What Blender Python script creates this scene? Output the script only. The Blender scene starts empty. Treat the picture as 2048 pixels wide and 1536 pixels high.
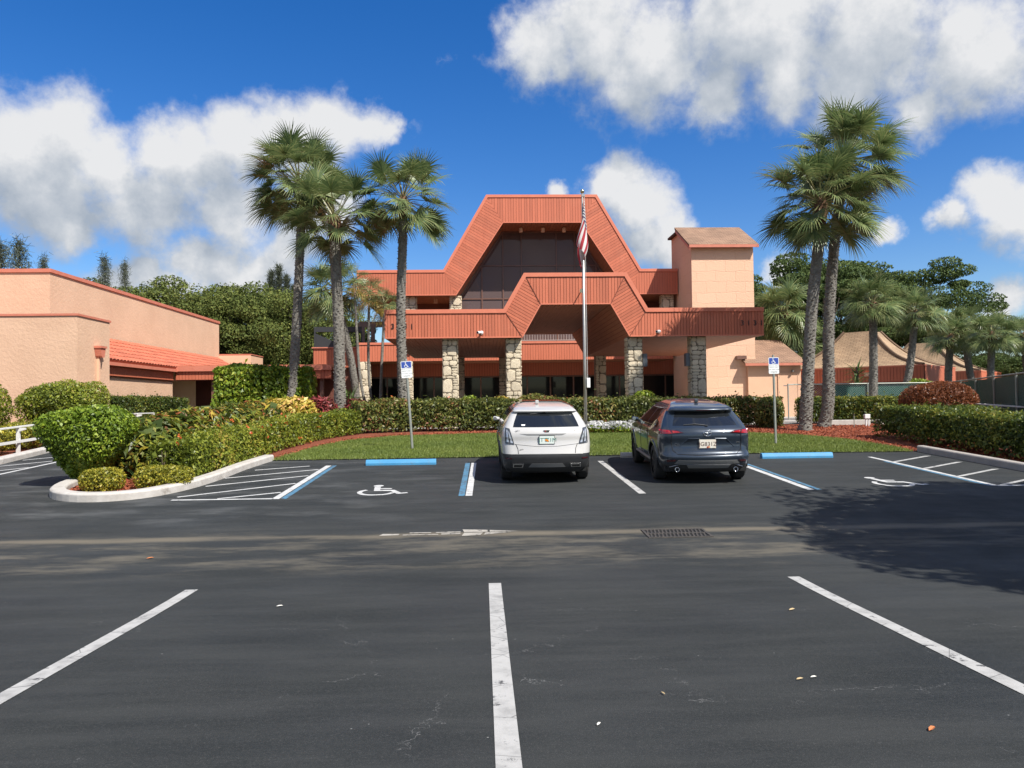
import bpy, bmesh, math, random
import numpy as np
from mathutils import Vector, Matrix

R = math.radians
scene = bpy.context.scene
COL = scene.collection
rng = np.random.default_rng(11)
random.seed(5)

# ------------------------------------------------------------------ camera
CAM_Z = 1.59
def camera_matrix(yaw, pitch, roll):
    f = Vector((math.sin(yaw) * math.cos(pitch), math.cos(yaw) * math.cos(pitch), math.sin(pitch)))
    r = Vector((math.cos(yaw), -math.sin(yaw), 0))
    u = r.cross(f)
    r2 = r * math.cos(roll) - u * math.sin(roll)
    u2 = r * math.sin(roll) + u * math.cos(roll)
    m = Matrix((r2, u2, -f)).transposed().to_4x4()
    m.translation = (0, 0, CAM_Z)
    return m
cam_data = bpy.data.cameras.new('camera')
cam = bpy.data.objects.new('camera', cam_data)
COL.objects.link(cam)
cam_data.sensor_width = 36
cam_data.lens = 36 * 1500 / 2048
cam_data.clip_start = 0.1
cam_data.clip_end = 3000
cam.matrix_world = camera_matrix(R(2.2702), R(1.4999), R(0.7))
scene.camera = cam

# ------------------------------------------------------------------ light
SUN = Vector((0.58, -0.62, 1.0)).normalized()          # towards the sun
SUN_ELEV = math.asin(SUN.z)
SUN_AZ = math.atan2(SUN.x, SUN.y)
sd = bpy.data.lights.new('sun', 'SUN')
sd.energy = 3.7
sd.angle = R(0.5)
sd.color = (1.0, 0.955, 0.88)
sun = bpy.data.objects.new('sun', sd)
COL.objects.link(sun)
sun.rotation_euler = SUN.to_track_quat('Z', 'Y').to_euler()

scene.view_settings.view_transform = 'Standard'
scene.view_settings.look = 'None'
scene.view_settings.gamma = 1
scene.view_settings.use_curve_mapping = False
scene.view_settings.exposure = 1.0
scene.cycles.use_denoising = True
scene.cycles.max_bounces = 8
scene.cycles.transparent_max_bounces = 8

# ------------------------------------------------------------------ sky with clouds
# puffs: direction x, y, z and angular radius
PUFFS = [(-0.493, 0.818, 0.295, 0.056), (-0.454, 0.834, 0.314, 0.048), (-0.423, 0.863, 0.277, 0.05), (-0.479, 0.839, 0.258, 0.065),
 (-0.366, 0.881, 0.3, 0.036), (-0.332, 0.898, 0.288, 0.05), (-0.287, 0.905, 0.314, 0.048), (-0.242, 0.912, 0.332, 0.045),
 (-0.189, 0.919, 0.347, 0.047), (-0.156, 0.923, 0.352, 0.034), (-0.123, 0.928, 0.351, 0.02), (-0.222, 0.928, 0.298, 0.05),
 (-0.31, 0.92, 0.24, 0.05), (-0.345, 0.925, 0.175, 0.032), (-0.40, 0.905, 0.165, 0.026), (-0.30, 0.945, 0.15, 0.03), (-0.24, 0.945, 0.2, 0.04), (-0.388, 0.892, 0.240, 0.055), (-0.458, 0.861, 0.222, 0.038), (-0.326, 0.928, 0.165, 0.042),
 (-0.271, 0.948, 0.16, 0.052), (-0.423, 0.893, 0.14, 0.036), (-0.374, 0.915, 0.135, 0.03), (-0.202, 0.948, 0.247, 0.045),
 (0.175, 0.945, 0.277, 0.038), (0.211, 0.946, 0.246, 0.045), (0.245, 0.944, 0.222, 0.028), (0.103, 0.957, 0.271, 0.018),
 (0.225, 0.955, 0.196, 0.036), (0.148, 0.954, 0.261, 0.022), (0.072, 0.902, 0.425, 0.046), (0.134, 0.884, 0.447, 0.067),
 (0.206, 0.885, 0.418, 0.075), (0.315, 0.846, 0.429, 0.085), (0.279, 0.886, 0.37, 0.04), (0.437, 0.799, 0.412, 0.09),
 (0.531, 0.765, 0.363, 0.067), (0.496, 0.809, 0.316, 0.03), (0.423, 0.83, 0.364, 0.05), (0.352, 0.855, 0.381, 0.047),
 (0.559, 0.8, 0.218, 0.028), (0.585, 0.786, 0.198, 0.038), (0.531, 0.823, 0.202, 0.02), (0.482, 0.855, 0.192, 0.017),
 (0.371, 0.915, 0.159, 0.022), (0.588, 0.801, 0.113, 0.024)]

def N(tree, kind, **kw):
    n = tree.nodes.new(kind)
    for k, v in kw.items():
        if k.startswith('i_'):
            key = k[2:]
            n.inputs[int(key) if key.isdigit() else key].default_value = v
        else:
            setattr(n, k, v)
    return n
def L(tree, a, b, ao=0, bi=0):
    tree.links.new(a.outputs[ao], b.inputs[bi])

def cloud_group():
    g = bpy.data.node_groups.new('cloud_density', 'ShaderNodeTree')
    g.interface.new_socket('Vector', in_out='INPUT', socket_type='NodeSocketVector')
    g.interface.new_socket('Density', in_out='OUTPUT', socket_type='NodeSocketFloat')
    gi = N(g, 'NodeGroupInput'); go = N(g, 'NodeGroupOutput')
    # warp the direction so puff outlines billow
    nz = N(g, 'ShaderNodeTexNoise', i_Scale=7.0, i_Detail=7.0, i_Roughness=0.62)
    L(g, gi, nz, 0, 'Vector')
    sub = N(g, 'ShaderNodeVectorMath', operation='SUBTRACT'); sub.inputs[1].default_value = (0.5, 0.5, 0.5)
    L(g, nz, sub, 'Color', 0)
    scl = N(g, 'ShaderNodeVectorMath', operation='SCALE'); scl.inputs['Scale'].default_value = 0.105
    L(g, sub, scl)
    add = N(g, 'ShaderNodeVectorMath', operation='ADD')
    L(g, gi, add, 0, 0); L(g, scl, add, 0, 1)
    prev = None
    for (x, y, z, r) in PUFFS:
        d = N(g, 'ShaderNodeVectorMath', operation='DISTANCE'); d.inputs[1].default_value = (x, y, z)
        L(g, add, d, 0, 0)
        m = N(g, 'ShaderNodeMath', operation='MULTIPLY_ADD')
        m.inputs[1].default_value = -1.0 / (r * 1.25); m.inputs[2].default_value = 1.0
        L(g, d, m, 'Value', 0)
        if prev is None:
            prev = m
        else:
            mx = N(g, 'ShaderNodeMath', operation='SMOOTH_MAX'); mx.inputs[2].default_value = 0.25
            L(g, prev, mx, 0, 0); L(g, m, mx, 0, 1); prev = mx
    # unseen rest of the sky: bright cloud cover thickened to whiten the ambient light
    n2 = N(g, 'ShaderNodeTexNoise', i_Scale=3.2, i_Detail=6.0, i_Roughness=0.55)
    mp = N(g, 'ShaderNodeMapping'); mp.inputs['Scale'].default_value = (1, 1, 2.2); mp.inputs['Location'].default_value = (3.1, 0.4, 1.7)
    L(g, add, mp); L(g, mp, n2)
    m2 = N(g, 'ShaderNodeMath', operation='MULTIPLY_ADD'); m2.inputs[1].default_value = 3.4; m2.inputs[2].default_value = -1.45
    L(g, n2, m2, 'Fac', 0)
    sep = N(g, 'ShaderNodeSeparateXYZ'); L(g, gi, sep)
    f1 = N(g, 'ShaderNodeMapRange', interpolation_type='SMOOTHSTEP'); f1.inputs[1].default_value = 0.55; f1.inputs[2].default_value = 0.80
    f1.inputs[3].default_value = 1.0; f1.inputs[4].default_value = 0.0
    L(g, sep, f1, 'Y', 0)
    mm = N(g, 'ShaderNodeMath', operation='MULTIPLY_ADD'); mm.inputs[1].default_value = 1.0; mm.inputs[2].default_value = -1.0
    L(g, f1, mm)
    far = N(g, 'ShaderNodeMath', operation='ADD'); L(g, m2, far, 0, 0); L(g, mm, far, 0, 1)
    mx = N(g, 'ShaderNodeMath', operation='MAXIMUM'); L(g, prev, mx, 0, 0); L(g, far, mx, 0, 1)
    # fine billows
    n3 = N(g, 'ShaderNodeTexNoise', i_Scale=26.0, i_Detail=6.0, i_Roughness=0.6)
    L(g, gi, n3)
    m3 = N(g, 'ShaderNodeMath', operation='MULTIPLY_ADD'); m3.inputs[1].default_value = 1.0; m3.inputs[2].default_value = -0.5
    L(g, n3, m3, 'Fac', 0)
    out = N(g, 'ShaderNodeMath', operation='ADD'); L(g, mx, out, 0, 0); L(g, m3, out, 0, 1)
    L(g, out, go)
    return g

world = bpy.data.worlds.new('World')
scene.world = world
world.use_nodes = True
wt = world.node_tree
wt.nodes.clear()
w_out = N(wt, 'ShaderNodeOutputWorld')
w_bg = N(wt, 'ShaderNodeBackground'); w_bg.inputs['Strength'].default_value = 0.08
sky = N(wt, 'ShaderNodeTexSky', sky_type='NISHITA', sun_disc=False)
sky.sun_elevation = SUN_ELEV; sky.sun_rotation = SUN_AZ
sky.air_density = 1.0; sky.dust_density = 0.7; sky.ozone_density = 3.0
hs = N(wt, 'ShaderNodeHueSaturation'); hs.inputs['Saturation'].default_value = 1.40; hs.inputs['Value'].default_value = 0.95; hs.inputs['Hue'].default_value = 0.512
L(wt, sky, hs, 0, 'Color')
tc = N(wt, 'ShaderNodeTexCoord')
cg = cloud_group()
c1 = N(wt, 'ShaderNodeGroup'); c1.node_tree = cg
L(wt, tc, c1, 'Generated', 0)
off = N(wt, 'ShaderNodeVectorMath', operation='ADD'); off.inputs[1].default_value = (0.024, -0.012, 0.055)
L(wt, tc, off, 'Generated', 0)
c2 = N(wt, 'ShaderNodeGroup'); c2.node_tree = cg
L(wt, off, c2)
alpha = N(wt, 'ShaderNodeMapRange', interpolation_type='SMOOTHSTEP')
alpha.inputs[1].default_value = -0.12; alpha.inputs[2].default_value = 0.58
L(wt, c1, alpha)
dif = N(wt, 'ShaderNodeMath', operation='SUBTRACT'); L(wt, c1, dif, 0, 0); L(wt, c2, dif, 0, 1)
thick = N(wt, 'ShaderNodeMath', operation='MULTIPLY_ADD'); thick.inputs[1].default_value = -0.40; thick.inputs[2].default_value = 0.76
L(wt, c2, thick)
lit = N(wt, 'ShaderNodeMath', operation='MULTIPLY_ADD'); lit.inputs[1].default_value = 0.55
L(wt, dif, lit, 0, 0); L(wt, thick, lit, 0, 2)
ramp = N(wt, 'ShaderNodeValToRGB')
ramp.color_ramp.elements[0].position = 0.2; ramp.color_ramp.elements[0].color = (0.46, 0.53, 0.63, 1)
ramp.color_ramp.elements[1].position = 1.0; ramp.color_ramp.elements[1].color = (0.96, 0.97, 0.99, 1)
e = ramp.color_ramp.elements.new(0.6); e.color = (0.66, 0.71, 0.78, 1)
L(wt, lit, ramp)
csc = N(wt, 'ShaderNodeVectorMath', operation='SCALE'); csc.inputs['Scale'].default_value = 5.3
L(wt, ramp, csc)
mixc = N(wt, 'ShaderNodeMix', data_type='RGBA')
L(wt, alpha, mixc, 0, 0); L(wt, hs, mixc, 0, 6); L(wt, csc, mixc, 0, 7)
L(wt, mixc, w_bg, 2, 0); L(wt, w_bg, w_out)

# ------------------------------------------------------------------ lie of the land
def gz(y):
    """height of the ground: the lot dips to a drain 8-10 m out, then climbs to the beds"""
    if y < 6.5: return -0.032 * y
    if y < 10.1:
        t = (y - 6.5) / 3.6
        return -0.208 - 0.1152 * t + 0.1386 * t * t
    if y < 26: return -0.64 + 0.045 * y
    t = min((y - 26) / 4, 1)
    return 0.53 + 0.18 * (t - t * t / 2)

# ------------------------------------------------------------------ helpers
def tag(o, label=None, cat=None, group=None, kind=None):
    if label: o['label'] = label
    if cat: o['category'] = cat
    if group: o['group'] = group
    if kind: o['kind'] = kind
    return o

def empty(name, loc=(0, 0, 0), rz=0.0, parent=None, **t):
    o = bpy.data.objects.new(name, None)
    o.empty_display_size = 0.2
    COL.objects.link(o)
    o.location = loc
    o.rotation_euler = (0, 0, rz)
    if parent: o.parent = parent
    return tag(o, **t)

def origin_of(o):
    v = Vector((0, 0, 0))
    while o is not None:
        v += o.location
        o = o.parent
    return v

class MB:
    """collects polygons in world coordinates"""
    def __init__(s): s.v = []; s.f = []
    def add(s, vs, fs):
        n = len(s.v); s.v += [tuple(p) for p in vs]; s.f += [tuple(i + n for i in f) for f in fs]; return s
    def box(s, x0, x1, y0, y1, z0, z1):
        return s.hexa([(x0, y0, z0), (x1, y0, z0), (x1, y1, z0), (x0, y1, z0), (x0, y0, z1), (x1, y0, z1), (x1, y1, z1), (x0, y1, z1)])
    def hexa(s, p):
        return s.add(p, [(0, 3, 2, 1), (4, 5, 6, 7), (0, 1, 5, 4), (1, 2, 6, 5), (2, 3, 7, 6), (3, 0, 4, 7)])
    def prism(s, poly, fn):
        """poly: 2d points; fn(a, b, k) -> 3d for k = 0 (near) and 1 (far)"""
        n = len(poly)
        vs = [fn(a, b, 0) for a, b in poly] + [fn(a, b, 1) for a, b in poly]
        fs = [tuple(range(n)), tuple(range(2 * n - 1, n - 1, -1))] + [((i + 1) % n, i, n + i, n + (i + 1) % n) for i in range(n)]
        return s.add(vs, fs)
    def tube(s, pts, rad, n=8, cap=True):
        pts = [Vector(p) for p in pts]
        if not hasattr(rad, '__len__'): rad = [rad] * len(pts)
        vs = []; fs = []
        ref = Vector((0, 0, 1)) if abs((pts[-1] - pts[0]).normalized().z) < 0.9 else Vector((1, 0, 0))
        for i, p in enumerate(pts):
            t = (pts[min(i + 1, len(pts) - 1)] - pts[max(i - 1, 0)]).normalized()
            a = t.cross(ref).normalized(); b = t.cross(a)
            for k in range(n):
                an = 2 * math.pi * k / n
                vs.append(p + (a * math.cos(an) + b * math.sin(an)) * rad[i])
        for i in range(len(pts) - 1):
            for k in range(n):
                k2 = (k + 1) % n
                fs.append((i * n + k, i * n + k2, (i + 1) * n + k2, (i + 1) * n + k))
        if cap:
            fs.append(tuple(range(n - 1, -1, -1))); fs.append(tuple((len(pts) - 1) * n + k for k in range(n)))
        return s.add(vs, fs)
    def lathe(s, prof, o, axis='Z', n=24):
        """prof: (radius, height) pairs, revolved about an axis through o"""
        vs = []; fs = []
        for r, h in prof:
            for k in range(n):
                a = 2 * math.pi * k / n
                c, d = r * math.cos(a), r * math.sin(a)
                vs.append({'Z': (o[0] + c, o[1] + d, o[2] + h), 'X': (o[0] + h, o[1] + c, o[2] + d), 'Y': (o[0] + d, o[1] + h, o[2] + c)}[axis])
        for i in range(len(prof) - 1):
            for k in range(n):
                k2 = (k + 1) % n
                fs.append((i * n + k, i * n + k2, (i + 1) * n + k2, (i + 1) * n + k))
        return s.add(vs, fs)
    def build(s, name, mat, parent=None, smooth=False, bevel=0.0, **t):
        off = origin_of(parent) if parent is not None else Vector((0, 0, 0))
        me = bpy.data.meshes.new(name)
        me.from_pydata([(p[0] - off.x, p[1] - off.y, p[2] - off.z) for p in s.v], [], s.f)
        if mat is not None: me.materials.append(mat)
        bm = bmesh.new(); bm.from_mesh(me)
        bmesh.ops.recalc_face_normals(bm, faces=bm.faces)
        bm.to_mesh(me); bm.free()
        if smooth: me.shade_smooth()
        o = bpy.data.objects.new(name, me); COL.objects.link(o)
        if parent is not None: o.parent = parent
        if bevel:
            b = o.modifiers.new('bevel', 'BEVEL'); b.width = bevel; b.segments = 2; b.limit_method = 'ANGLE'
        return tag(o, **t)

def copy_tree(o, parent=None):
    c = o.copy(); COL.objects.link(c); c.parent = parent
    for ch in list(o.children): copy_tree(ch, c)
    return c

def np_mesh(name, verts, nper, mat, attr=None, smooth=False):
    """verts (n*nper, 3): n polygons of nper corners each; attr: one value per polygon"""
    me = bpy.data.meshes.new(name)
    nv = len(verts); nf = nv // nper
    me.vertices.add(nv); me.vertices.foreach_set('co', np.asarray(verts, np.float32).ravel())
    me.loops.add(nv); me.loops.foreach_set('vertex_index', np.arange(nv, dtype=np.int32))
    me.polygons.add(nf)
    me.polygons.foreach_set('loop_start', np.arange(0, nv, nper, dtype=np.int32))
    me.polygons.foreach_set('loop_total', np.full(nf, nper, np.int32))
    if attr is not None:
        a = me.attributes.new('rnd', 'FLOAT', 'FACE'); a.data.foreach_set('value', np.asarray(attr, np.float32))
    me.materials.append(mat)
    me.update()
    return me

def link_mesh(name, me, parent=None, loc=(0, 0, 0), **t):
    o = bpy.data.objects.new(name, me); COL.objects.link(o); o.location = loc
    if parent is not None: o.parent = parent
    return tag(o, **t)

def text(name, s, size, loc, mat, parent=None, rot=(R(90), 0, 0), extrude=0.004, align='CENTER', **t):
    c = bpy.data.curves.new(name, 'FONT'); c.body = s; c.size = size; c.extrude = extrude
    c.align_x = align; c.align_y = 'CENTER'; c.resolution_u = 3
    c.materials.append(mat)
    tmp = bpy.data.objects.new(name, c); me = bpy.data.meshes.new_from_object(tmp); bpy.data.objects.remove(tmp); bpy.data.curves.remove(c)
    me.name = name
    o = bpy.data.objects.new(name, me); COL.objects.link(o)
    o.rotation_euler = rot
    if parent is not None:
        o.parent = parent; o.location = Vector(loc) - origin_of(parent)
    else:
        o.location = loc
    return tag(o, **t)

def clip_poly(poly, a, b, c):
    """keep the part of a convex 2d polygon where a*x + b*y <= c"""
    out = []
    for i in range(len(poly)):
        p, q = poly[i], poly[(i + 1) % len(poly)]
        dp, dq = a * p[0] + b * p[1] - c, a * q[0] + b * q[1] - c
        if dp <= 0: out.append(p)
        if (dp < 0 < dq) or (dq < 0 < dp):
            t = dp / (dp - dq); out.append((p[0] + t * (q[0] - p[0]), p[1] + t * (q[1] - p[1])))
    return out

def sheet(name, poly, dz, mat, step=0.6, parent=None, thick=0.0, **t):
    """a flat polygon (x, y) draped on the lie of the land, dz above it"""
    bm = bmesh.new()
    fc = bm.faces.new([bm.verts.new((x, y, 0)) for x, y in poly])
    if fc.normal.z < 0: fc.normal_flip()
    bmesh.ops.triangulate(bm, faces=bm.faces[:])
    ys = [p[1] for p in poly]
    y = math.floor(min(ys) / step) * step + step
    while y < max(ys):
        g = bm.verts[:] + bm.edges[:] + bm.faces[:]
        bmesh.ops.bisect_plane(bm, geom=g, plane_co=(0, y, 0), plane_no=(0, 1, 0))
        y += step
    for v in bm.verts: v.co.z = gz(v.co.y) + dz
    bm.normal_update()
    for f in bm.faces:
        if f.normal.z < 0: f.normal_flip()
    me = bpy.data.meshes.new(name); bm.to_mesh(me); bm.free()
    me.materials.append(mat)
    return link_mesh(name, me, parent, **t)

# ------------------------------------------------------------------ materials
def base_mat(name):
    m = bpy.data.materials.new(name); m.use_nodes = True
    t = m.node_tree; b = t.nodes['Principled BSDF']
    return m, t, b
def rgba(c): return (c[0], c[1], c[2], 1)
def mat(name, c, rough=0.6, c2=None, scale=4.0, detail=5.0, bump=0.0, bscale=60.0, bdist=0.01, metal=0.0, coat=0.0, spec=0.5, objvar=0.0, stretch=None, dirt=None):
    """plain surface: two tones of grain, fine relief, an optional tone shift per piece"""
    m, t, b = base_mat(name)
    b.inputs['Roughness'].default_value = rough; b.inputs['Metallic'].default_value = metal
    b.inputs['Coat Weight'].default_value = coat; b.inputs['Coat Roughness'].default_value = 0.04
    b.inputs['Specular IOR Level'].default_value = spec
    b.inputs['Base Color'].default_value = rgba(c)
    tc_ = N(t, 'ShaderNodeTexCoord')
    src = tc_
    if stretch:
        mp = N(t, 'ShaderNodeMapping'); mp.inputs['Scale'].default_value = stretch
        L(t, tc_, mp, 'Object', 0); src = mp
    so = 'Vector' if stretch else 'Object'
    last = None
    if c2 is not None:
        nz = N(t, 'ShaderNodeTexNoise', i_Scale=scale, i_Detail=detail, i_Roughness=0.62)
        L(t, src, nz, so, 'Vector')
        mr = N(t, 'ShaderNodeMapRange'); mr.inputs[1].default_value = 0.32; mr.inputs[2].default_value = 0.68
        L(t, nz, mr, 'Fac', 0)
        mx = N(t, 'ShaderNodeMix', data_type='RGBA'); mx.inputs[6].default_value = rgba(c); mx.inputs[7].default_value = rgba(c2)
        L(t, mr, mx, 0, 0); last = (mx, 2)
    if dirt:
        nz = N(t, 'ShaderNodeTexNoise', i_Scale=dirt[1], i_Detail=6.0, i_Roughness=0.7)
        L(t, tc_, nz, 'Object', 'Vector')
        mr = N(t, 'ShaderNodeMapRange', interpolation_type='SMOOTHSTEP'); mr.inputs[1].default_value = 0.55; mr.inputs[2].default_value = 0.75
        mr.inputs[4].default_value = dirt[2]
        L(t, nz, mr, 'Fac', 0)
        mx = N(t, 'ShaderNodeMix', data_type='RGBA'); mx.inputs[7].default_value = rgba(dirt[0]); mx.inputs[6].default_value = rgba(c)
        if last: L(t, last[0], mx, last[1], 6)
        L(t, mr, mx, 0, 0); last = (mx, 2)
    if objvar:
        oi = N(t, 'ShaderNodeObjectInfo')
        mr = N(t, 'ShaderNodeMapRange'); mr.inputs[3].default_value = 1 - objvar; mr.inputs[4].default_value = 1 + objvar
        L(t, oi, mr, 'Random', 0)
        h = N(t, 'ShaderNodeHueSaturation'); h.inputs['Color'].default_value = rgba(c)
        if last: L(t, last[0], h, last[1], 'Color')
        L(t, mr, h, 0, 'Value'); last = (h, 0)
    if last: L(t, last[0], b, last[1], 'Base Color')
    if bump:
        nb = N(t, 'ShaderNodeTexNoise', i_Scale=bscale, i_Detail=5.0, i_Roughness=0.6)
        L(t, src, nb, so, 'Vector')
        bp = N(t, 'ShaderNodeBump'); bp.inputs['Strength'].default_value = bump; bp.inputs['Distance'].default_value = bdist
        L(t, nb, bp, 'Fac', 'Height'); L(t, bp, b, 0, 'Normal')
    return m

def leaf_mat(name, stops, rough=0.42, trans=0.30, spec=0.35, gain=1.38):
    """stops: (position, colour) along each leaf's own value"""
    m, t, b = base_mat(name)
    at_ = N(t, 'ShaderNodeAttribute'); at_.attribute_name = 'rnd'
    rp = N(t, 'ShaderNodeValToRGB')
    while len(rp.color_ramp.elements) < len(stops): rp.color_ramp.elements.new(0.5)
    for e_, (p, c) in zip(rp.color_ramp.elements, stops): e_.position = p; e_.color = rgba([v * gain for v in c])
    L(t, at_, rp, 'Fac', 0)
    b.inputs['Roughness'].default_value = rough; b.inputs['Specular IOR Level'].default_value = spec
    L(t, rp, b, 0, 'Base Color')
    tr = N(t, 'ShaderNodeBsdfTranslucent'); L(t, rp, tr, 0, 'Color')
    mx = N(t, 'ShaderNodeMixShader'); mx.inputs[0].default_value = trans
    L(t, b, mx, 0, 1); L(t, tr, mx, 0, 2)
    L(t, mx, t.nodes['Material Output'], 0, 'Surface')
    return m

def asphalt_mat():
    m, t, b = base_mat('asphalt')
    geo = N(t, 'ShaderNodeNewGeometry')
    sep = N(t, 'ShaderNodeSeparateXYZ'); L(t, geo, sep, 'Position', 0)
    def noise(scale, detail=6.0, rough=0.6, stretch=None):
        n = N(t, 'ShaderNodeTexNoise', i_Scale=scale, i_Detail=detail, i_Roughness=rough)
        if stretch:
            mp = N(t, 'ShaderNodeMapping'); mp.inputs['Scale'].default_value = stretch
            L(t, geo, mp, 'Position', 0); L(t, mp, n, 0, 'Vector')
        else: L(t, geo, n, 'Position', 'Vector')
        return n
    def mrange(src, out, a, b_, c=0.0, d=1.0, smooth=True):
        r = N(t, 'ShaderNodeMapRange', interpolation_type='SMOOTHSTEP' if smooth else 'LINEAR')
        r.inputs[1].default_value = a; r.inputs[2].default_value = b_; r.inputs[3].default_value = c; r.inputs[4].default_value = d
        L(t, src, r, out, 0); return r
    def mul(a, ao, b_, bo):
        n = N(t, 'ShaderNodeMath', operation='MULTIPLY'); L(t, a, n, ao, 0); L(t, b_, n, bo, 1); return n
    def mix(fac, a_col, b_col, prev=None):
        n = N(t, 'ShaderNodeMix', data_type='RGBA'); n.inputs[6].default_value = rgba(a_col); n.inputs[7].default_value = rgba(b_col)
        if prev: L(t, prev, n, 2, 6)
        L(t, fac, n, 0, 0); return n
    big = mrange(noise(0.35, 4), 'Fac', 0.3, 0.7)
    col = mix(big, (0.0165, 0.0192, 0.0196), (0.029, 0.0318, 0.0318))
    fine = mrange(noise(45, 4, 0.7), 'Fac', 0.35, 0.75)
    fm = N(t, 'ShaderNodeMath', operation='MULTIPLY'); fm.inputs[1].default_value = 0.35; L(t, fine, fm)
    col = mix(fm, (0, 0, 0), (0.052, 0.053, 0.052), col)
    st = mrange(noise(1.0, 7, 0.7, (0.5, 3.0, 1)), 'Fac', 0.35, 0.70)
    stm = N(t, 'ShaderNodeMath', operation='MULTIPLY'); stm.inputs[1].default_value = 0.5; L(t, st, stm)
    col = mix(stm, (0, 0, 0), (0.050, 0.052, 0.051), col)
    ag = mrange(noise(130, 2, 0.5), 'Fac', 0.56, 0.70)
    agm = N(t, 'ShaderNodeMath', operation='MULTIPLY'); agm.inputs[1].default_value = 0.30; L(t, ag, agm)
    col = mix(agm, (0, 0, 0), (0.10, 0.10, 0.098), col)
    # sandy silt left by run-off along the drain line
    wob = noise(0.5, 3)
    yw = N(t, 'ShaderNodeMath', operation='MULTIPLY_ADD'); yw.inputs[1].default_value = 1.0; L(t, wob, yw, 'Fac', 0); L(t, sep, yw, 'Y', 2)
    lo = mrange(yw, 0, 8.5, 9.3); hi = mrange(yw, 0, 10.3, 11.6, 1.0, 0.0)
    band = mul(lo, 0, hi, 0)
    streak = mrange(noise(1.0, 8, 0.68, (0.7, 2.2, 1)), 'Fac', 0.44, 0.70)
    silt = mul(band, 0, streak, 0)
    sm = N(t, 'ShaderNodeMath', operation='MULTIPLY'); sm.inputs[1].default_value = 0.85; L(t, silt, sm)
    col = mix(sm, (0, 0, 0), (0.125, 0.112, 0.088), col)
    # thin silt line in the bottom of the gutter
    g1 = N(t, 'ShaderNodeMath', operation='MULTIPLY_ADD'); g1.inputs[1].default_value = 0.25; L(t, wob, g1, 'Fac', 0); L(t, sep, g1, 'Y', 2)
    ga = mrange(g1, 0, 10.18, 10.36); gb = mrange(g1, 0, 10.42, 10.60, 1.0, 0.0)
    gut = mul(ga, 0, gb, 0)
    gs = mul(gut, 0, mrange(noise(2.0, 6, 0.6, (0.35, 1, 1)), 'Fac', 0.3, 0.6), 0)
    col = mix(gs, (0, 0, 0), (0.135, 0.118, 0.09), col)
    # paler worn patches on the bays, more on the left
    xl = mrange(sep, 'X', 3.0, -6.0); ya = mrange(sep, 'Y', 10.6, 12.0)
    wp = mul(mul(xl, 0, ya, 0), 0, mrange(noise(0.9, 8, 0.66, (0.7, 1.6, 1)), 'Fac', 0.46, 0.72), 0)
    wm = N(t, 'ShaderNodeMath', operation='MULTIPLY'); wm.inputs[1].default_value = 0.6; L(t, wp, wm)
    col = mix(wm, (0, 0, 0), (0.115, 0.118, 0.118), col)
    # hairline cracks and pale specks in the near bays
    vw = N(t, 'ShaderNodeVectorMath', operation='ADD')
    wn = noise(1.2, 6, 0.7)
    sc = N(t, 'ShaderNodeVectorMath', operation='SCALE'); sc.inputs['Scale'].default_value = 1.1; L(t, wn, sc, 'Color', 0)
    L(t, geo, vw, 'Position', 0); L(t, sc, vw, 0, 1)
    vo = N(t, 'ShaderNodeTexVoronoi', feature='DISTANCE_TO_EDGE', i_Scale=0.55)
    L(t, vw, vo, 0, 'Vector')
    cr = mrange(vo, 'Distance', 0.0, 0.0032, 1.0, 0.0)
    cg_ = mul(cr, 0, mrange(noise(1.7, 4, 0.7), 'Fac', 0.50, 0.60), 0)
    cn = mul(cg_, 0, mrange(sep, 'Y', 7.6, 5.2), 0)
    col = mix(cn, (0, 0, 0), (0.13, 0.13, 0.128), col)
    v2 = N(t, 'ShaderNodeTexVoronoi', feature='F1', i_Scale=9.0); L(t, geo, v2, 'Position', 'Vector')
    sp = mul(mrange(v2, 'Distance', 0.025, 0.07, 1.0, 0.0), 0, mrange(noise(2.4, 3), 'Fac', 0.55, 0.62), 0)
    col = mix(sp, (0, 0, 0), (0.20, 0.20, 0.195), col)
    L(t, col, b, 2, 'Base Color')
    rr = mrange(noise(0.8, 4), 'Fac', 0.3, 0.7, 0.62, 0.85); L(t, rr, b, 0, 'Roughness')
    b.inputs['Specular IOR Level'].default_value = 0.17
    nb = noise(140, 3, 0.6)
    bp = N(t, 'ShaderNodeBump'); bp.inputs['Strength'].default_value = 0.5; bp.inputs['Distance'].default_value = 0.006
    L(t, nb, bp, 'Fac', 'Height'); L(t, bp, b, 0, 'Normal')
    return m

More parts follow.
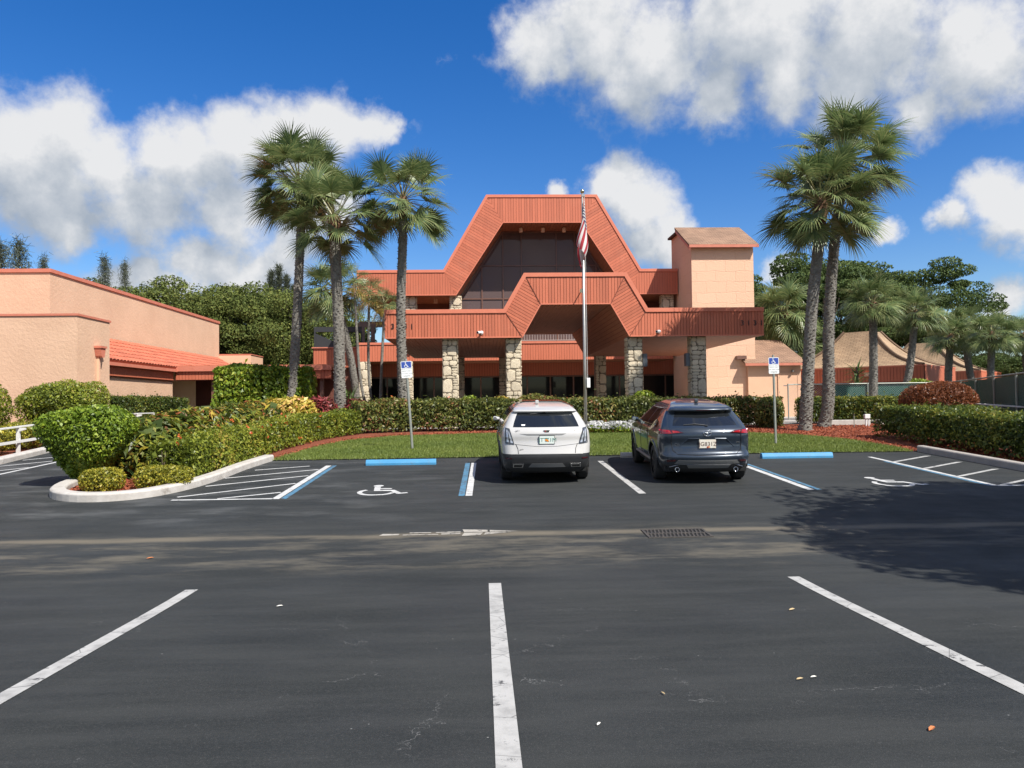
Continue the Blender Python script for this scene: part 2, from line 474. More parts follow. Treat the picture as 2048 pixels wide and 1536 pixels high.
def paint_line_mat(name, c, wear=0.4):
    """road paint: dirt, hairline cracks and chips that let the asphalt through"""
    m, t, b = base_mat(name)
    geo = N(t, 'ShaderNodeNewGeometry')
    def noise(s, d=6, r=0.65):
        n = N(t, 'ShaderNodeTexNoise', i_Scale=s, i_Detail=d, i_Roughness=r); L(t, geo, n, 'Position', 'Vector'); return n
    def mr(src, o, a, b_, c_=0.0, d_=1.0):
        r = N(t, 'ShaderNodeMapRange', interpolation_type='SMOOTHSTEP')
        r.inputs[1].default_value = a; r.inputs[2].default_value = b_; r.inputs[3].default_value = c_; r.inputs[4].default_value = d_
        L(t, src, r, o, 0); return r
    d = N(t, 'ShaderNodeMix', data_type='RGBA'); d.inputs[6].default_value = rgba(c); d.inputs[7].default_value = rgba([x * 0.66 for x in c])
    L(t, mr(noise(6), 'Fac', 0.4, 0.75), d, 0, 0)
    vo = N(t, 'ShaderNodeTexVoronoi', feature='DISTANCE_TO_EDGE', i_Scale=2.6); L(t, geo, vo, 'Position', 'Vector')
    ck = mr(vo, 'Distance', 0.0, 0.012, 0.75, 0.0)
    chip = mr(noise(9, 8, 0.75), 'Fac', 0.74 - 0.22 * wear, 0.80 - 0.22 * wear)
    mx = N(t, 'ShaderNodeMath', operation='MAXIMUM'); L(t, ck, mx, 0, 0); L(t, chip, mx, 0, 1)
    e_ = N(t, 'ShaderNodeMix', data_type='RGBA'); e_.inputs[7].default_value = (0.07, 0.07, 0.07, 1)
    L(t, mx, e_, 0, 0); L(t, d, e_, 2, 6); L(t, e_, b, 2, 'Base Color')
    b.inputs['Roughness'].default_value = 0.7
    return m

M = {}
M['asphalt'] = asphalt_mat()
M['white_line'] = paint_line_mat('white_road_paint', (0.40, 0.395, 0.38), 0.72)
M['clean_line'] = paint_line_mat('fresh_road_paint', (0.52, 0.52, 0.51), 0.3)
M['worn_line'] = paint_line_mat('worn_road_paint', (0.36, 0.335, 0.29), 0.9)
M['blue_line'] = paint_line_mat('blue_road_paint', (0.07, 0.19, 0.30), 0.95)
M['terrain'] = mat('grassy_ground', (0.06, 0.075, 0.03), 0.95, (0.11, 0.10, 0.05), 0.3)
M['mulch'] = mat('red_mulch', (0.30, 0.078, 0.032), 0.95, (0.13, 0.030, 0.014), 30, bump=1.0, bscale=45, bdist=0.04)
M['mulch_chip'] = mat('red_mulch_chip', (0.33, 0.09, 0.037), 0.9, (0.17, 0.036, 0.016), 3, objvar=0.2)
M['lawn'] = mat('lawn_soil', (0.075, 0.115, 0.022), 0.95, (0.13, 0.12, 0.045), 1.5, bump=0.6, bscale=60, bdist=0.03)
M['kerb_white'] = mat('white_kerb_paint', (0.50, 0.475, 0.44), 0.75, (0.40, 0.37, 0.335), 5, bump=0.4, bscale=30, dirt=((0.22, 0.19, 0.16), 3.0, 0.85))
M['kerb_grey'] = mat('bare_concrete', (0.40, 0.36, 0.32), 0.85, (0.28, 0.26, 0.24), 4, bump=0.4, bscale=40)
M['stop_blue'] = mat('blue_stop_paint', (0.045, 0.24, 0.46), 0.6, (0.065, 0.28, 0.50), 4, bump=0.2, bscale=40, dirt=((0.12, 0.2, 0.27), 5.0, 0.6))
M['iron'] = mat('cast_iron', (0.045, 0.043, 0.04), 0.6, (0.10, 0.085, 0.07), 12, bump=0.4, bscale=80, metal=0.3)
M['void'] = mat('flat_black', (0.006, 0.006, 0.006), 0.9)
M['board'] = mat('orange_board', (0.535, 0.152, 0.080), 0.62, (0.47, 0.128, 0.066), 1.2, bump=0.25, bscale=30, objvar=0.11, stretch=(6, 6, 0.7), dirt=((0.55, 0.20, 0.12), 0.55, 0.5))
M['board_dark'] = mat('orange_board_gap', (0.16, 0.042, 0.022), 0.8)
M['trim'] = mat('orange_trim', (0.64, 0.20, 0.115), 0.55, (0.58, 0.17, 0.10), 2.0, bump=0.1, bscale=20)
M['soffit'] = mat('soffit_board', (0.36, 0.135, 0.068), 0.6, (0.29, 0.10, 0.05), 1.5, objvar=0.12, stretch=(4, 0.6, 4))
M['stucco'] = mat('peach_stucco', (0.645, 0.425, 0.288), 0.9, (0.58, 0.375, 0.25), 0.7, bump=0.55, bscale=9, bdist=0.03, dirt=((0.50, 0.30, 0.21), 0.9, 0.35))
M['stucco_smooth'] = mat('peach_render', (0.72, 0.44, 0.29), 0.88, (0.66, 0.40, 0.26), 0.8, bump=0.3, bscale=25, bdist=0.01)
M['coping'] = mat('terracotta_coping', (0.58, 0.20, 0.13), 0.6, (0.50, 0.16, 0.10), 3)
M['tile'] = mat('red_roof_tile', (0.52, 0.155, 0.085), 0.6, (0.42, 0.115, 0.06), 3, objvar=0.15, bump=0.2, bscale=20)
M['stone'] = mat('coral_stone', (0.74, 0.64, 0.47), 0.9, (0.57, 0.47, 0.34), 7, bump=0.9, bscale=16, bdist=0.03, objvar=0.16)
M['mortar'] = mat('mortar_bed', (0.27, 0.22, 0.16), 0.95, (0.17, 0.14, 0.105), 8, bump=0.8, bscale=20, bdist=0.02)
M['glass_dark'] = mat('bronze_tinted_glass', (0.115, 0.080, 0.076), 0.03, spec=0.30)
M['glass_store'] = mat('dark_storefront_glass', (0.010, 0.011, 0.012), 0.04, spec=0.3)
M['mullion'] = mat('bronze_frame', (0.17, 0.085, 0.06), 0.45, (0.13, 0.066, 0.048), 3)
M['wall_brown'] = mat('brown_red_wall', (0.17, 0.055, 0.035), 0.75, (0.13, 0.042, 0.028), 2)
M['dark_screen'] = mat('dark_bronze_screen', (0.028, 0.030, 0.032), 0.6)
M['taupe'] = mat('taupe_beam', (0.21, 0.15, 0.125), 0.75, (0.17, 0.12, 0.10), 3)
M['rail_metal'] = mat('grey_rail_metal', (0.42, 0.36, 0.33), 0.5, metal=0.2)
M['white_paint'] = mat('white_wood_paint', (0.60, 0.59, 0.57), 0.6, (0.68, 0.67, 0.64), 5, bump=0.2, bscale=40)
M['grey_box'] = mat('grey_sconce', (0.13, 0.14, 0.155), 0.5)
M['black_numeral'] = mat('black_numeral', (0.02, 0.015, 0.014), 0.5)
M['concrete'] = mat('concrete_path', (0.40, 0.38, 0.35), 0.85, (0.33, 0.31, 0.28), 2, bump=0.2, bscale=60)
M['sign_white'] = mat('sign_white', (0.78, 0.79, 0.78), 0.45)
M['sign_blue'] = mat('sign_blue', (0.035, 0.075, 0.33), 0.4)
M['sign_ink'] = mat('sign_ink', (0.10, 0.12, 0.12), 0.5)
M['galv'] = mat('galvanised_steel', (0.36, 0.37, 0.33), 0.55, (0.29, 0.30, 0.26), 14, metal=0.5)
M['alu'] = mat('brushed_aluminium', (0.46, 0.44, 0.41), 0.42, (0.40, 0.385, 0.36), 6, metal=0.7)
M['brass'] = mat('brass_ball', (0.62, 0.50, 0.30), 0.25, metal=1.0)
M['cam_white'] = mat('white_plastic', (0.78, 0.78, 0.77), 0.4)
M['screen_green'] = mat('green_windscreen', (0.010, 0.068, 0.052), 0.8, (0.014, 0.082, 0.06), 2)
M['chain'] = mat('chain_wire', (0.42, 0.44, 0.42), 0.5, metal=0.5)
M['trunk_palm'] = mat('palm_bark', (0.25, 0.235, 0.205), 0.95, (0.12, 0.108, 0.092), 9, bump=1.0, bscale=22, bdist=0.05, dirt=((0.30, 0.28, 0.25), 7.0, 0.8))
M['boot'] = mat('palm_leaf_scar', (0.31, 0.29, 0.255), 0.95, (0.13, 0.115, 0.10), 14, objvar=0.1)
M['fibre'] = mat('palm_crown_fibre', (0.17, 0.088, 0.045), 0.95, (0.10, 0.05, 0.028), 16, bump=1.0, bscale=30, bdist=0.05)
M['bark'] = mat('tree_bark', (0.12, 0.095, 0.072), 0.95, (0.07, 0.055, 0.042), 7, bump=0.8, bscale=20, bdist=0.03)
M['stem'] = mat('woody_stem', (0.13, 0.095, 0.06), 0.9, (0.08, 0.06, 0.04), 12)
def shingle_mat(name='brown_shingles', ca=(0.29, 0.18, 0.115), cb=(0.235, 0.14, 0.09), cm=(0.10, 0.055, 0.038)):
    m, t, b = base_mat(name)
    tc_ = N(t, 'ShaderNodeTexCoord')
    br = N(t, 'ShaderNodeTexBrick'); br.offset = 0.5
    for k, v in (('Scale', 1.0), ('Mortar Size', 0.012), ('Brick Width', 0.34), ('Row Height', 0.14), ('Bias', 0.0)): br.inputs[k].default_value = v
    br.inputs['Color1'].default_value = rgba(ca); br.inputs['Color2'].default_value = rgba(cb); br.inputs['Mortar'].default_value = rgba(cm)
    L(t, tc_, br, 'UV', 'Vector')
    nz = N(t, 'ShaderNodeTexNoise', i_Scale=1.1, i_Detail=6.0); L(t, tc_, nz, 'Object', 'Vector')
    h = N(t, 'ShaderNodeHueSaturation'); L(t, br, h, 0, 'Color')
    mr = N(t, 'ShaderNodeMapRange'); mr.inputs[1].default_value = 0.3; mr.inputs[2].default_value = 0.7; mr.inputs[3].default_value = 0.8; mr.inputs[4].default_value = 1.25
    L(t, nz, mr, 'Fac', 0); L(t, mr, h, 0, 'Value'); L(t, h, b, 0, 'Base Color')
    b.inputs['Roughness'].default_value = 0.9
    bp = N(t, 'ShaderNodeBump'); bp.inputs['Strength'].default_value = 0.6; bp.inputs['Distance'].default_value = 0.015; bp.invert = True
    L(t, br, bp, 'Fac', 'Height'); L(t, bp, b, 0, 'Normal')
    return m
M['shingle'] = shingle_mat()
M['shingle_tan'] = shingle_mat('tan_shingles', (0.37, 0.255, 0.155), (0.31, 0.21, 0.125), (0.14, 0.09, 0.055))
def block_stucco_mat():
    """peach stucco trowelled over large blocks: faint joints"""
    m, t, b = base_mat('peach_block_stucco')
    geo = N(t, 'ShaderNodeNewGeometry')
    sep = N(t, 'ShaderNodeSeparateXYZ'); L(t, geo, sep, 'Position', 0)
    cmb = N(t, 'ShaderNodeCombineXYZ')
    ad = N(t, 'ShaderNodeMath', operation='ADD'); L(t, sep, ad, 'X', 0); L(t, sep, ad, 'Y', 1)
    L(t, ad, cmb, 0, 0); L(t, sep, cmb, 'Z', 1)
    nz0 = N(t, 'ShaderNodeTexNoise', i_Scale=1.3, i_Detail=5.0); L(t, geo, nz0, 'Position', 'Vector')
    s_ = N(t, 'ShaderNodeVectorMath', operation='SCALE'); s_.inputs['Scale'].default_value = 0.28; L(t, nz0, s_, 'Color', 0)
    va = N(t, 'ShaderNodeVectorMath', operation='ADD'); L(t, cmb, va, 0, 0); L(t, s_, va, 0, 1)
    br = N(t, 'ShaderNodeTexBrick')
    for k, v in (('Scale', 1.0), ('Mortar Size', 0.018), ('Mortar Smooth', 0.8), ('Brick Width', 1.15), ('Row Height', 0.62)): br.inputs[k].default_value = v
    br.inputs['Color1'].default_value = (0.74, 0.465, 0.315, 1); br.inputs['Color2'].default_value = (0.70, 0.435, 0.29, 1); br.inputs['Mortar'].default_value = (0.67, 0.41, 0.272, 1)
    L(t, va, br, 0, 'Vector'); L(t, br, b, 0, 'Base Color')
    nz = N(t, 'ShaderNodeTexNoise', i_Scale=12.0, i_Detail=5.0); L(t, geo, nz, 'Position', 'Vector')
    hm = N(t, 'ShaderNodeMath', operation='MULTIPLY_ADD'); hm.inputs[1].default_value = -0.7; L(t, br, hm, 'Fac', 0); L(t, nz, hm, 'Fac', 2)
    bp = N(t, 'ShaderNodeBump'); bp.inputs['Strength'].default_value = 0.5; bp.inputs['Distance'].default_value = 0.03
    L(t, hm, bp, 0, 'Height'); L(t, bp, b, 0, 'Normal')
    b.inputs['Roughness'].default_value = 0.9
    return m
M['stucco_block'] = block_stucco_mat()
# foliage: leaf tones run from dark and dull to bright
M['lf_bush'] = leaf_mat('bright_bush_leaves', [(0.0, (0.060, 0.100, 0.012)), (0.5, (0.135, 0.195, 0.018)), (0.88, (0.22, 0.27, 0.026)), (1.0, (0.28, 0.28, 0.04))])
M['lf_hedge'] = leaf_mat('mixed_hedge_leaves', [(0.0, (0.040, 0.055, 0.015)), (0.5, (0.095, 0.115, 0.026)), (0.8, (0.19, 0.185, 0.045)), (0.93, (0.22, 0.15, 0.06)), (1.0, (0.20, 0.07, 0.035))])
M['lf_ixora'] = leaf_mat('yellow_green_hedge_leaves', [(0.0, (0.060, 0.082, 0.012)), (0.5, (0.145, 0.175, 0.020)), (0.9, (0.24, 0.245, 0.030)), (1.0, (0.27, 0.20, 0.04))])
M['lf_right'] = leaf_mat('glossy_dark_hedge_leaves', [(0.0, (0.026, 0.042, 0.011)), (0.5, (0.070, 0.100, 0.018)), (0.85, (0.18, 0.19, 0.030)), (1.0, (0.24, 0.20, 0.04))])
M['lf_bronze'] = leaf_mat('bronze_leaves', [(0.0, (0.085, 0.028, 0.012)), (0.5, (0.16, 0.055, 0.022)), (1.0, (0.25, 0.085, 0.03))])
M['lf_gold'] = leaf_mat('gold_leaves', [(0.0, (0.09, 0.10, 0.016)), (0.5, (0.23, 0.22, 0.025)), (1.0, (0.40, 0.32, 0.04))])
M['lf_croton'] = leaf_mat('croton_leaves', [(0.0, (0.035, 0.055, 0.014)), (0.40, (0.080, 0.105, 0.018)), (0.62, (0.20, 0.20, 0.024)), (0.76, (0.12, 0.050, 0.022)), (0.90, (0.34, 0.28, 0.035)), (1.0, (0.26, 0.08, 0.035))])
M['lf_croton_y'] = leaf_mat('yellow_croton_leaves', [(0.0, (0.13, 0.13, 0.02)), (0.4, (0.36, 0.29, 0.04)), (0.8, (0.52, 0.40, 0.12)), (1.0, (0.42, 0.15, 0.06))])
M['lf_ti'] = leaf_mat('red_ti_leaves', [(0.0, (0.055, 0.020, 0.016)), (0.55, (0.13, 0.028, 0.024)), (0.93, (0.26, 0.045, 0.05)), (1.0, (0.10, 0.09, 0.03))])
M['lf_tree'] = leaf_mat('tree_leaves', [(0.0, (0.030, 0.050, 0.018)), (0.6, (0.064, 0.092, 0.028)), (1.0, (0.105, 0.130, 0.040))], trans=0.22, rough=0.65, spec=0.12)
M['lf_tree_l'] = leaf_mat('olive_tree_leaves', [(0.0, (0.044, 0.062, 0.018)), (0.6, (0.090, 0.112, 0.028)), (1.0, (0.145, 0.155, 0.042))], trans=0.22, rough=0.65, spec=0.12)  # lighter olive leaf colour for the left-hand trees
M['lf_pine'] = leaf_mat('casuarina_needles', [(0.0, (0.040, 0.050, 0.032)), (1.0, (0.085, 0.095, 0.06))], trans=0.15)
M['lf_palm'] = leaf_mat('palm_leaflets', [(0.0, (0.062, 0.096, 0.038)), (0.5, (0.118, 0.158, 0.058)), (0.9, (0.19, 0.21, 0.085)), (1.0, (0.22, 0.21, 0.10))], rough=0.38, trans=0.28, spec=0.5)
M['lf_palm_y'] = leaf_mat('yellowing_palm_leaflets', [(0.0, (0.16, 0.16, 0.035)), (0.5, (0.34, 0.27, 0.06)), (1.0, (0.40, 0.20, 0.06))], trans=0.3)
M['lf_strap'] = leaf_mat('strap_leaves', [(0.0, (0.035, 0.075, 0.020)), (1.0, (0.10, 0.15, 0.045))], rough=0.4, trans=0.2)
M['grass'] = leaf_mat('grass_blades', [(0.0, (0.062, 0.100, 0.020)), (0.6, (0.14, 0.175, 0.036)), (0.92, (0.17, 0.20, 0.05)), (1.0, (0.27, 0.23, 0.10))], trans=0.3, rough=0.5)
M['flower_white'] = leaf_mat('white_petals', [(0.0, (0.70, 0.70, 0.68)), (1.0, (0.82, 0.82, 0.80))], trans=0.25, gain=0.75)
M['flower_red'] = leaf_mat('orange_red_petals', [(0.0, (0.55, 0.09, 0.03)), (1.0, (0.70, 0.17, 0.05))], trans=0.2, gain=1.0)
M['petiole'] = mat('palm_petiole', (0.17, 0.19, 0.07), 0.5, (0.24, 0.20, 0.09), 5)

# ------------------------------------------------------------------ ground
def ground_grid(name, xs, ys, dz, m, **t):
    vs = [(x, y, gz(y) + dz) for y in ys for x in xs]
    nx = len(xs)
    fs = [(j * nx + i, j * nx + i + 1, (j + 1) * nx + i + 1, (j + 1) * nx + i) for j in range(len(ys) - 1) for i in range(nx - 1)]
    me = bpy.data.meshes.new(name); me.from_pydata(vs, [], fs); me.materials.append(m); me.shade_smooth()
    return link_mesh(name, me, **t)
ground_grid('terrain', [-900, -200, -60, -20, 20, 60, 200, 900], [-300, -60, -20, 0, 6.5, 8, 10.1, 14, 20, 26, 30, 60, 150, 1500], -0.06, M['terrain'], kind='structure')
ground_grid('parking_lot', [-60, -30, -12, -6, 0, 6, 12, 30, 60], [-40, -10, 0, 4, 6.5] + [6.5 + 0.3 * k for k in range(1, 13)] + [11, 13, 16, 20, 24, 26, 27, 28, 29, 30, 36, 42], 0.0, M['asphalt'], kind='structure')

ISLAND = [(-5.62, 19.2), (-5.62, 15.9), (-5.75, 14.7), (-6.05, 13.95), (-6.5, 13.62), (-7.1, 13.7), (-7.75, 14.15), (-8.1, 15.0), (-8.3, 17.0), (-8.6, 22.0), (-9.2, 27.0), (-11.0, 31.0), (-11.5, 36.0), (-7.5, 46.0), (-4.0, 28.9), (-3.3, 27.5), (-4.6, 25.6), (-5.2, 23.3), (-5.5, 20.3)]
sheet('mulch_bed', [(-5.62, 19.2), (-5.62, 15.9), (-5.75, 14.7), (-6.05, 13.95), (-6.5, 13.62), (-7.1, 13.7), (-7.75, 14.15), (-8.1, 15.0), (-8.3, 17.0), (-8.6, 22.0), (-9.2, 27.0), (-11.0, 31.0), (-11.5, 36.0), (-8.5, 40.0), (-3.9, 40.0), (-3.9, 29.3), (12.0, 29.3), (20, 31.5), (20, 27.5), (17.5, 22.0), (17, 8.0), (11.5, 8.0), (11.5, 18.9), (11.0, 19.3)], 0.012, M['mulch'], kind='structure')
LAWN = [(-5.3, 19.15), (-5.22, 19.9), (-4.87, 22.3), (-4.33, 24.2), (-2.9, 25.6), (0.25, 26.1), (4.0, 26.0), (8.94, 25.0), (10.3, 23.8), (11.0, 22.2), (11.2, 19.9), (11.1, 19.05), (9.5, 19.1), (3.5, 19.2)]
sheet('lawn', LAWN, 0.022, M['lawn'], kind='structure')
sheet('mulch_bed', [(-13.0, 18), (-12.75, 24), (-13.0, 31.5), (-15.6, 39), (-25, 39), (-25, 18)], 0.012, M['mulch'], kind='structure')
sheet('concrete_path', [(-3.9, 29.6), (-3.9, 49), (19, 49), (19, 32.0), (12.0, 29.6)], 0.03, M['concrete'], kind='structure')

# kerbs: a rounded concrete section run along a path
def kerb(name, path, m, w=0.27, h=0.15, **t):
    mb = MB(); n = len(path); P = [Vector((x, y, 0)) for x, y in path]
    prof = [(-w / 2, -0.08), (-w / 2, h - 0.03), (-w / 2 + 0.035, h), (w / 2 - 0.03, h), (w / 2, h - 0.03), (w / 2, -0.08)]
    vs = []; fs = []
    for i, p in enumerate(P):
        tdir = (P[min(i + 1, n - 1)] - P[max(i - 1, 0)]).normalized(); s = Vector((tdir.y, -tdir.x, 0))
        for a, b in prof:
            q = p + s * a; vs.append((q.x, q.y, gz(p.y) + b))
    k = len(prof)
    for i in range(n - 1):
        for j in range(k - 1): fs.append((i * k + j, i * k + j + 1, (i + 1) * k + j + 1, (i + 1) * k + j))
    fs.append(tuple(range(k))); fs.append(tuple((n - 1) * k + j for j in range(k - 1, -1, -1)))
    mb.add(vs, fs)
    return mb.build(name, m, smooth=False, bevel=0.012, kind='structure', **t)
def smooth_path(pts, n=4):
    out = []
    P = [Vector((*p, 0)) for p in pts]
    for i in range(len(P) - 1):
        p0, p1, p2, p3 = P[max(i - 1, 0)], P[i], P[i + 1], P[min(i + 2, len(P) - 1)]
        for k in range(n):
            t = k / n
            q = 0.5 * ((2 * p1) + (p2 - p0) * t + (2 * p0 - 5 * p1 + 4 * p2 - p3) * t * t + (3 * p1 - p0 - 3 * p2 + p3) * t ** 3)
            out.append((q.x, q.y))
    out.append(tuple(pts[-1])); return out
kerb('kerb', smooth_path([(-5.42, 19.25), (-5.58, 17.5), (-5.62, 15.9), (-5.78, 14.7), (-6.1, 13.9), (-6.6, 13.55), (-7.2, 13.6), (-7.75, 14.05), (-8.1, 14.9), (-8.25, 16.2)]), M['kerb_white'])
kerb('kerb', smooth_path([(-8.25, 16.2), (-8.4, 19), (-8.7, 23), (-9.2, 27)], 3), M['kerb_white'], w=0.15, h=0.06)
kerb('kerb', [(-12.2, 16.0), (-12.2, 19.37), (-12.65, 22.75), (-12.9, 25), (-13.0, 31)], M['kerb_white'], w=0.3, h=0.15)
kerb('kerb', [(11.37, 19.1), (11.36, 17.0), (11.36, 14.0), (11.36, 9.0)], M['kerb_grey'], w=0.22, h=0.16)
for x0 in (13.2, 15.0):
    mb = MB(); mb.box(x0, x0 + 1.55, 28.0, 28.16, gz(28), gz(28) + 0.22)
    mb.build('kerb', M['kerb_white'], bevel=0.02, kind='structure')

# painted markings, each a thin sheet just above the asphalt
def strip(name, a, b, w, m, dz=0.004, square=True, **t):
    A, B = Vector((*a, 0)), Vector((*b, 0)); d = (B - A).normalized(); s = Vector((-d.y, d.x, 0)) * (w / 2)
    if not square: s = Vector((w / 2, 0, 0))
    return sheet(name, [tuple((A + s)[:2]), tuple((A - s)[:2]), tuple((B - s)[:2]), tuple((B + s)[:2])], dz, m, kind='structure', **t)
for x in (-2.92, 0.105, 3.18):
    strip('parking_line', (x, -1.0), (x, 7.66), 0.125, M['white_line'])
strip('parking_line', (-3.66, 13.38), (-3.66, 18.0), 0.13, M['clean_line'])
strip('parking_line', (-3.52, 13.38), (-3.52, 18.0), 0.10, M['blue_line'])
strip('parking_line', (-0.26, 13.38), (-0.22, 18.1), 0.12, M['clean_line'])
strip('parking_line', (-0.39, 13.38), (-0.37, 18.1), 0.11, M['blue_line'])
strip('parking_line', (2.83, 13.3), (2.83, 18.1), 0.13, M['white_line'])
strip('parking_line', (5.93, 13.4), (5.93, 18.1), 0.13, M['clean_line'])
strip('parking_line', (6.08, 13.4), (6.08, 18.1), 0.09, M['blue_line'])
strip('parking_line', (9.45, 13.5), (9.48, 18.1), 0.11, M['clean_line'])
strip('parking_line', (9.34, 13.5), (9.37, 17.2), 0.08, M['blue_line'])
strip('parking_line', (9.45, 13.5), (11.25, 13.55), 0.10, M['clean_line'])
strip('parking_line', (-5.48, 13.45), (-3.7, 13.42), 0.09, M['clean_line'])
for a, b in (((-5.2, 17.35), (-4.1, 17.95)), ((-5.45, 16.1), (-3.75, 17.3)), ((-5.45, 15.0), (-3.75, 16.3)), ((-5.5, 13.75), (-3.75, 15.2)), ((-4.7, 13.5), (-3.75, 14.1))):
    strip('hatch_line', a, b, 0.085, M['clean_line'], dz=0.006)
for k in range(4):
    strip('hatch_line', (9.5, 17.05 - 1.18 * k), (10.95, 18.1 - 1.22 * k), 0.17, M['white_line'], dz=0.006, square=False)
strip('parking_line', (-10.85, 16.5), (-10.85, 23.5), 0.10, M['clean_line'])
for k in range(4):
    strip('hatch_line', (-12.0, 17.0 + 1.55 * k), (-10.9, 18.5 + 1.55 * k), 0.085, M['clean_line'], dz=0.006)

def wheelchair_strokes():
    """wheelchair emblem as flat outlines in a 1 x 1 cell (x right, y up)"""
    def bar(p, q, w):
        p, q = Vector(p), Vector(q); d = (q - p).normalized(); s = Vector((-d.y, d.x)) * w / 2
        return [tuple(p + s), tuple(p - s), tuple(q - s), tuple(q + s)]
    out = [[(0.36 + 0.085 * math.cos(2 * math.pi * k / 14), 0.90 + 0.085 * math.sin(2 * math.pi * k / 14)) for k in range(14)]]
    out += [bar((0.36, 0.80), (0.40, 0.44), 0.10), bar((0.38, 0.63), (0.62, 0.60), 0.075), bar((0.36, 0.45), (0.66, 0.42), 0.10), bar((0.64, 0.45), (0.80, 0.13), 0.09), bar((0.77, 0.13), (0.92, 0.19), 0.075)]
    c, r0, r1 = (0.42, 0.31), 0.235, 0.315
    a0, a1, n = R(135), R(345), 16
    for k in range(n):
        t0, t1 = a0 + (a1 - a0) * k / n, a0 + (a1 - a0) * (k + 1) / n
        out.append([(c[0] + r * math.cos(t), c[1] + r * math.sin(t)) for r, t in ((r0, t0), (r1, t0), (r1, t1), (r0, t1))])
    return out
def pavement_symbol(x, y, w, h, label):
    bm = bmesh.new()
    for i, p in enumerate(wheelchair_strokes()):
        q = [(x + (a - 0.5) * w, y + (b - 0.5) * h) for a, b in p]
        f = bm.faces.new([bm.verts.new((a, b, gz(b) + 0.005 + 0.0006 * (i % 6))) for a, b in q])
        f.normal_update()
        if f.normal.z < 0: f.normal_flip()
    me = bpy.data.meshes.new('wheelchair_symbol'); bm.to_mesh(me); bm.free(); me.materials.append(M['clean_line'])
    link_mesh('wheelchair_symbol', me, label=label, cat='pavement symbol', group='wheelchair symbols painted in the bays')
pavement_symbol(-1.87, 14.2, 1.15, 1.25, 'white wheelchair symbol painted in the bay below the left blue wheel stop')
pavement_symbol(7.85, 14.2, 1.15, 1.25, 'white wheelchair symbol painted in the bay right of the dark grey car')

# worn arrow in the gutter
aw = MB()
for poly in ([(-1.42, 10.24), (-1.16, 10.26), (-1.15, 10.34), (-1.38, 10.36)], [(-1.10, 10.24), (-0.62, 10.25), (-0.62, 10.29), (-1.10, 10.29)], [(-1.02, 10.36), (-0.72, 10.36), (-0.73, 10.41), (-1.02, 10.42)],
             [(-0.66, 10.36), (-0.32, 10.36), (-0.32, 10.43), (-0.66, 10.42)], [(-0.58, 10.25), (-0.32, 10.26), (-0.32, 10.33), (-0.58, 10.32)], [(-0.30, 10.56), (0.05, 10.50), (0.05, 10.38), (-0.27, 10.37)],
             [(-0.27, 10.34), (-0.01, 10.34), (-0.05, 10.18), (-0.30, 10.14)], [(0.08, 10.49), (0.48, 10.38), (0.08, 10.37)], [(0.02, 10.34), (0.40, 10.345), (0.0, 10.20)]):
    aw.add([(a, b, gz(b) + 0.006) for a, b in poly], [tuple(range(len(poly)))])
aw.build('painted_arrow', M['worn_line'], label='worn white arrow flaking off the gutter line, left of the drain grate', cat='pavement arrow')

# drain grate: frame, bars in two slanted rows
dg = empty('drain_grate', (2.59, 10.06, gz(10.06)), label='cast iron drain grate with two rows of slanted slots set in the asphalt', cat='drain grate')
def gq(a, b): return (2.16 + 0.86 * a + 0.0 * b, 9.80 + 0.52 * b)
def gbox(mb, a0, a1, b0, b1, z0, z1, sl=0.0):
    p = [(a0, b0), (a1, b0), (a1 + sl, b1), (a0 + sl, b1)]
    q = [gq(a, b) for a, b in p]
    mb.hexa([(x, y, gz(y) + z0) for x, y in q] + [(x, y, gz(y) + z1) for x, y in q])
mb = MB()
for a0, a1, b0, b1 in ((0, 1, 0, 0.07), (0, 1, 0.93, 1.0), (0, 0.04, 0.07, 0.93), (0.96, 1, 0.07, 0.93), (0.04, 0.96, 0.47, 0.53)): gbox(mb, a0, a1, b0, b1, -0.05, 0.012)
mb.build('frame', M['iron'], dg)
mb = MB(); gbox(mb, 0.04, 0.96, 0.07, 0.93, 0.0015, 0.003); mb.build('pit_shade', M['void'], dg)  # black sheet on the asphalt, painted for the darkness between the bars
for row, (b0, b1) in enumerate(((0.07, 0.47), (0.53, 0.93))):
    for k in range(15):
        mb = MB(); a = 0.045 + 0.0595 * k; gbox(mb, a, a + 0.024, b0, b1, 0.004, 0.011, 0.038); mb.build('bar', M['iron'], dg)

# ------------------------------------------------------------------ the club building
G = 0.62
XC = 3.8
club = empty('club_building', (XC, 38, G), label='terracotta and peach two storey club building with trapezoid gables and stone columns', cat='building')

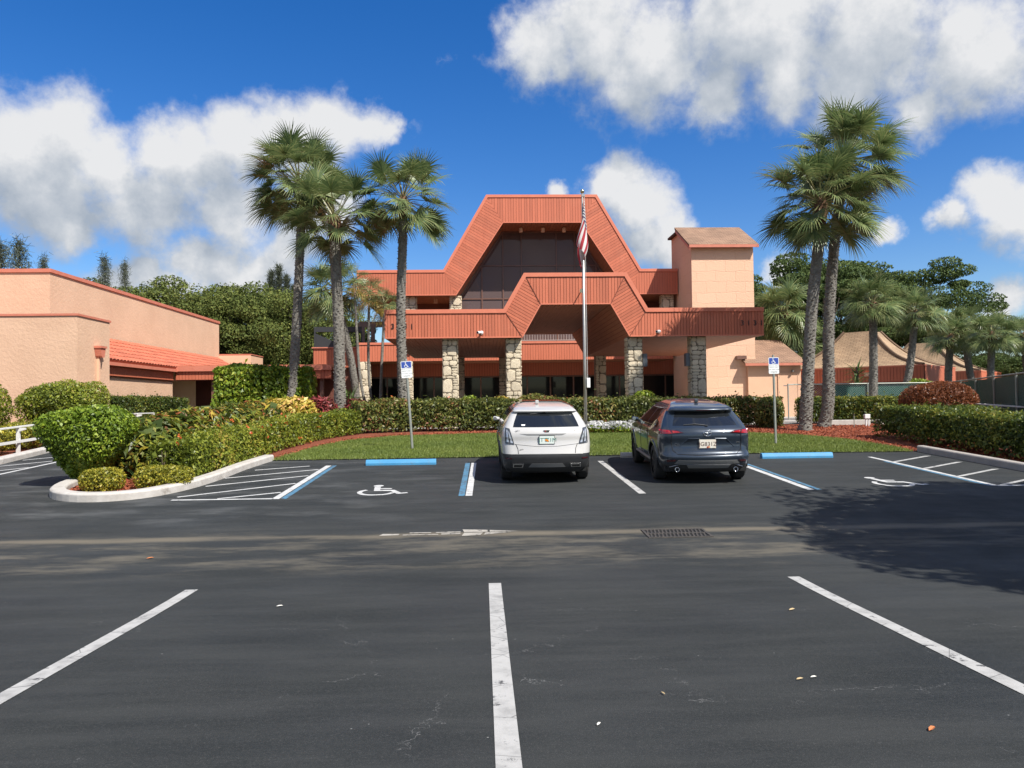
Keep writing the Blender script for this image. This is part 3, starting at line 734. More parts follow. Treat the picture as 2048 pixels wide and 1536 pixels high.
BOARD_BUDGET = [0]
def boarded_band(name, pieces, y0, pitch, single=True, cap=None):
    """a fascia of boards at y0 facing the lot. pieces: quads ((outer a, outer b), (inner a, inner b)) in x offset, z"""
    root = None
    back = MB()
    for (oa, ob), (ia, ib) in pieces:
        q = [(XC + oa[0], oa[1]), (XC + ob[0], ob[1]), (XC + ib[0], ib[1]), (XC + ia[0], ia[1])]
        back.prism(q, lambda a, b, k: (a, y0 + 0.03 + 0.09 * k, b))
    root = back.build(name, M['board_dark'], club)
    joined = MB()
    for (oa, ob), (ia, ib) in pieces:
        q = [(XC + oa[0], oa[1]), (XC + ob[0], ob[1]), (XC + ib[0], ib[1]), (XC + ia[0], ia[1])]
        d = Vector((ob[0] - oa[0], ob[1] - oa[1])); ln = d.length; d /= ln
        o = Vector(q[0])
        ts = [(Vector(p) - o).dot(d) for p in q]
        t0, t1 = min(ts), max(ts); n = max(1, round((t1 - t0) / pitch)); st = (t1 - t0) / n
        for k in range(n):
            lo, hi = t0 + k * st + 0.007, t0 + (k + 1) * st - 0.007
            c0 = d.dot(o)
            p = clip_poly(clip_poly(q, -d.x, -d.y, -(lo + c0)), d.x, d.y, hi + c0)
            if len(p) < 3: continue
            # reverse winding differences do not matter: normals are recalculated
            mb = MB() if single else joined
            dy = random.uniform(-0.003, 0.003)
            mb.prism(p, lambda a, b, kk: (a, y0 + dy + 0.028 * kk, b))
            if single: mb.build('board', M['board'], root)
    if not single: joined.build('boards', M['board'], root, kind='stuff')
    return root

def outline_cap(name, pts, y0, y1, h, m, parent, proud=0.04):
    """coping that follows a polyline of (x offset, z)"""
    mb = MB()
    P = [Vector((XC + a, b)) for a, b in pts]; n = len(P); up = []
    for i in range(n):
        d1 = (P[i] - P[i - 1]).normalized() if i else (P[1] - P[0]).normalized()
        d2 = (P[i + 1] - P[i]).normalized() if i < n - 1 else d1
        nn = (Vector((-d1.y, d1.x)) + Vector((-d2.y, d2.x))).normalized()
        up.append(nn / max(0.4, nn.dot(Vector((-d1.y, d1.x)))))
    for i in range(n - 1):
        a, b = P[i], P[i + 1]
        q = [a - up[i] * (h - 0.02), b - up[i + 1] * (h - 0.02), b + up[i + 1] * 0.02, a + up[i] * 0.02]
        mb.prism([tuple(v) for v in q], lambda x, z, k: (x, y0 - proud + (y1 - y0 + proud) * k, z))
    return mb.build(name, m, parent)

def soffit_run(name, pts, y0, y1, m, pitch=0.16):
    """boards laid front to back under each facet of a polyline of (x offset, z)"""
    back = MB(); bd = MB()
    for (a, b) in zip(pts[:-1], pts[1:]):
        A, B = Vector((XC + a[0], a[1])), Vector((XC + b[0], b[1])); d = (B - A); ln = d.length; d /= ln; nn = Vector((-d.y, d.x))
        q = [A + nn * 0.03, B + nn * 0.03, B + nn * 0.09, A + nn * 0.09]
        back.prism([tuple(v) for v in q], lambda x, z, k: (x, y0 + (y1 - y0) * k, z))
        n = max(1, round(ln / pitch)); st = ln / n
        for k in range(n):
            p0, p1 = A + d * (k * st + 0.007), A + d * ((k + 1) * st - 0.007)
            q = [p0, p1, p1 + nn * 0.028, p0 + nn * 0.028]
            bd.prism([tuple(v) for v in q], lambda x, z, kk: (x, y0 + (y1 - y0) * kk, z))
    r = back.build(name, M['board_dark'], club)
    bd.build('boards', m, r, kind='stuff')
    return r

# stones are cut once and reused
def stone_mesh(i):
    rr = random.Random(100 + i); n = 9
    ang = sorted([2 * math.pi * k / n + rr.uniform(-0.16, 0.16) for k in range(n)])
    def rad(a):  # rounded square
        c, s = abs(math.cos(a)), abs(math.sin(a)); return 0.5 / ((c ** 9 + s ** 9) ** (1 / 9)) * rr.uniform(0.84, 1.05)
    rs = [rad(a) for a in ang]
    ring = lambda k, y: [(r * k * math.cos(a), y, r * k * math.sin(a)) for a, r in zip(ang, rs)]
    vs = ring(1.0, 0.0) + ring(0.96, -0.6) + ring(0.84, -0.92)
    vs += [(rr.uniform(-0.1, 0.1), -1.0 - rr.uniform(0, 0.15), rr.uniform(-0.1, 0.1))]
    fs = []
    for j in range(2):
        for k in range(n):
            k2 = (k + 1) % n; fs.append((j * n + k, j * n + k2, (j + 1) * n + k2, (j + 1) * n + k))
    for k in range(n): fs.append((2 * n + k, 2 * n + (k + 1) % n, 3 * n))
    me = bpy.data.meshes.new('stone'); me.from_pydata(vs, [], fs); me.materials.append(M['stone'])
    bm = bmesh.new(); bm.from_mesh(me); bmesh.ops.recalc_face_normals(bm, faces=bm.faces); bm.to_mesh(me); bm.free()
    return me
STONES = [stone_mesh(i) for i in range(14)]
def stone_face(parent, p, u, n, w, h, rr, big=True):
    """lay irregular stones on a face: p lower corner, u along, n outward"""
    off = origin_of(parent); z = 0.0
    ang = math.atan2(n[0], -n[1])
    def put(x, zz, sw, sh):
        o = bpy.data.objects.new('stone', rr.choice(STONES)); COL.objects.link(o); o.parent = parent
        c = Vector(p) + Vector(u) * (x + sw / 2) + Vector((0, 0, zz + sh / 2)) - Vector(n) * 0.012
        o.location = c - off; o.rotation_euler = (0, 0, ang)
        o.scale = ((sw + 0.006) * (1 if rr.random() < 0.5 else -1), rr.uniform(0.035, 0.06), (sh + 0.0))
    while z < h - 0.04:
        r = rr.random()
        rh = rr.uniform(0.38, 0.62) if (big and r < 0.30) else rr.uniform(0.10, 0.24)
        rh = min(rh, h - z)
        if rh > 0.3:
            side = rr.random() < 0.5; bw = w * rr.uniform(0.58, 0.74); x0 = 0 if side else w - bw
            put(x0, z, bw, rh)
            zz = z; xs = bw if side else 0
            while zz < z + rh - 0.03:
                hh = min(rr.uniform(0.09, 0.2), z + rh - zz); put(xs, zz, w - bw, hh); zz += hh
        else:
            x = 0
            while x < w - 0.02:
                sw = min(rr.uniform(0.12, 0.42), w - x)
                if w - x - sw < 0.08: sw = w - x
                put(x, z, sw, rh); x += sw
        z += rh
def stone_column(x, y, w, z0, z1, seed, side=None, d=None, front=True):
    d = d or w
    mb = MB(); mb.box(x - w / 2, x + w / 2, y, y + d, z0, z1)
    c = mb.build('stone_column', M['mortar'], club)
    rr = random.Random(seed)
    stone_face(c, (x - w / 2, y, z0), (1, 0, 0), (0, -1, 0), w, z1 - z0, rr)
    if side == 'left': stone_face(c, (x - w / 2, y + d, z0), (0, -1, 0), (-1, 0, 0), d, z1 - z0, rr)
    if side == 'right': stone_face(c, (x + w / 2, y, z0), (0, 1, 0), (1, 0, 0), d, z1 - z0, rr)
    return c

# --- porte-cochere: wings, raised middle, lined ceiling
CO = [(-7.67, 5.37), (-2.91, 5.37), (-2.07, 6.82), (2.07, 6.82), (2.91, 5.37), (7.67, 5.37)]
CI = [(-7.67, 4.25), (-2.17, 4.25), (-1.42, 5.57), (1.42, 5.57), (2.17, 4.25), (7.67, 4.25)]
pieces = [((CO[i], CO[i + 1]), (CI[i], CI[i + 1])) for i in range(5)]
canopy = boarded_band('canopy_fascia', pieces, 30.0, 0.122)
outline_cap('coping', CO, 30.0, 30.12, 0.16, M['trim'], canopy)
outline_cap('bottom_trim', [(a, b + 0.012) for a, b in CI], 30.0, 30.02, 0.045, M['trim'], canopy, proud=0.012)
mb = MB()      # thin mitre strips where the boards change direction
for i in (1, 2, 3, 4):
    a, b = Vector((XC + CO[i][0], CO[i][1])), Vector((XC + CI[i][0], CI[i][1])); d = (b - a).normalized(); s = Vector((-d.y, d.x)) * 0.014
    mb.prism([tuple(a + s), tuple(a - s), tuple(b - s), tuple(b + s)], lambda x, z, k: (x, 29.984 + 0.02 * k, z))
mb.build('mitre_strip', M['board_dark'], canopy)
CB = 43.2
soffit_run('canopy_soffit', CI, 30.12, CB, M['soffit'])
mb = MB()
for i in range(5):
    a, b = CO[i], CO[i + 1]
    mb.prism([(XC + a[0], a[1] - 0.06), (XC + b[0], b[1] - 0.06), (XC + b[0], b[1] - 0.2), (XC + a[0], a[1] - 0.2)], lambda x, z, k: (x, 30.12 + (CB - 30.12) * k, z))
for s in (-1, 1):
    mb.box(*sorted((XC + s * 7.67, XC + s * 7.58)), 30.125, CB, 4.28, 5.30)
for i in range(5):
    q = [(XC + p[0], p[1]) for p in (CO[i], CO[i + 1], CI[i + 1], CI[i])]
    mb.prism([(q[0][0], q[0][1] - 0.21), (q[1][0], q[1][1] - 0.21), (q[2][0], q[2][1] + 0.1), (q[3][0], q[3][1] + 0.1)], lambda x, z, k: (x, CB - 0.1 + 0.09 * k, z))
mb.build('canopy_roof', M['board_dark'], club)
for i, x in enumerate((-5.1, -2.53, 2.45, 5.08)):
    stone_column(XC + x, 30.35, 0.60, G, 4.27, 20 + i, side='right' if x < 0 else 'left')
for i, x in enumerate((-5.1, -2.53, 2.95, 5.08)):
    stone_column(XC + x, 42.4, 0.60, G, 4.27, 40 + i, side=None)
for x in (6.62, 8.40):     # box sconces on the right-hand columns
    mb = MB(); mb.box(x - 0.02, x + 0.16, 30.5, 30.8, 3.05, 3.58); mb.build('wall_sconce', M['grey_box'], club, bevel=0.01)

# house numbers
def numerals(x0, dx, z, names='3131'):
    for k, ch in enumerate(names):
        text('house_numeral', ch, 0.30, (x0 + dx * k, 29.985, z), M['black_numeral'], club, extrude=0.012)
numerals(XC - 7.34, 0.255, 4.72)
numerals(XC + 6.78, 0.262, 4.74)

# --- main roof: wings, tall trapezoid gable
MO = [(-11.4, 9.84), (-6.11, 9.84), (-3.42, 14.48), (3.42, 14.48), (6.11, 9.84), (8.42, 9.84)]
MI = [(-11.4, 8.3), (-5.35, 8.3), (-2.42, 12.77), (2.42, 12.77), (5.35, 8.3), (8.42, 8.3)]
pm = [((MO[i], MO[i + 1]), (MI[i], MI[i + 1])) for i in range(5)]
gable = boarded_band('roof_fascia', pm[1:4], 46.0, 0.165)
wingsf = boarded_band('wing_fascia', [pm[0], pm[4]], 46.004, 0.165, single=False)
outline_cap('coping', MO, 46.0, 46.12, 0.17, M['trim'], gable)
outline_cap('bottom_trim', [(a, b + 0.012) for a, b in MI], 46.0, 46.02, 0.05, M['trim'], gable, proud=0.012)
MBK = 60.0
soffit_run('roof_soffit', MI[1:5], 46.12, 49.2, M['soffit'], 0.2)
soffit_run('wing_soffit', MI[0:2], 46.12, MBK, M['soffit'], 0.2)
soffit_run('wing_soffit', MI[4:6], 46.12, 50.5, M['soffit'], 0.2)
mb = MB()
for i in range(5):
    a, b = MO[i], MO[i + 1]
    mb.prism([(XC + a[0], a[1] - 0.08), (XC + b[0], b[1] - 0.08), (XC + b[0], b[1] - 0.25), (XC + a[0], a[1] - 0.25)], lambda x, z, k: (x, 46.12 + (MBK - 46.12) * k, z))
mb.box(XC - 11.4, XC - 11.3, 46.13, MBK, 8.33, 9.75)
mb.build('main_roof', M['board_dark'], club)
for x in (2.55, 3.95, 5.3):      # small cans under the gable
    mb = MB(); mb.lathe([(0.001, 0), (0.12, 0), (0.12, 0.26), (0.06, 0.3)], (x, 47.2, 12.44), n=12); mb.build('soffit_light', M['stucco_smooth'], club)
mb = MB(); mb.lathe([(0.001, 0), (0.12, 0), (0.12, 0.26), (0.06, 0.3)], (-2.9, 47.6, 8.02), n=12); mb.build('soffit_light', M['stucco_smooth'], club)

# --- big window: panes cut to the trapezoid, one part each, between bronze mullions
YW = 48.4
def half_w(z): return 5.16 if z < 8.45 else 5.16 + (2.42 - 5.16) * (z - 8.45) / (12.77 - 8.45)
vx = [-5.16, -3.75, -2.38, -1.18, 1.10, 2.30, 3.70, 5.16]
vz = [5.45, 6.9, 8.38, 10.53, 12.74]
win = empty('gable_window', (0, YW - 38, 8), parent=club)
win.location = Vector((XC, YW, 8.0)) - origin_of(club)
for j in range(len(vz) - 1):
    for i in range(len(vx) - 1):
        q = [(vx[i] + 0.035, vz[j] + 0.035), (vx[i + 1] - 0.035, vz[j] + 0.035), (vx[i + 1] - 0.035, vz[j + 1] - 0.035), (vx[i] + 0.035, vz[j + 1] - 0.035)]
        k = (2.42 - 5.16) / (12.77 - 8.45)
        q = clip_poly(q, 1, -k, 5.16 - k * 8.45 - 0.03)
        if len(q) >= 3: q = clip_poly(q, -1, -k, 5.16 - k * 8.45 - 0.03)
        if len(q) < 3: continue
        tilt = random.uniform(-0.004, 0.004)
        mb = MB(); mb.prism([(XC + a, b) for a, b in q], lambda a, b, kk: (a, YW + tilt * (b - 9) + 0.03 * kk, b)); mb.build('pane', M['glass_dark'], win)
for x in vx[1:-1]:
    zt = 12.74 if abs(x) < 2.42 else 8.45 + (5.16 - abs(x)) / (5.16 - 2.42) * (12.77 - 8.45)
    mb = MB(); mb.box(XC + x - 0.04, XC + x + 0.04, YW - 0.06, YW + 0.05, 5.45, zt); mb.build('mullion', M['mullion'], win)
for z in vz[1:-1]:
    hw = half_w(z); mb = MB(); mb.box(XC - hw, XC + hw, YW - 0.055, YW + 0.045, z - 0.04, z + 0.04); mb.build('transom', M['mullion'], win)
mb = MB()
for s in (-1, 1):
    mb.prism([(XC + s * 5.16, 8.45), (XC + s * 2.42, 12.77), (XC + s * 2.30, 12.77), (XC + s * 5.05, 8.45)], lambda a, b, k: (a, YW - 0.07 + 0.12 * k, b))
    mb.box(*sorted((XC + s * 5.16, XC + s * 5.06)), YW - 0.07, YW + 0.05, 5.45, 8.45)
mb.box(XC - 2.4, XC + 2.4, YW - 0.065, YW + 0.05, 12.66, 12.76)
mb.build('frame', M['mullion'], win)
mb = MB(); mb.prism([(XC - 5.2, 5.35), (XC + 5.2, 5.35), (XC + 5.2, 8.4), (XC + 2.4, 12.75), (XC - 2.4, 12.75), (XC - 5.2, 8.4)], lambda a, b, k: (a, YW + 0.3 + 0.1 * k, b)); mb.build('window_backing', M['void'], club)

# --- upper floor behind the wings
mb = MB(); mb.box(XC - 9.6, XC - 5.3, 50.0, 50.2, 5.4, 8.3); mb.build('upper_wall', M['wall_brown'], club)
mb = MB(); mb.box(XC + 5.3, XC + 8.5, 49.6, 49.8, 5.4, 8.3); mb.build('upper_wall', M['wall_brown'], club)
for x0 in (XC - 7.7, XC - 6.55, XC + 5.8, XC + 6.9):
    yy = 49.96 if x0 < XC else 49.56
    mb = MB(); mb.box(x0, x0 + 1.0, yy - 0.03, yy, 6.1, 7.75)
    w_ = mb.build('upper_window', M['glass_store'], club)
    mb = MB(); mb.box(x0 - 0.06, x0, yy - 0.05, yy, 6.05, 7.8); mb.box(x0 + 1.0, x0 + 1.06, yy - 0.05, yy, 6.05, 7.8); mb.box(x0, x0 + 1.0, yy - 0.05, yy, 7.75, 7.81); mb.build('frame', M['mullion'], w_)
for i, x in enumerate((-8.22, -5.42, 7.9)):
    stone_column(XC + x, 46.5, 0.72, 5.4, 8.32, 60 + i, side='right' if x < 0 else 'left')
# --- first-floor deck: fascia, slab, railing
deck = boarded_band('deck_fascia', [(((-11.45, 5.36), (8.3, 5.36)), ((-11.45, 4.32), (8.3, 4.32)))], 47.0, 0.165, single=False)
mb = MB(); mb.box(XC - 11.5, XC + 8.3, 46.95, 47.12, 5.36, 5.5); mb.build('coping', M['trim'], deck)
mb = MB(); mb.box(XC - 11.4, XC + 8.3, 47.13, 53, 4.9, 5.3); mb.build('deck_slab', M['stucco_smooth'], club)
rl = empty('balcony_railing', parent=club); rl.location = Vector((XC, 47.5, 5.5)) - origin_of(club)
mb = MB(); mb.box(XC - 5.0, XC + 5.0, 47.47, 47.53, 6.36, 6.42); mb.box(XC - 5.0, XC + 5.0, 47.48, 47.52, 5.58, 5.62); mb.build('rail', M['rail_metal'], rl)
for k in range(60):
    x = XC - 4.95 + 9.9 * k / 59; mb = MB(); mb.box(x - 0.012, x + 0.012, 47.488, 47.512, 5.62, 6.36); mb.build('baluster', M['rail_metal'], rl)
# --- ground floor: dark storefront in the shade
sf = empty('storefront', parent=club); sf.location = Vector((XC, 50, G)) - origin_of(club)
YS = 50.0
xs = [XC - 13.2 + 1.55 * k for k in range(16)]
for a, b in zip(xs[:-1], xs[1:]):
    mb = MB(); mb.box(a + 0.04, b - 0.04, YS, YS + 0.02, G + 0.12, 3.35); mb.build('pane', M['glass_store'], sf)
for x in xs:
    mb = MB(); mb.box(x - 0.045, x + 0.045, YS - 0.05, YS + 0.05, G, 3.4); mb.build('mullion', M['mullion'], sf)
mb = MB(); mb.box(xs[0], xs[-1], YS - 0.04, YS + 0.04, G, G + 0.12); mb.box(xs[0], xs[-1], YS - 0.045, YS + 0.06, 3.36, 3.44); mb.build('frame', M['mullion'], sf)
mb = MB()
for k in range(136):
    x = xs[0] + k * 0.171; mb.box(x, x + 0.155, YS - 0.07, YS - 0.04, 3.46, 4.9)
hd = mb.build('shaded_boards', M['board'], club, kind='stuff')
mb = MB(); mb.box(xs[0], xs[-1], YS - 0.04, YS + 0.2, 3.45, 4.89); mb.box(xs[0], xs[-1], YS + 0.6, YS + 0.7, G, 4.8); mb.box(xs[0], xs[0] + 0.1, YS + 0.1, YS + 3, G, 4.8); mb.build('storefront_backing', M['board_dark'], club)
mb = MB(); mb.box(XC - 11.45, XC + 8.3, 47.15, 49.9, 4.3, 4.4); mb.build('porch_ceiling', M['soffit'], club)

# --- left service wing: shaded boards, terrace screen, pergola
mb = MB()
for k in range(19):
    x = -10.8 + k * 0.165; mb.box(x, x + 0.15, 48.55, 48.58, 4.05, 5.28)
lw = mb.build('side_wing_boards', M['board'], club, kind='stuff')
mb = MB(); mb.box(-10.85, -7.68, 48.6, 52, 4.0, 5.25); mb.box(-10.8, -7.7, 48.9, 49.0, G, 4.0); mb.build('side_wing', M['wall_brown'], club)
mb = MB(); mb.box(-10.9, -7.68, 48.45, 48.7, 5.29, 5.36); mb.build('coping', M['coping'], club)
ts = empty('terrace_screen', parent=club); ts.location = Vector((-10, 50, 5.3)) - origin_of(club)
mb = MB(); mb.box(-11.0, -7.9, 49.6, 49.75, 6.45, 6.78); mb.build('beam', M['dark_screen'], ts)
mb = MB(); mb.box(-11.0, -10.9, 49.6, 49.7, 5.3, 6.45); mb.box(-7.95, -7.85, 49.6, 49.7, 5.3, 6.45); mb.build('post', M['dark_screen'], ts)
mb = MB(); mb.prism([(-10.9, 5.3), (-9.1, 5.3), (-9.1, 5.55), (-10.9, 6.35)], lambda a, b, k: (a, 49.64 + 0.03 * k, b)); mb.build('screen_panel', M['dark_screen'], ts)
for k in range(9):
    x = -9.0 + k * 0.13; mb = MB(); mb.box(x, x + 0.025, 49.64, 49.67, 5.3, 6.45); mb.build('baluster', M['dark_screen'], ts)
pg = empty('pergola', parent=club); pg.location = Vector((-7, 53, 5.3)) - origin_of(club)
mb = MB(); mb.box(-8.6, -4.4, 52.6, 52.8, 7.05, 7.45); mb.build('beam', M['taupe'], pg)
for x in (-8.3, -7.6, -5.2):
    mb = MB(); mb.box(x - 0.13, x + 0.13, 52.6, 52.8, 5.3, 7.05); mb.build('post', M['taupe'], pg)
for i, (x, y, z1) in enumerate(((-7.34, 46.95, 4.32), (-10.1, 47.9, 4.05), (-4.7, 46.95, 4.32))):
    c = stone_column(x, y, 0.66, G, z1, 80 + i, side='right')

# --- stair tower, rising behind the right wing
def roof_uv(mb_build, u, v):
    """planar uv along roof: u axis, v axis (unit vectors) so shingle courses run level"""
    me = mb_build.data; uv = me.uv_layers.new(name='UVMap')
    U, V = Vector(u).normalized(), Vector(v).normalized()
    for lp in me.loops:
        p = me.vertices[lp.vertex_index].co; uv.data[lp.index].uv = (p.dot(U), p.dot(V))
TX0, TX1, TY0, TY1 = 12.27, 15.93, 43.1, 47.6
mb = MB(); zb, zf = 12.05, 10.55
mb.add([(TX0, TY0, G), (TX1, TY0, G), (TX1, TY1, G), (TX0, TY1, G), (TX0, TY0, zf), (TX1, TY0, zf), (TX1, TY1, zb), (TX0, TY1, zb), (TX0, 45.9, 12.12), (TX1, 45.9, 12.12)],
       [(0, 1, 5, 4), (1, 2, 6, 9, 5), (3, 0, 4, 8, 7), (2, 3, 7, 6), (4, 5, 9, 8), (8, 9, 6, 7), (0, 3, 2, 1)])
mb.build('stair_tower', M['stucco_block'], club)
mb = MB(); P0, P1 = (42.72, 10.68), (45.95, 12.42)
mb.prism([(P0[0], P0[1]), (P1[0], P1[1]), (P1[0], P1[1] - 0.13), (P0[0], P0[1] - 0.13)], lambda y, z, k: (TX0 - 0.22 + (TX1 - TX0 + 0.42) * k, y, z))
tr = mb.build('tower_roof', M['shingle'], club); roof_uv(tr, (1, 0, 0), (0, P1[0] - P0[0], P1[1] - P0[1]))
mb = MB(); mb.box(TX0 - 0.22, TX1 + 0.2, 42.69, 42.72, 10.5, 10.66); mb.prism([(42.73, 10.53), (45.93, 12.26), (45.93, 12.1), (42.73, 10.38)], lambda y, z, k: (TX0 - 0.2 + 0.03 * k, y, z)); mb.build('fascia_trim', M['coping'], club)
mb = MB(); mb.box(TX0 - 0.22, TX1 + 0.2, 45.97, 47.7, 12.0, 12.12); mb.build('tower_back_roof', M['shingle'], club)
# small annex with a door
mb = MB(); AX0, AX1, AY0, AY1 = 15.40, 18.5, 42.86, 47.0
mb.prism([(AY0, G), (AY0, 3.62), (46.4, 5.1), (AY1, 5.1), (AY1, G)], lambda y, z, k: (AX0 + (AX1 - AX0) * k, y, z)); mb.build('annex', M['stucco_smooth'], club)
mb = MB(); mb.prism([(42.5, 3.78), (46.5, 5.40), (46.5, 5.28), (42.5, 3.66)], lambda y, z, k: (15.12 + 3.62 * k, y, z))
ar = mb.build('annex_roof', M['shingle'], club); roof_uv(ar, (1, 0, 0), (0, 4.0, 1.62))
mb = MB(); mb.box(15.12, 18.74, 42.47, 42.5, 3.60, 3.74); mb.build('fascia_trim', M['coping'], club)
mb = MB(); mb.box(17.2, 18.28, 42.82, 42.87, G, 3.12)
dr = mb.build('door', M['stucco_smooth'], club)
mb = MB(); mb.box(17.13, 17.2, 42.80, 42.88, G, 3.2); mb.box(18.28, 18.35, 42.80, 42.88, G, 3.2); mb.box(17.2, 18.28, 42.80, 42.88, 3.12, 3.2); mb.build('door_frame', M['stucco_smooth'], dr)
mb = MB()
for z in (1.0, 2.0, 2.85): mb.tube([(17.2, 42.81, z), (17.2, 42.81, z + 0.12)], 0.018, 8)
mb.build('hinge', M['galv'], dr)
mb = MB(); mb.box(17.45, 17.75, 42.815, 42.825, 2.42, 2.46); mb.build('plaque', M['grey_box'], dr)
mb = MB(); mb.lathe([(0.001, 0), (0.09, 0.0), (0.05, 0.12), (0.02, 0.14)], (17.95, 42.68, 3.22), n=12); mb.tube([(17.95, 42.87, 3.34), (17.95, 42.68, 3.35)], 0.015, 6); mb.build('door_light', M['iron'], club)
mb = MB(); mb.box(14.75, 15.3, 42.75, 43.08, 4.0, 4.2); mb.build('wall_light', M['mullion'], club)

# security cameras and the bullet lamp on the canopy
def camera_unit(x, z, label):
    r = empty('security_camera', (x, 29.95, z), label=label, cat='security camera', group='white security cameras on the canopy')
    mb = MB(); mb.lathe([(0.001, 0), (0.07, 0), (0.07, -0.03), (0.001, -0.03)], (x, 29.95 + 0.03, z - 0.02), 'Y', 16); mb.tube([(x, 29.95, z - 0.02), (x, 29.85, z - 0.05)], 0.02, 8); mb.build('bracket', M['cam_white'], r)
    mb = MB(); mb.tube([(x + 0.02, 29.9, z - 0.02), (x - 0.16, 29.66, z - 0.05)], [0.05, 0.055], 12); mb.build('body', M['cam_white'], r, smooth=False)
    mb = MB(); mb.tube([(x - 0.155, 29.667, z - 0.049), (x - 0.168, 29.65, z - 0.052)], [0.04, 0.04], 12); mb.build('lens', M['void'], r)
camera_unit(0.0, 4.47, 'white bullet security camera on the canopy left of the trapezoid arch')
camera_unit(7.15, 4.45, 'white bullet security camera on the canopy above the right hand columns')
lamp = empty('bullet_lamp', (4.0, 29.9, 6.07), label='small bullet lamp on an arm in the middle of the arch fascia', cat='lamp')
mb = MB(); mb.tube([(4.0, 29.98, 6.05), (4.0, 29.55, 6.08)], 0.022, 8); mb.build('arm', M['mullion'], lamp)
mb = MB(); mb.tube([(4.0, 29.62, 6.02), (3.97, 29.40, 6.02)], [0.07, 0.085], 12); mb.build('head', M['brass'], lamp)

# ------------------------------------------------------------------ peach hall on the left
hall = empty('peach_hall', (-17, 35, G), label='windowless peach stucco hall with a red tiled lean-to roof beside the drive', cat='building')
mb = MB(); mb.box(-30, -17.8, 31.6, 51.5, 0.3, 7.25); mb.build('wall', M['stucco'], hall)
mb = MB(); mb.box(-30.05, -17.74, 31.54, 51.56, 7.25, 7.40); mb.build('coping', M['coping'], hall)
mb = MB(); mb.box(-30, -14.85, 28.1, 30.5, 0.3, 5.02); mb.build('wall', M['stucco'], hall)
mb = MB(); mb.box(-30.05, -14.81, 28.06, 30.55, 5.02, 5.10); mb.build('coping', M['coping'], hall)
mb = MB(); mb.box(-30, -15.95, 30.5, 39.3, 0.3, 3.3); mb.build('wall', M['stucco'], hall)
mb = MB(); mb.box(-30, -15.68, 51.52, 54.3, 3.0, 5.12); mb.build('back_block', M['stucco_smooth'], hall)
mb = MB(); mb.box(-30, -15.64, 51.5, 54.3, 5.12, 5.18); mb.build('coping', M['coping'], hall)
mb = MB(); mb.prism([(-17.75, 4.88), (-15.72, 3.66), (-15.72, 3.55), (-17.75, 4.6)], lambda x, z, k: (x, 30.52 + (51.3 - 30.52) * k, z)); mb.prism([(-17.75, 4.59), (-15.73, 3.54), (-17.75, 3.4)], lambda x, z, k: (x, 51.2 + 0.05 * k, z))
rf = mb.build('roof', M['tile'], hall)
# barrel tiles: every tile a piece, in courses stepping down the slope
def tile_mesh(l):
    vs = []; fs = []; n = 5; w = 0.30
    for j in range(2):
        for k in range(n + 1):
            a = math.pi * k / n
            vs.append((l * j, -math.cos(a) * w / 2, math.sin(a) * 0.065 + (0.03 if j else 0.0)))
    for k in range(n): fs.append((k, k + 1, n + 2 + k, n + 1 + k))
    m_ = len(vs); vs += [(l, -w / 2, -0.02), (l, w / 2, -0.02)]; fs.append(tuple(range(n + 1, 2 * n + 2)) + (m_ + 1, m_))
    me = bpy.data.meshes.new('roof_tile'); me.from_pydata(vs, [], fs); me.materials.append(M['tile']); return me
sl = Vector((2.03, 0, -1.22)); sll = sl.length; sdir = sl.normalized()
course = 6; tl = sll / course
TM = tile_mesh(tl + 0.05)
rot = math.atan2(1.22, 2.03)
off = origin_of(rf); cnt = 0
rest = []
for j in range(38 * 2):
    y = 30.7 + 0.31 * j
    if y > 51.0: break
    for c in range(course):
        p = Vector((-17.75, y, 4.885)) + sdir * (tl * c)
        if cnt < 298 and y < 48:
            o = bpy.data.objects.new('tile', TM); COL.objects.link(o); o.parent = rf; o.location = p - off
            o.rotation_euler = (0, rot, 0); o.rotation_euler.y += random.uniform(-0.006, 0.006); cnt += 1
        else: rest.append(p)
mb = MB()
tv = [Vector(v.co) for v in TM.vertices]; tf = [tuple(p.vertices) for p in TM.polygons]; rm = Matrix.Rotation(rot, 3, 'Y')
for p in rest: mb.add([rm @ v + p for v in tv], tf)
mb.build('tiles', M['tile'], rf, kind='stuff')
mb = MB(); mb.box(-15.78, -15.62, 30.5, 39.2, 3.42, 3.56); mb.build('gutter', M['coping'], hall)
mb = MB()
for k in range(52):
    y = 30.55 + 0.165 * k; mb.box(-15.86, -15.83, y, y + 0.15, 3.0, 3.42)
mb.build('fascia_boards', M['board'], hall, kind='stuff')
mb = MB(); mb.box(-15.95, -15.87, 30.52, 39.2, 2.95, 3.44); mb.build('fascia', M['board_dark'], hall)
dp = empty('downspout', parent=hall); dp.location = Vector((-14.8, 29.5, 2)) - origin_of(hall)
mb = MB(); mb.prism([(29.32, 3.92), (29.68, 3.92), (29.68, 3.86), (29.62, 3.62), (29.58, 3.56), (29.42, 3.56), (29.38, 3.62), (29.32, 3.86)], lambda y, z, k: (-14.84 + 0.24 * k, y, z)); mb.box(-14.84, -14.56, 29.28, 29.72, 3.92, 4.0); mb.build('hopper', M['coping'], dp)
mb = MB(); mb.box(-14.84, -14.73, 29.45, 29.55, 0.4, 3.56); mb.build('pipe', M['stucco_smooth'], dp)
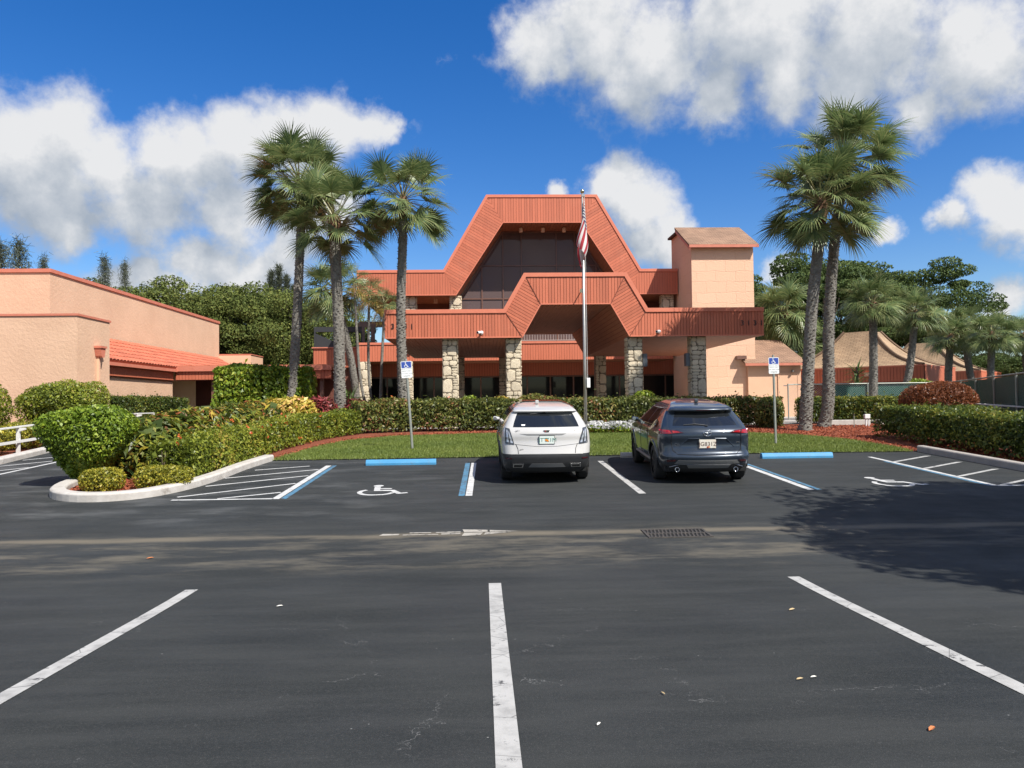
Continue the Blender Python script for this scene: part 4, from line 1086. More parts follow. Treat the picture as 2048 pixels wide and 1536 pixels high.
# covered walk from the hall to the club
walk = empty('covered_walkway', (-11.5, 40, G), label='low covered walkway with an orange board fascia linking hall and club', cat='walkway')
mb = MB(); mb.box(-15.8, -7.8, 39.2, 42.5, 3.62, 3.75); mb.build('roof', M['soffit'], walk)
mb = MB(); mb.box(-15.8, -7.8, 39.1, 39.2, 3.45, 3.72); mb.build('gutter', M['coping'], walk)
mb = MB()
for k in range(48):
    x = -15.75 + 0.165 * k; mb.box(x, x + 0.15, 39.22, 39.25, 3.02, 3.45)
mb.build('fascia_boards', M['board'], walk, kind='stuff')
mb = MB(); mb.box(-15.8, -7.8, 39.26, 39.3, 2.98, 3.6); mb.box(-15.8, -7.8, 39.27, 42.4, 3.5, 3.61); mb.build('fascia', M['board_dark'], walk)
for x in (-14.0, -11.2, -8.4):
    mb = MB(); mb.box(x - 0.09, x + 0.09, 39.6, 39.78, G, 3.5); mb.build('post', M['mullion'], walk)
mb = MB(); mb.box(-15.9, -7.8, 42.3, 42.5, G, 3.6); mb.build('back_wall', M['wall_brown'], walk)
mb = MB(); mb.box(-13.7, -12.5, 42.26, 42.3, G, 2.9); mb.build('door', M['glass_store'], walk)

# ------------------------------------------------------------------ tent-roofed pavilions on the right
def pavilion(name, bx, by, s, label):
    """local frame: near corner at the origin, sides running back left and back right"""
    r = empty(name, (bx, by, G), label=label, cat='pavilion', group='tent roofed pavilions behind the fence')
    ul, ur = Vector((-0.70, 0.714, 0)), Vector((0.714, 0.70, 0))
    a, b = 8.5 * s, 6.6 * s
    C = Vector((bx, by, 0)) + ul * a / 2 + ur * b / 2
    cs = [Vector((bx, by, 0)), Vector((bx, by, 0)) + ul * a, Vector((bx, by, 0)) + ul * a + ur * b, Vector((bx, by, 0)) + ur * b]
    zt, ze = G + 2.83 * s, G + 5.1 * s
    def ringp(k, z, o=0.0): return [C + (p - C) * k + Vector((0, 0, z)) for p in cs]
    mb = MB(); n = 12; vs = []
    for j in range(n + 1):
        t = j / n; k = 1.0 - 0.8 * t; z = zt + (ze - zt) * (0.28 * t + 0.72 * t ** 2.6)
        vs += ringp(k, z)
    fs = []
    for j in range(n):
        for q in range(4):
            q2 = (q + 1) % 4; fs.append((j * 4 + q, j * 4 + q2, (j + 1) * 4 + q2, (j + 1) * 4 + q))
    fs.append(tuple(n * 4 + q for q in range(4)))
    mb.add(vs, fs); ro = mb.build('roof', M['shingle_tan'], r)
    me = ro.data; uv = me.uv_layers.new(name='UVMap'); off_ = origin_of(r)
    for f in me.polygons:
        nrm = f.normal; h = Vector((-nrm.y, nrm.x, 0))
        h = h.normalized() if h.length > 1e-4 else Vector((1, 0, 0)); v = nrm.cross(h)
        for li in f.loop_indices:
            p = me.vertices[me.loops[li].vertex_index].co; uv.data[li].uv = (p.dot(h), p.z * 1.6)
    for q in range(4):      # raised hip ribs
        pts = [vs[j * 4 + q] + Vector((0, 0, 0.03)) for j in range(n + 1)]
        mb = MB(); mb.tube(pts, 0.09 * s, 6); mb.build('hip_rib', M['shingle_tan'], r)
    mb = MB()
    for p, q in ((cs[0], cs[1]), (cs[3], cs[0]), (cs[1], cs[2]), (cs[2], cs[3])):
        d = (q - p).normalized(); nn = Vector((d.y, -d.x, 0)); 
        if (p - C).dot(nn) < 0: nn = -nn
        m_ = int((q - p).length / 0.17)
        for k in range(m_):
            u = p + d * (0.17 * k + 0.01); v = u + d * 0.15
            mb.hexa([tuple(u) [:2] + (zt - 0.9 * s,), tuple(v)[:2] + (zt - 0.9 * s,), tuple(v + nn * 0.03)[:2] + (zt - 0.9 * s,), tuple(u + nn * 0.03)[:2] + (zt - 0.9 * s,),
                     tuple(u)[:2] + (zt - 0.06,), tuple(v)[:2] + (zt - 0.06,), tuple(v + nn * 0.03)[:2] + (zt - 0.06,), tuple(u + nn * 0.03)[:2] + (zt - 0.06,)])
    mb.build('fascia_boards', M['board'], r, kind='stuff')
    mb = MB(); lo = ringp(0.999, zt - 0.9 * s); hi = ringp(0.999, zt - 0.02)
    mb.add(lo + hi, [(0, 1, 5, 4), (1, 2, 6, 5), (2, 3, 7, 6), (3, 0, 4, 7), (3, 2, 1, 0)]); mb.build('fascia', M['board_dark'], r)
    mb = MB(); lo = ringp(1.012, zt - 0.06); hi = ringp(1.012, zt + 0.02); i2 = ringp(0.98, zt + 0.02); i1 = ringp(0.98, zt - 0.06)
    for q in range(4):
        q2 = (q + 1) % 4; mb.hexa([lo[q], lo[q2], i1[q2], i1[q], hi[q], hi[q2], i2[q2], i2[q]])
    mb.build('eave_trim', M['trim'], r)
    mb = MB(); lo = ringp(0.86, G); hi = ringp(0.86, zt - 0.8 * s); mb.add(lo + hi, [(0, 1, 5, 4), (1, 2, 6, 5), (2, 3, 7, 6), (3, 0, 4, 7)]); mb.build('wall', M['wall_brown'], r)
    mid = cs[0] + ul * (a * 0.36); nn = Vector((-0.714, -0.70, 0))
    mb = MB(); mb.hexa([mid + ul * x + nn * y + Vector((0, 0, z)) for z in (zt - 0.55, zt - 0.33) for x, y in ((0, 0.02), (-0.32, 0.02), (-0.32, 0.14), (0, 0.14))]); mb.build('wall_light', M['stucco_smooth'], r)
    return r
pavilion('tent_pavilion', 24.1, 40.0, 1.0, 'nearer brown tent roofed pavilion with orange fascia, right of the twin palms')
pavilion('tent_pavilion', 33.8, 49.6, 1.0, 'farther brown tent roofed pavilion, half hidden behind the nearer one')

# ------------------------------------------------------------------ foliage builders
def unit(a): return a / (np.linalg.norm(a, axis=1, keepdims=True) + 1e-9)
def leaf_quads(P, Nn, size, aspect=2.2, tilt=0.9, droop=0.25, up=0.0):
    """one folded, pointed leaf (two triangles sharing the midrib, as a 4-gon) at each point"""
    n = len(P)
    nr = unit(Nn + tilt * rng.normal(size=(n, 3)) + np.array([0, 0, up]))
    t = unit(np.cross(nr, rng.normal(size=(n, 3))))
    b = np.cross(nr, t)
    l = size * rng.uniform(0.5, 1.45, (n, 1)); w = l / aspect
    base = P - t * l * 0.5; tip = P + t * l * 0.5 - np.array([0, 0, 1.0]) * l * droop
    v = np.stack([base, P + b * w * 0.5 + nr * w * 0.12, tip, P - b * w * 0.5 + nr * w * 0.12], 1)
    return v.reshape(-1, 3)
def lumps(P, amp, k):
    ph = rng.uniform(0, 6.28, (4, 3)); out = np.zeros(len(P))
    for i in range(4):
        f = k * (1 + 0.7 * i)
        out += np.sin(P @ (np.array([math.cos(ph[i, 0]), math.sin(ph[i, 0]), math.cos(ph[i, 1])]) * f) + ph[i, 2]) / (1 + 0.6 * i)
    return amp * out / 2
def path_points(path, n):
    p = np.array(path, float); d = np.linalg.norm(np.diff(p, axis=0), axis=1); c = np.concatenate([[0], np.cumsum(d)])
    s = rng.uniform(0, c[-1], n); i = np.clip(np.searchsorted(c, s) - 1, 0, len(d) - 1); t = (s - c[i]) / d[i]
    q = p[i] + (p[i + 1] - p[i]) * t[:, None]; tg = (p[i + 1] - p[i]) / d[i][:, None]
    return q, tg, s, c[-1]
gzv = np.vectorize(gz)

def hedge(path, w, h, leaf, dens, m, label, name='hedge', group=None, aspect=2.1, tilt=0.75, cat='hedge', lump=0.06, z0=0.05, flowers=None, bare=0.0, spread=0.3):
    """clipped hedge along a path: shell of leaves over twigs, open towards the foot"""
    x0, y0 = path[0]
    root = empty(name, (x0, y0, gz(y0)), label=label, cat=cat, group=group)
    ln = sum(math.dist(a, b) for a, b in zip(path[:-1], path[1:])) + w
    per = 2 * h + w
    n = int(ln * per * dens)
    q, tg, s, tot = path_points(path, n)
    side = np.stack([tg[:, 1], -tg[:, 0]], 1)
    u = rng.uniform(0, per, n)
    depth = np.abs(rng.normal(0, 0.085, n)) * (1 + 0 * u)
    r = min(0.22, w * 0.3)
    a = np.where(u < h, -w / 2, np.where(u > h + w, w / 2, u - h - w / 2)); z = np.where(u < h, u, np.where(u > h + w, per - u, h))
    na = np.where(u < h, -1.0, np.where(u > h + w, 1.0, 0.0)); nz = np.where((u >= h) & (u <= h + w), 1.0, 0.0)
    # round the shoulders
    ex = np.clip((np.abs(a) - (w / 2 - r)) / r, 0, 1); ez = np.clip((z - (h - r)) / r, 0, 1); cc = np.hypot(ex, ez); k = np.where(cc > 1, 1 / np.maximum(cc, 1e-6), 1)
    a = np.where((ex > 0) & (ez > 0), np.sign(a) * (w / 2 - r + r * ex * k), a); z = np.where((ex > 0) & (ez > 0), h - r + r * ez * k, z)
    # ends: squash some leaves onto end caps
    capn = int(n * 2 * w * h / (ln * per)) + 1
    idx = rng.choice(n, min(capn, n), replace=False); e0 = rng.random(len(idx)) < 0.5
    P3 = np.stack([q[:, 0] + side[:, 0] * a, q[:, 1] + side[:, 1] * a, z], 1)
    N3 = np.stack([side[:, 0] * na, side[:, 1] * na, nz], 1)
    pa, pb = np.array(path[0]), np.array(path[-1]); ta = (np.array(path[1]) - pa); ta /= np.linalg.norm(ta); tb = (pb - np.array(path[-2])); tb /= np.linalg.norm(tb)
    for sel, p_, t_ in ((idx[e0], pa, -ta), (idx[~e0], pb, tb)):
        mm = len(sel); sd = np.array([t_[1], -t_[0]]); aa = rng.uniform(-w / 2, w / 2, mm); zz = rng.uniform(0, h, mm)
        P3[sel] = np.stack([p_[0] + sd[0] * aa, p_[1] + sd[1] * aa, zz], 1); N3[sel] = np.array([t_[0], t_[1], 0])
    P3 += N3 * (lumps(P3, lump, 2.1) - depth)[:, None]
    P3[:, 2] = np.maximum(P3[:, 2], 0.02) + gzv(P3[:, 1]) + z0
    sh_ = (nz > 0.5) & (rng.random(n) < 0.10); P3[sh_, 2] += rng.exponential(0.055, sh_.sum())
    # thin out near the foot so the stems show
    rel = z / h; keep = rng.random(n) > np.clip((bare - rel) / max(bare, 1e-6), 0, 1) * 0.85
    P3, N3 = P3[keep], N3[keep]
    V = leaf_quads(P3, N3, leaf, aspect, tilt, 0.2)
    off = np.array([x0, y0, gz(y0)])
    nn_ = len(P3)
    tone = np.clip(rng.beta(1.5, 1.6, nn_) + lumps(P3, 0.26, 1.3) + lumps(P3, 0.10, 6.0), 0, 1)
    o = link_mesh('foliage', np_mesh('foliage', V - off, 4, m, tone), root)
    # inner mass of leaves in the darker tones only: keeps the hedge from being see-through
    n2 = int(n * 0.55); q, tg, s, tot = path_points(path, n2); side = np.stack([tg[:, 1], -tg[:, 0]], 1)
    aa = rng.uniform(-w / 2 + 0.06, w / 2 - 0.06, n2); zz = h * rng.uniform(max(0.06, bare * 0.6), 0.93, n2)
    P2 = np.stack([q[:, 0] + side[:, 0] * aa, q[:, 1] + side[:, 1] * aa, zz + gzv(q[:, 1]) + z0], 1)
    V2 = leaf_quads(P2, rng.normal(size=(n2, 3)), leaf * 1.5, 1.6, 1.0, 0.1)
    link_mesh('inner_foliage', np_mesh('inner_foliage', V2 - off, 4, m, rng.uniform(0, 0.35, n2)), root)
    mb = MB(); ns = int(ln / spread)
    qs, tg, s, tot = path_points(path, ns)
    for k in range(ns):
        x, y = qs[k] + rng.uniform(-w * 0.3, w * 0.3, 2); b = gz(y) + 0.0
        for j in range(3):
            dx, dy = rng.uniform(-0.2, 0.2, 2); mb.tube([(x, y, b), (x + dx * 0.4, y + dy * 0.4, b + h * 0.35), (x + dx, y + dy, b + h * 0.8)], [0.014, 0.011, 0.006], 4, cap=False)
    mb.build('stems', M['stem'], root, kind='stuff')
    if flowers:
        fm, fn, fs_ = flowers
        sel = rng.choice(len(P3), fn); c = P3[sel] + N3[sel] * 0.06
        c = np.repeat(c, 7, 0) + rng.normal(0, 0.022, (fn * 7, 3)); V = leaf_quads(c, np.repeat(N3[sel], 7, 0), fs_, 1.3, 0.8, 0.0)
        link_mesh('blossoms', np_mesh('blossoms', V - off, 4, fm, rng.random(fn * 7)), root)
    return root

def bush(x, y, rx, ry, h, leaf, dens, m, label, name='shrub', group=None, taper=0.0, zc=0.5, power=2.6, aspect=2.1, tilt=0.8, cat='shrub', lump=0.08, flowers=None, up=0.0, foot=0.0):
    """rounded or clipped shrub; taper narrows it towards the foot"""
    g = gz(y)
    root = empty(name, (x, y, g), label=label, cat=cat, group=group)
    area = math.pi * (rx + ry) * h + math.pi * rx * ry; n = int(area * dens)
    d = unit(rng.normal(size=(n, 3))); e = power
    sc = (np.abs(d[:, 0]) ** e + np.abs(d[:, 1]) ** e + np.abs(d[:, 2]) ** e) ** (-1 / e)
    p = d * sc[:, None]
    dep = 1 - np.abs(rng.normal(0, 0.09, n))
    z = (p[:, 2] * 0.5 * dep + 0.5)
    wd = (1 - taper * np.clip(1 - z / 0.75, 0, 1) ** 1.1) * dep
    P3 = np.stack([x + p[:, 0] * rx * wd, y + p[:, 1] * ry * wd, foot + z * (h - foot)], 1)
    N3 = unit(p * np.array([1 / rx, 1 / ry, 2 / h]))
    P3 += N3 * lumps(P3, lump, 2.6)[:, None]
    P3[:, 2] = np.maximum(P3[:, 2], 0.03) + g
    off = np.array([x, y, g])
    V = leaf_quads(P3, N3, leaf, aspect, tilt, 0.2, up)
    tone = np.clip(rng.beta(1.6, 1.7, n) + lumps(P3, 0.2, 2.0), 0, 1)
    link_mesh('foliage', np_mesh('foliage', V - off, 4, m, tone), root)
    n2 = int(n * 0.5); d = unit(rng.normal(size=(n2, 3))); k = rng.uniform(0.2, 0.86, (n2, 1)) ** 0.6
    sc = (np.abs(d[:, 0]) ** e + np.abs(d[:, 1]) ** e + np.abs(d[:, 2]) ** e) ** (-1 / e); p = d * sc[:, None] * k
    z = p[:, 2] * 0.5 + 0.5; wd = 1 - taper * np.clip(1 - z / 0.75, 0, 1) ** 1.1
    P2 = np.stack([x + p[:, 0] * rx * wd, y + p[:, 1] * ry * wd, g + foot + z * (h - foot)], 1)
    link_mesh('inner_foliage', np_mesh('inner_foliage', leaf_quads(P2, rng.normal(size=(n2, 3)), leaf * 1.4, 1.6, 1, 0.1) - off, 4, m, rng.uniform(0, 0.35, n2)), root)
    mb = MB()
    for j in range(9):
        a = rng.uniform(0, 6.28); rr = rng.uniform(0.2, 0.7)
        bx, by = x + math.cos(a) * rx * 0.12 * (1 + 2 * (1 - taper)), y + math.sin(a) * ry * 0.12 * (1 + 2 * (1 - taper))
        mb.tube([(bx, by, g - 0.02), ((bx + x + math.cos(a) * rx * rr) / 2, (by + y + math.sin(a) * ry * rr) / 2, g + h * 0.45), (x + math.cos(a) * rx * rr, y + math.sin(a) * ry * rr, g + h * 0.8)], [0.022, 0.015, 0.006], 5, cap=False)
    mb.build('stems', M['stem'], root, kind='stuff')
    if flowers:
        fm, fn, fs_ = flowers; sel = rng.choice(n, fn); c = np.repeat(P3[sel] + N3[sel] * 0.05, 6, 0) + rng.normal(0, 0.02, (fn * 6, 3))
        link_mesh('blossoms', np_mesh('blossoms', leaf_quads(c, np.repeat(N3[sel], 6, 0), fs_, 1.3, 0.8, 0.0) - off, 4, fm, rng.random(fn * 6)), root)
    return root

def strap_plant(x, y, h, n, l, wd, m, label, name, cat, group=None, stem=True, spread=1.0, droop=0.5, rosette=0.0, z0=None):
    """rosette of sword-shaped leaves, each leaf a part, on a short stem"""
    g = gz(y) if z0 is None else z0
    root = empty(name, (x, y, g), label=label, cat=cat, group=group)
    if stem:
        mb = MB(); mb.tube([(x, y, g - 0.05), (x + 0.03, y, g + h * 0.5), (x, y, g + h)], [0.07, 0.06, 0.05], 8); mb.build('stem', M['bark'], root)
    var = []
    for k in range(5):
        mb = MB(); pv = -0.5 + k * 0.42; d = Vector((math.cos(pv), 0, math.sin(pv))); p = Vector((0, 0, 0)); pts = []
        for s in range(5):
            pts.append((p.copy(), wd * (0.6, 1.0, 0.85, 0.5, 0.05)[s])); p = p + d * (l / 4); d = (d + Vector((0, 0, -droop * 0.18 * s))).normalized()
        vs = []; fs = []
        for q, w_ in pts: vs += [(q.x, -w_ / 2, q.z + w_ * 0.25), (q.x, 0, q.z), (q.x, w_ / 2, q.z + w_ * 0.25)]
        for s in range(4):
            for c in range(2): fs.append((s * 3 + c, s * 3 + c + 1, s * 3 + c + 4, s * 3 + c + 3))
        me = bpy.data.meshes.new('leaf'); me.from_pydata(vs, [], fs); me.materials.append(m)
        a = me.attributes.new('rnd', 'FLOAT', 'FACE'); a.data.foreach_set('value', np.full(len(fs), rng.random(), np.float32)); var.append(me)
    for k in range(n):
        o = bpy.data.objects.new('leaf', var[k % 5]); COL.objects.link(o); o.parent = root
        o.location = (0, 0, h * (1 - rosette * rng.random())); o.rotation_euler = (rng.uniform(-0.15, 0.15), rng.uniform(-0.25, 0.25), k * 2.4 + rng.uniform(-0.2, 0.2)); s = rng.uniform(0.75, 1.15) * spread; o.scale = (s, s, s)
    return root

# ---- fan palms: trunk with leaf scars, every frond a part
def frond_mesh(pitch, lp, lb, nl, m, seed, gdroop=1.0):
    rr = random.Random(seed)
    V = []; F = []; Rn = []; MI = []
    d = Vector((math.cos(pitch), 0, math.sin(pitch))); p = Vector((0, 0, 0)); pts = [p.copy()]
    for s in range(5):
        p = p + d * (lp / 5); pts.append(p.copy()); d = (d + Vector((0.0, 0, -0.085 * gdroop * max(0.15, math.cos(pitch))))).normalized()
    n0 = 0
    for i, q in enumerate(pts):
        w = 0.030 * (1 - 0.5 * i / 5); V += [(q.x, -w, q.z), (q.x, w, q.z), (q.x, 0, q.z - w)]
    for i in range(5):
        for c in range(3):
            c2 = (c + 1) % 3; F.append((i * 3 + c, i * 3 + c2, i * 3 + 3 + c2, i * 3 + 3 + c)); Rn.append(0.5); MI.append(1)
    T = d; B = Vector((0, 1, 0)); Nn = T.cross(B); Nn = -Nn if Nn.z < 0 else Nn
    hub = pts[-1]
    for k in range(nl):
        f = (k + 0.5) / nl * 2 - 1
        a = f * R(128)
        dr = (T * math.cos(a) + B * math.sin(a) + Nn * (0.22 * abs(math.sin(a)) + 0.10)).normalized()
        ln = lb * (0.72 + 0.28 * math.cos(a * 0.7)) * rr.uniform(0.9, 1.08)
        q = hub + T * (0.10 * math.cos(a)); b0 = len(V); wv = dr.cross(Nn).normalized(); val = rr.random() * 0.85 + (0.12 if abs(f) > 0.8 else 0)
        segs = (0.0, 0.38, 0.70, 1.0); ws = (0.010, 0.023, 0.012, 0.0015); dd = dr.copy(); prev = 0.0
        gr = gdroop * rr.uniform(0.5, 1.3)
        for s, w in zip(segs, ws):
            q = q + dd * (ln * (s - prev)); prev = s
            V += [tuple(q - wv * w * (lb / 0.9)), tuple(q + wv * w * (lb / 0.9))]
            if s > 0.3: dd = (dd + Vector((0, 0, -0.42 * gr))).normalized()
            else: dd = (dd + Vector((0, 0, -0.06 * gr))).normalized()
        for j in range(3):
            F.append((b0 + 2 * j, b0 + 2 * j + 1, b0 + 2 * j + 3, b0 + 2 * j + 2)); Rn.append(min(1, val + 0.06 * j)); MI.append(0)
    me = bpy.data.meshes.new('frond'); me.from_pydata(V, [], F); me.materials.append(m); me.materials.append(M['petiole'])
    me.polygons.foreach_set('material_index', MI)
    at_ = me.attributes.new('rnd', 'FLOAT', 'FACE'); at_.data.foreach_set('value', np.array(Rn, np.float32))
    me.update(); return me
PITCH = [78, 60, 42, 26, 10, -8, -30, -52]
def frond_set(lp, lb, nl, m, seed, gd=1.0): return [[frond_mesh(R(p), lp * (1.0 if p < 50 else 0.9), lb, nl, m, seed + 10 * i + j, gd) for j in range(2)] for i, p in enumerate(PITCH)]
FR_BIG = frond_set(1.22, 0.98, 40, M['lf_palm'], 1000, 0.8)
FR_MID = frond_set(0.85, 0.95, 32, M['lf_palm'], 2000, 1.1)
FR_SMALL = frond_set(0.5, 0.62, 18, M['lf_palm'], 3000, 1.2)
FR_YEL = frond_set(0.5, 0.62, 16, M['lf_palm_y'], 4000, 1.6)
BOOT = None
def palm(pts, r0, r1, fr, nf, label, group, seed, scale=1.0, low=-52, yellow=None, boots=True, top=80, fibre=True, cat='palm tree', wide=1.0):
    """pts: trunk axis from ground to crown"""
    rr = random.Random(seed)
    base = Vector(pts[0]); root = empty('palm_tree', base, label=label, cat=cat, group=group)
    P = [Vector(p) for p in pts]; path = []
    for i in range(len(P) - 1):
        p0, p1, p2, p3 = P[max(i - 1, 0)], P[i], P[i + 1], P[min(i + 2, len(P) - 1)]
        for k in range(8):
            t = k / 8; path.append(0.5 * ((2 * p1) + (p2 - p0) * t + (2 * p0 - 5 * p1 + 4 * p2 - p3) * t * t + (3 * p1 - p0 - 3 * p2 + p3) * t ** 3))
    path.append(P[-1]); n = len(path)
    rad = []
    for i in range(n):
        t = i / (n - 1); r = r0 + (r1 - r0) * t
        if t < 0.06: r *= 1.22 - 3.6 * t
        rad.append(r * rr.uniform(0.97, 1.03))
    mb = MB(); mb.tube(path, rad, 14); tk = mb.build('trunk', M['trunk_palm'], root, smooth=True)
    top_p = path[-1]; H = (P[-1] - P[0]).length
    if boots:      # stubs of old leaf bases all the way up
        mb = MB(); nb = int(H / 0.085) * 8
        for k in range(nb):
            t = (k + rr.random()) / nb; 
            if t < 0.10 and rr.random() < 0.7: continue
            f = t * (n - 1); i = min(int(f), n - 2); c = path[i].lerp(path[i + 1], f - i); r = rad[i] * 0.98; a = k * 2.399 + rr.uniform(-0.3, 0.3)
            rd = Vector((math.cos(a), math.sin(a), 0)); tg = Vector((-math.sin(a), math.cos(a), 0)); w = rr.uniform(0.025, 0.055); o = rr.uniform(0.015, 0.045); hh = rr.uniform(0.02, 0.06)
            mb.add([c + rd * r - tg * w, c + rd * r + tg * w, c + rd * (r + o) + tg * w * 0.7 + Vector((0, 0, hh)), c + rd * (r + o) - tg * w * 0.7 + Vector((0, 0, hh)), c + rd * r * 0.96 + Vector((0, 0, hh * 1.2))],
                   [(0, 1, 2, 3), (3, 2, 4), (1, 4, 2), (0, 3, 4)])
        mb.build('leaf_scars', M['boot'], tk, kind='stuff')
    if fibre:
        mb = MB(); d = (path[-1] - path[-3]).normalized(); ln = 0.75 * scale
        mb.tube([top_p - d * ln * 0.9, top_p - d * ln * 0.3, top_p + d * ln * 0.1, top_p + d * ln * 0.45], [r1 * 1.08, r1 * 1.45, r1 * 1.3, r1 * 0.4], 12); mb.build('crown_base', M['fibre'], root, smooth=True)
    for k in range(nf):
        t = (k + 0.5) / nf
        pitch = top - (top - low) * t ** 0.85 + rr.uniform(-8, 8)
        i = min(range(len(PITCH)), key=lambda j: abs(PITCH[j] - pitch))
        s_ = yellow if (yellow is not None and t > 0.72) else fr
        o = bpy.data.objects.new('frond', s_[i][rr.randrange(2)]); COL.objects.link(o); o.parent = root
        az = k * 2.39996 + rr.uniform(-0.25, 0.25)
        o.location = top_p - base + Vector((math.cos(az) * r1 * 0.5, math.sin(az) * r1 * 0.5, 0.25 * scale * (1 - t)))
        o.rotation_euler = (rr.uniform(-0.55, 0.55), -R(pitch - PITCH[i]), az); sc = scale * rr.uniform(0.88, 1.1); o.scale = (sc * wide, sc * wide, sc)
    return root
GP = 'tall fan palms beside the entrance'
palm([(-7.75, 30.5, 0.6), (-7.63, 30.5, 2.2), (-7.42, 30.5, 5.6), (-7.26, 30.5, 9.2), (-7.32, 30.5, 10.5)], 0.21, 0.145, FR_BIG, 54, 'tallest of the three left palms, slender trunk curving right, full crown', GP, 1, 1.10, low=-48)
palm([(-5.35, 28.9, 0.6), (-5.42, 28.8, 1.8), (-5.45, 28.8, 4.5), (-5.55, 28.8, 7.0), (-5.58, 28.8, 8.6)], 0.22, 0.19, FR_BIG, 36, 'middle one of the three left palms, thickest trunk flaring at the crown', GP, 2, 1.08, low=-40)
palm([(-3.0, 28.9, 0.6), (-3.04, 28.9, 2.0), (-3.1, 28.9, 5.0), (-3.0, 28.9, 8.0), (-2.98, 28.9, 9.4)], 0.20, 0.15, FR_BIG, 40, 'right hand palm of the left three, standing before the left house number', GP, 3, 1.0, low=-48)
palm([(11.2, 25.7, 0.5), (11.3, 25.7, 1.8), (11.52, 25.7, 4.6), (11.85, 25.7, 7.2), (11.95, 25.7, 8.4)], 0.22, 0.165, FR_BIG, 50, 'front palm of the twin pair beside the right sign, pale smooth foot', GP, 4, 1.06, low=-50)
palm([(12.55, 27.2, 0.55), (12.75, 27.2, 1.6), (12.85, 27.2, 4.6), (13.2, 27.2, 8.0), (13.6, 27.2, 10.3)], 0.23, 0.16, FR_BIG, 56, 'rear palm of the twin pair, taller crown leaning right', GP, 5, 1.08, low=-55)
palm([(-6.6, 40.6, 0.6), (-7.0, 40.4, 4.0), (-7.7, 40.2, 7.2), (-7.8, 40.2, 7.6)], 0.2, 0.17, FR_MID, 34, 'shorter fan palm leaning left behind the thick trunked palm', 'smaller fan palms', 6, 1.2)
for i, (bx, by, mx, tx, ty, tz, lab) in enumerate(((-5.5, 37.0, -6.0, -6.22, 37, 7.6, 'leftmost thin palm of the small clump before the left wing'), (-5.3, 37.3, -5.6, -5.55, 37.3, 7.0, 'middle thin palm of the small clump, ringed stem and yellow skirt'), (-5.0, 36.7, -4.9, -4.72, 36.7, 6.4, 'lowest thin palm of the small clump with drooping yellow fronds'))):
    palm([(bx, by, 0.6), (mx, by, 3.2), (tx, ty, tz)], 0.075, 0.06, FR_SMALL, 20, lab, 'thin palms in a clump', 30 + i, 1.0, low=-60, yellow=FR_YEL if i else FR_YEL, boots=False, fibre=False)
GR = 'fan palms before the pavilions'
palm([(18.0, 34.0, 0.6), (18.1, 34.0, 3.0), (18.15, 34.0, 5.9)], 0.2, 0.16, FR_MID, 40, 'fan palm with a straight trunk standing before the nearer pavilion', GR, 41, 0.90, low=-38)
palm([(20.3, 36.2, 0.6), (21.0, 36.2, 2.6), (21.45, 36.2, 5.7)], 0.2, 0.15, FR_MID, 36, 'fan palm with a bent trunk at the pavilion corner', GR, 42, 0.88, low=-38)
palm([(24.4, 38.2, 0.6), (24.3, 38.2, 2.5), (24.5, 38.2, 4.7)], 0.2, 0.16, FR_MID, 32, 'low fan palm against the bright side of the nearer pavilion', GR, 43, 0.82, low=-35)
palm([(27.3, 40.0, 0.6), (26.7, 40.0, 2.8), (26.4, 40.0, 5.4)], 0.2, 0.15, FR_MID, 34, 'fan palm leaning left at the far end of the nearer pavilion', GR, 44, 0.9, low=-38)
palm([(25.2, 36.0, 0.6), (25.05, 36.0, 2.5), (25.2, 36.0, 4.6)], 0.17, 0.14, FR_MID, 34, 'rightmost fan palm, standing at the green fence screen', GR, 45, 0.86, low=-38)
palm([(19.3, 47.6, 0.6), (19.4, 47.6, 3.5), (19.6, 47.6, 7.0)], 0.2, 0.16, FR_MID, 52, 'shaggy fan palm behind the annex, left of the twin palm trunks', GR, 46, 1.5, low=-70)
palm([(20.6, 48.5, 0.6), (20.6, 48.5, 2.0), (20.5, 48.5, 4.3)], 0.2, 0.16, FR_MID, 40, 'low bushy fan palm behind the twin palm trunks', GR, 47, 1.4, low=-70)
palm([(28.6, 38.0, 0.6), (28.4, 38.0, 2.5), (28.3, 38.0, 4.7)], 0.17, 0.14, FR_MID, 30, 'fan palm at the right edge above the green screen', GR, 48, 0.86, low=-40)

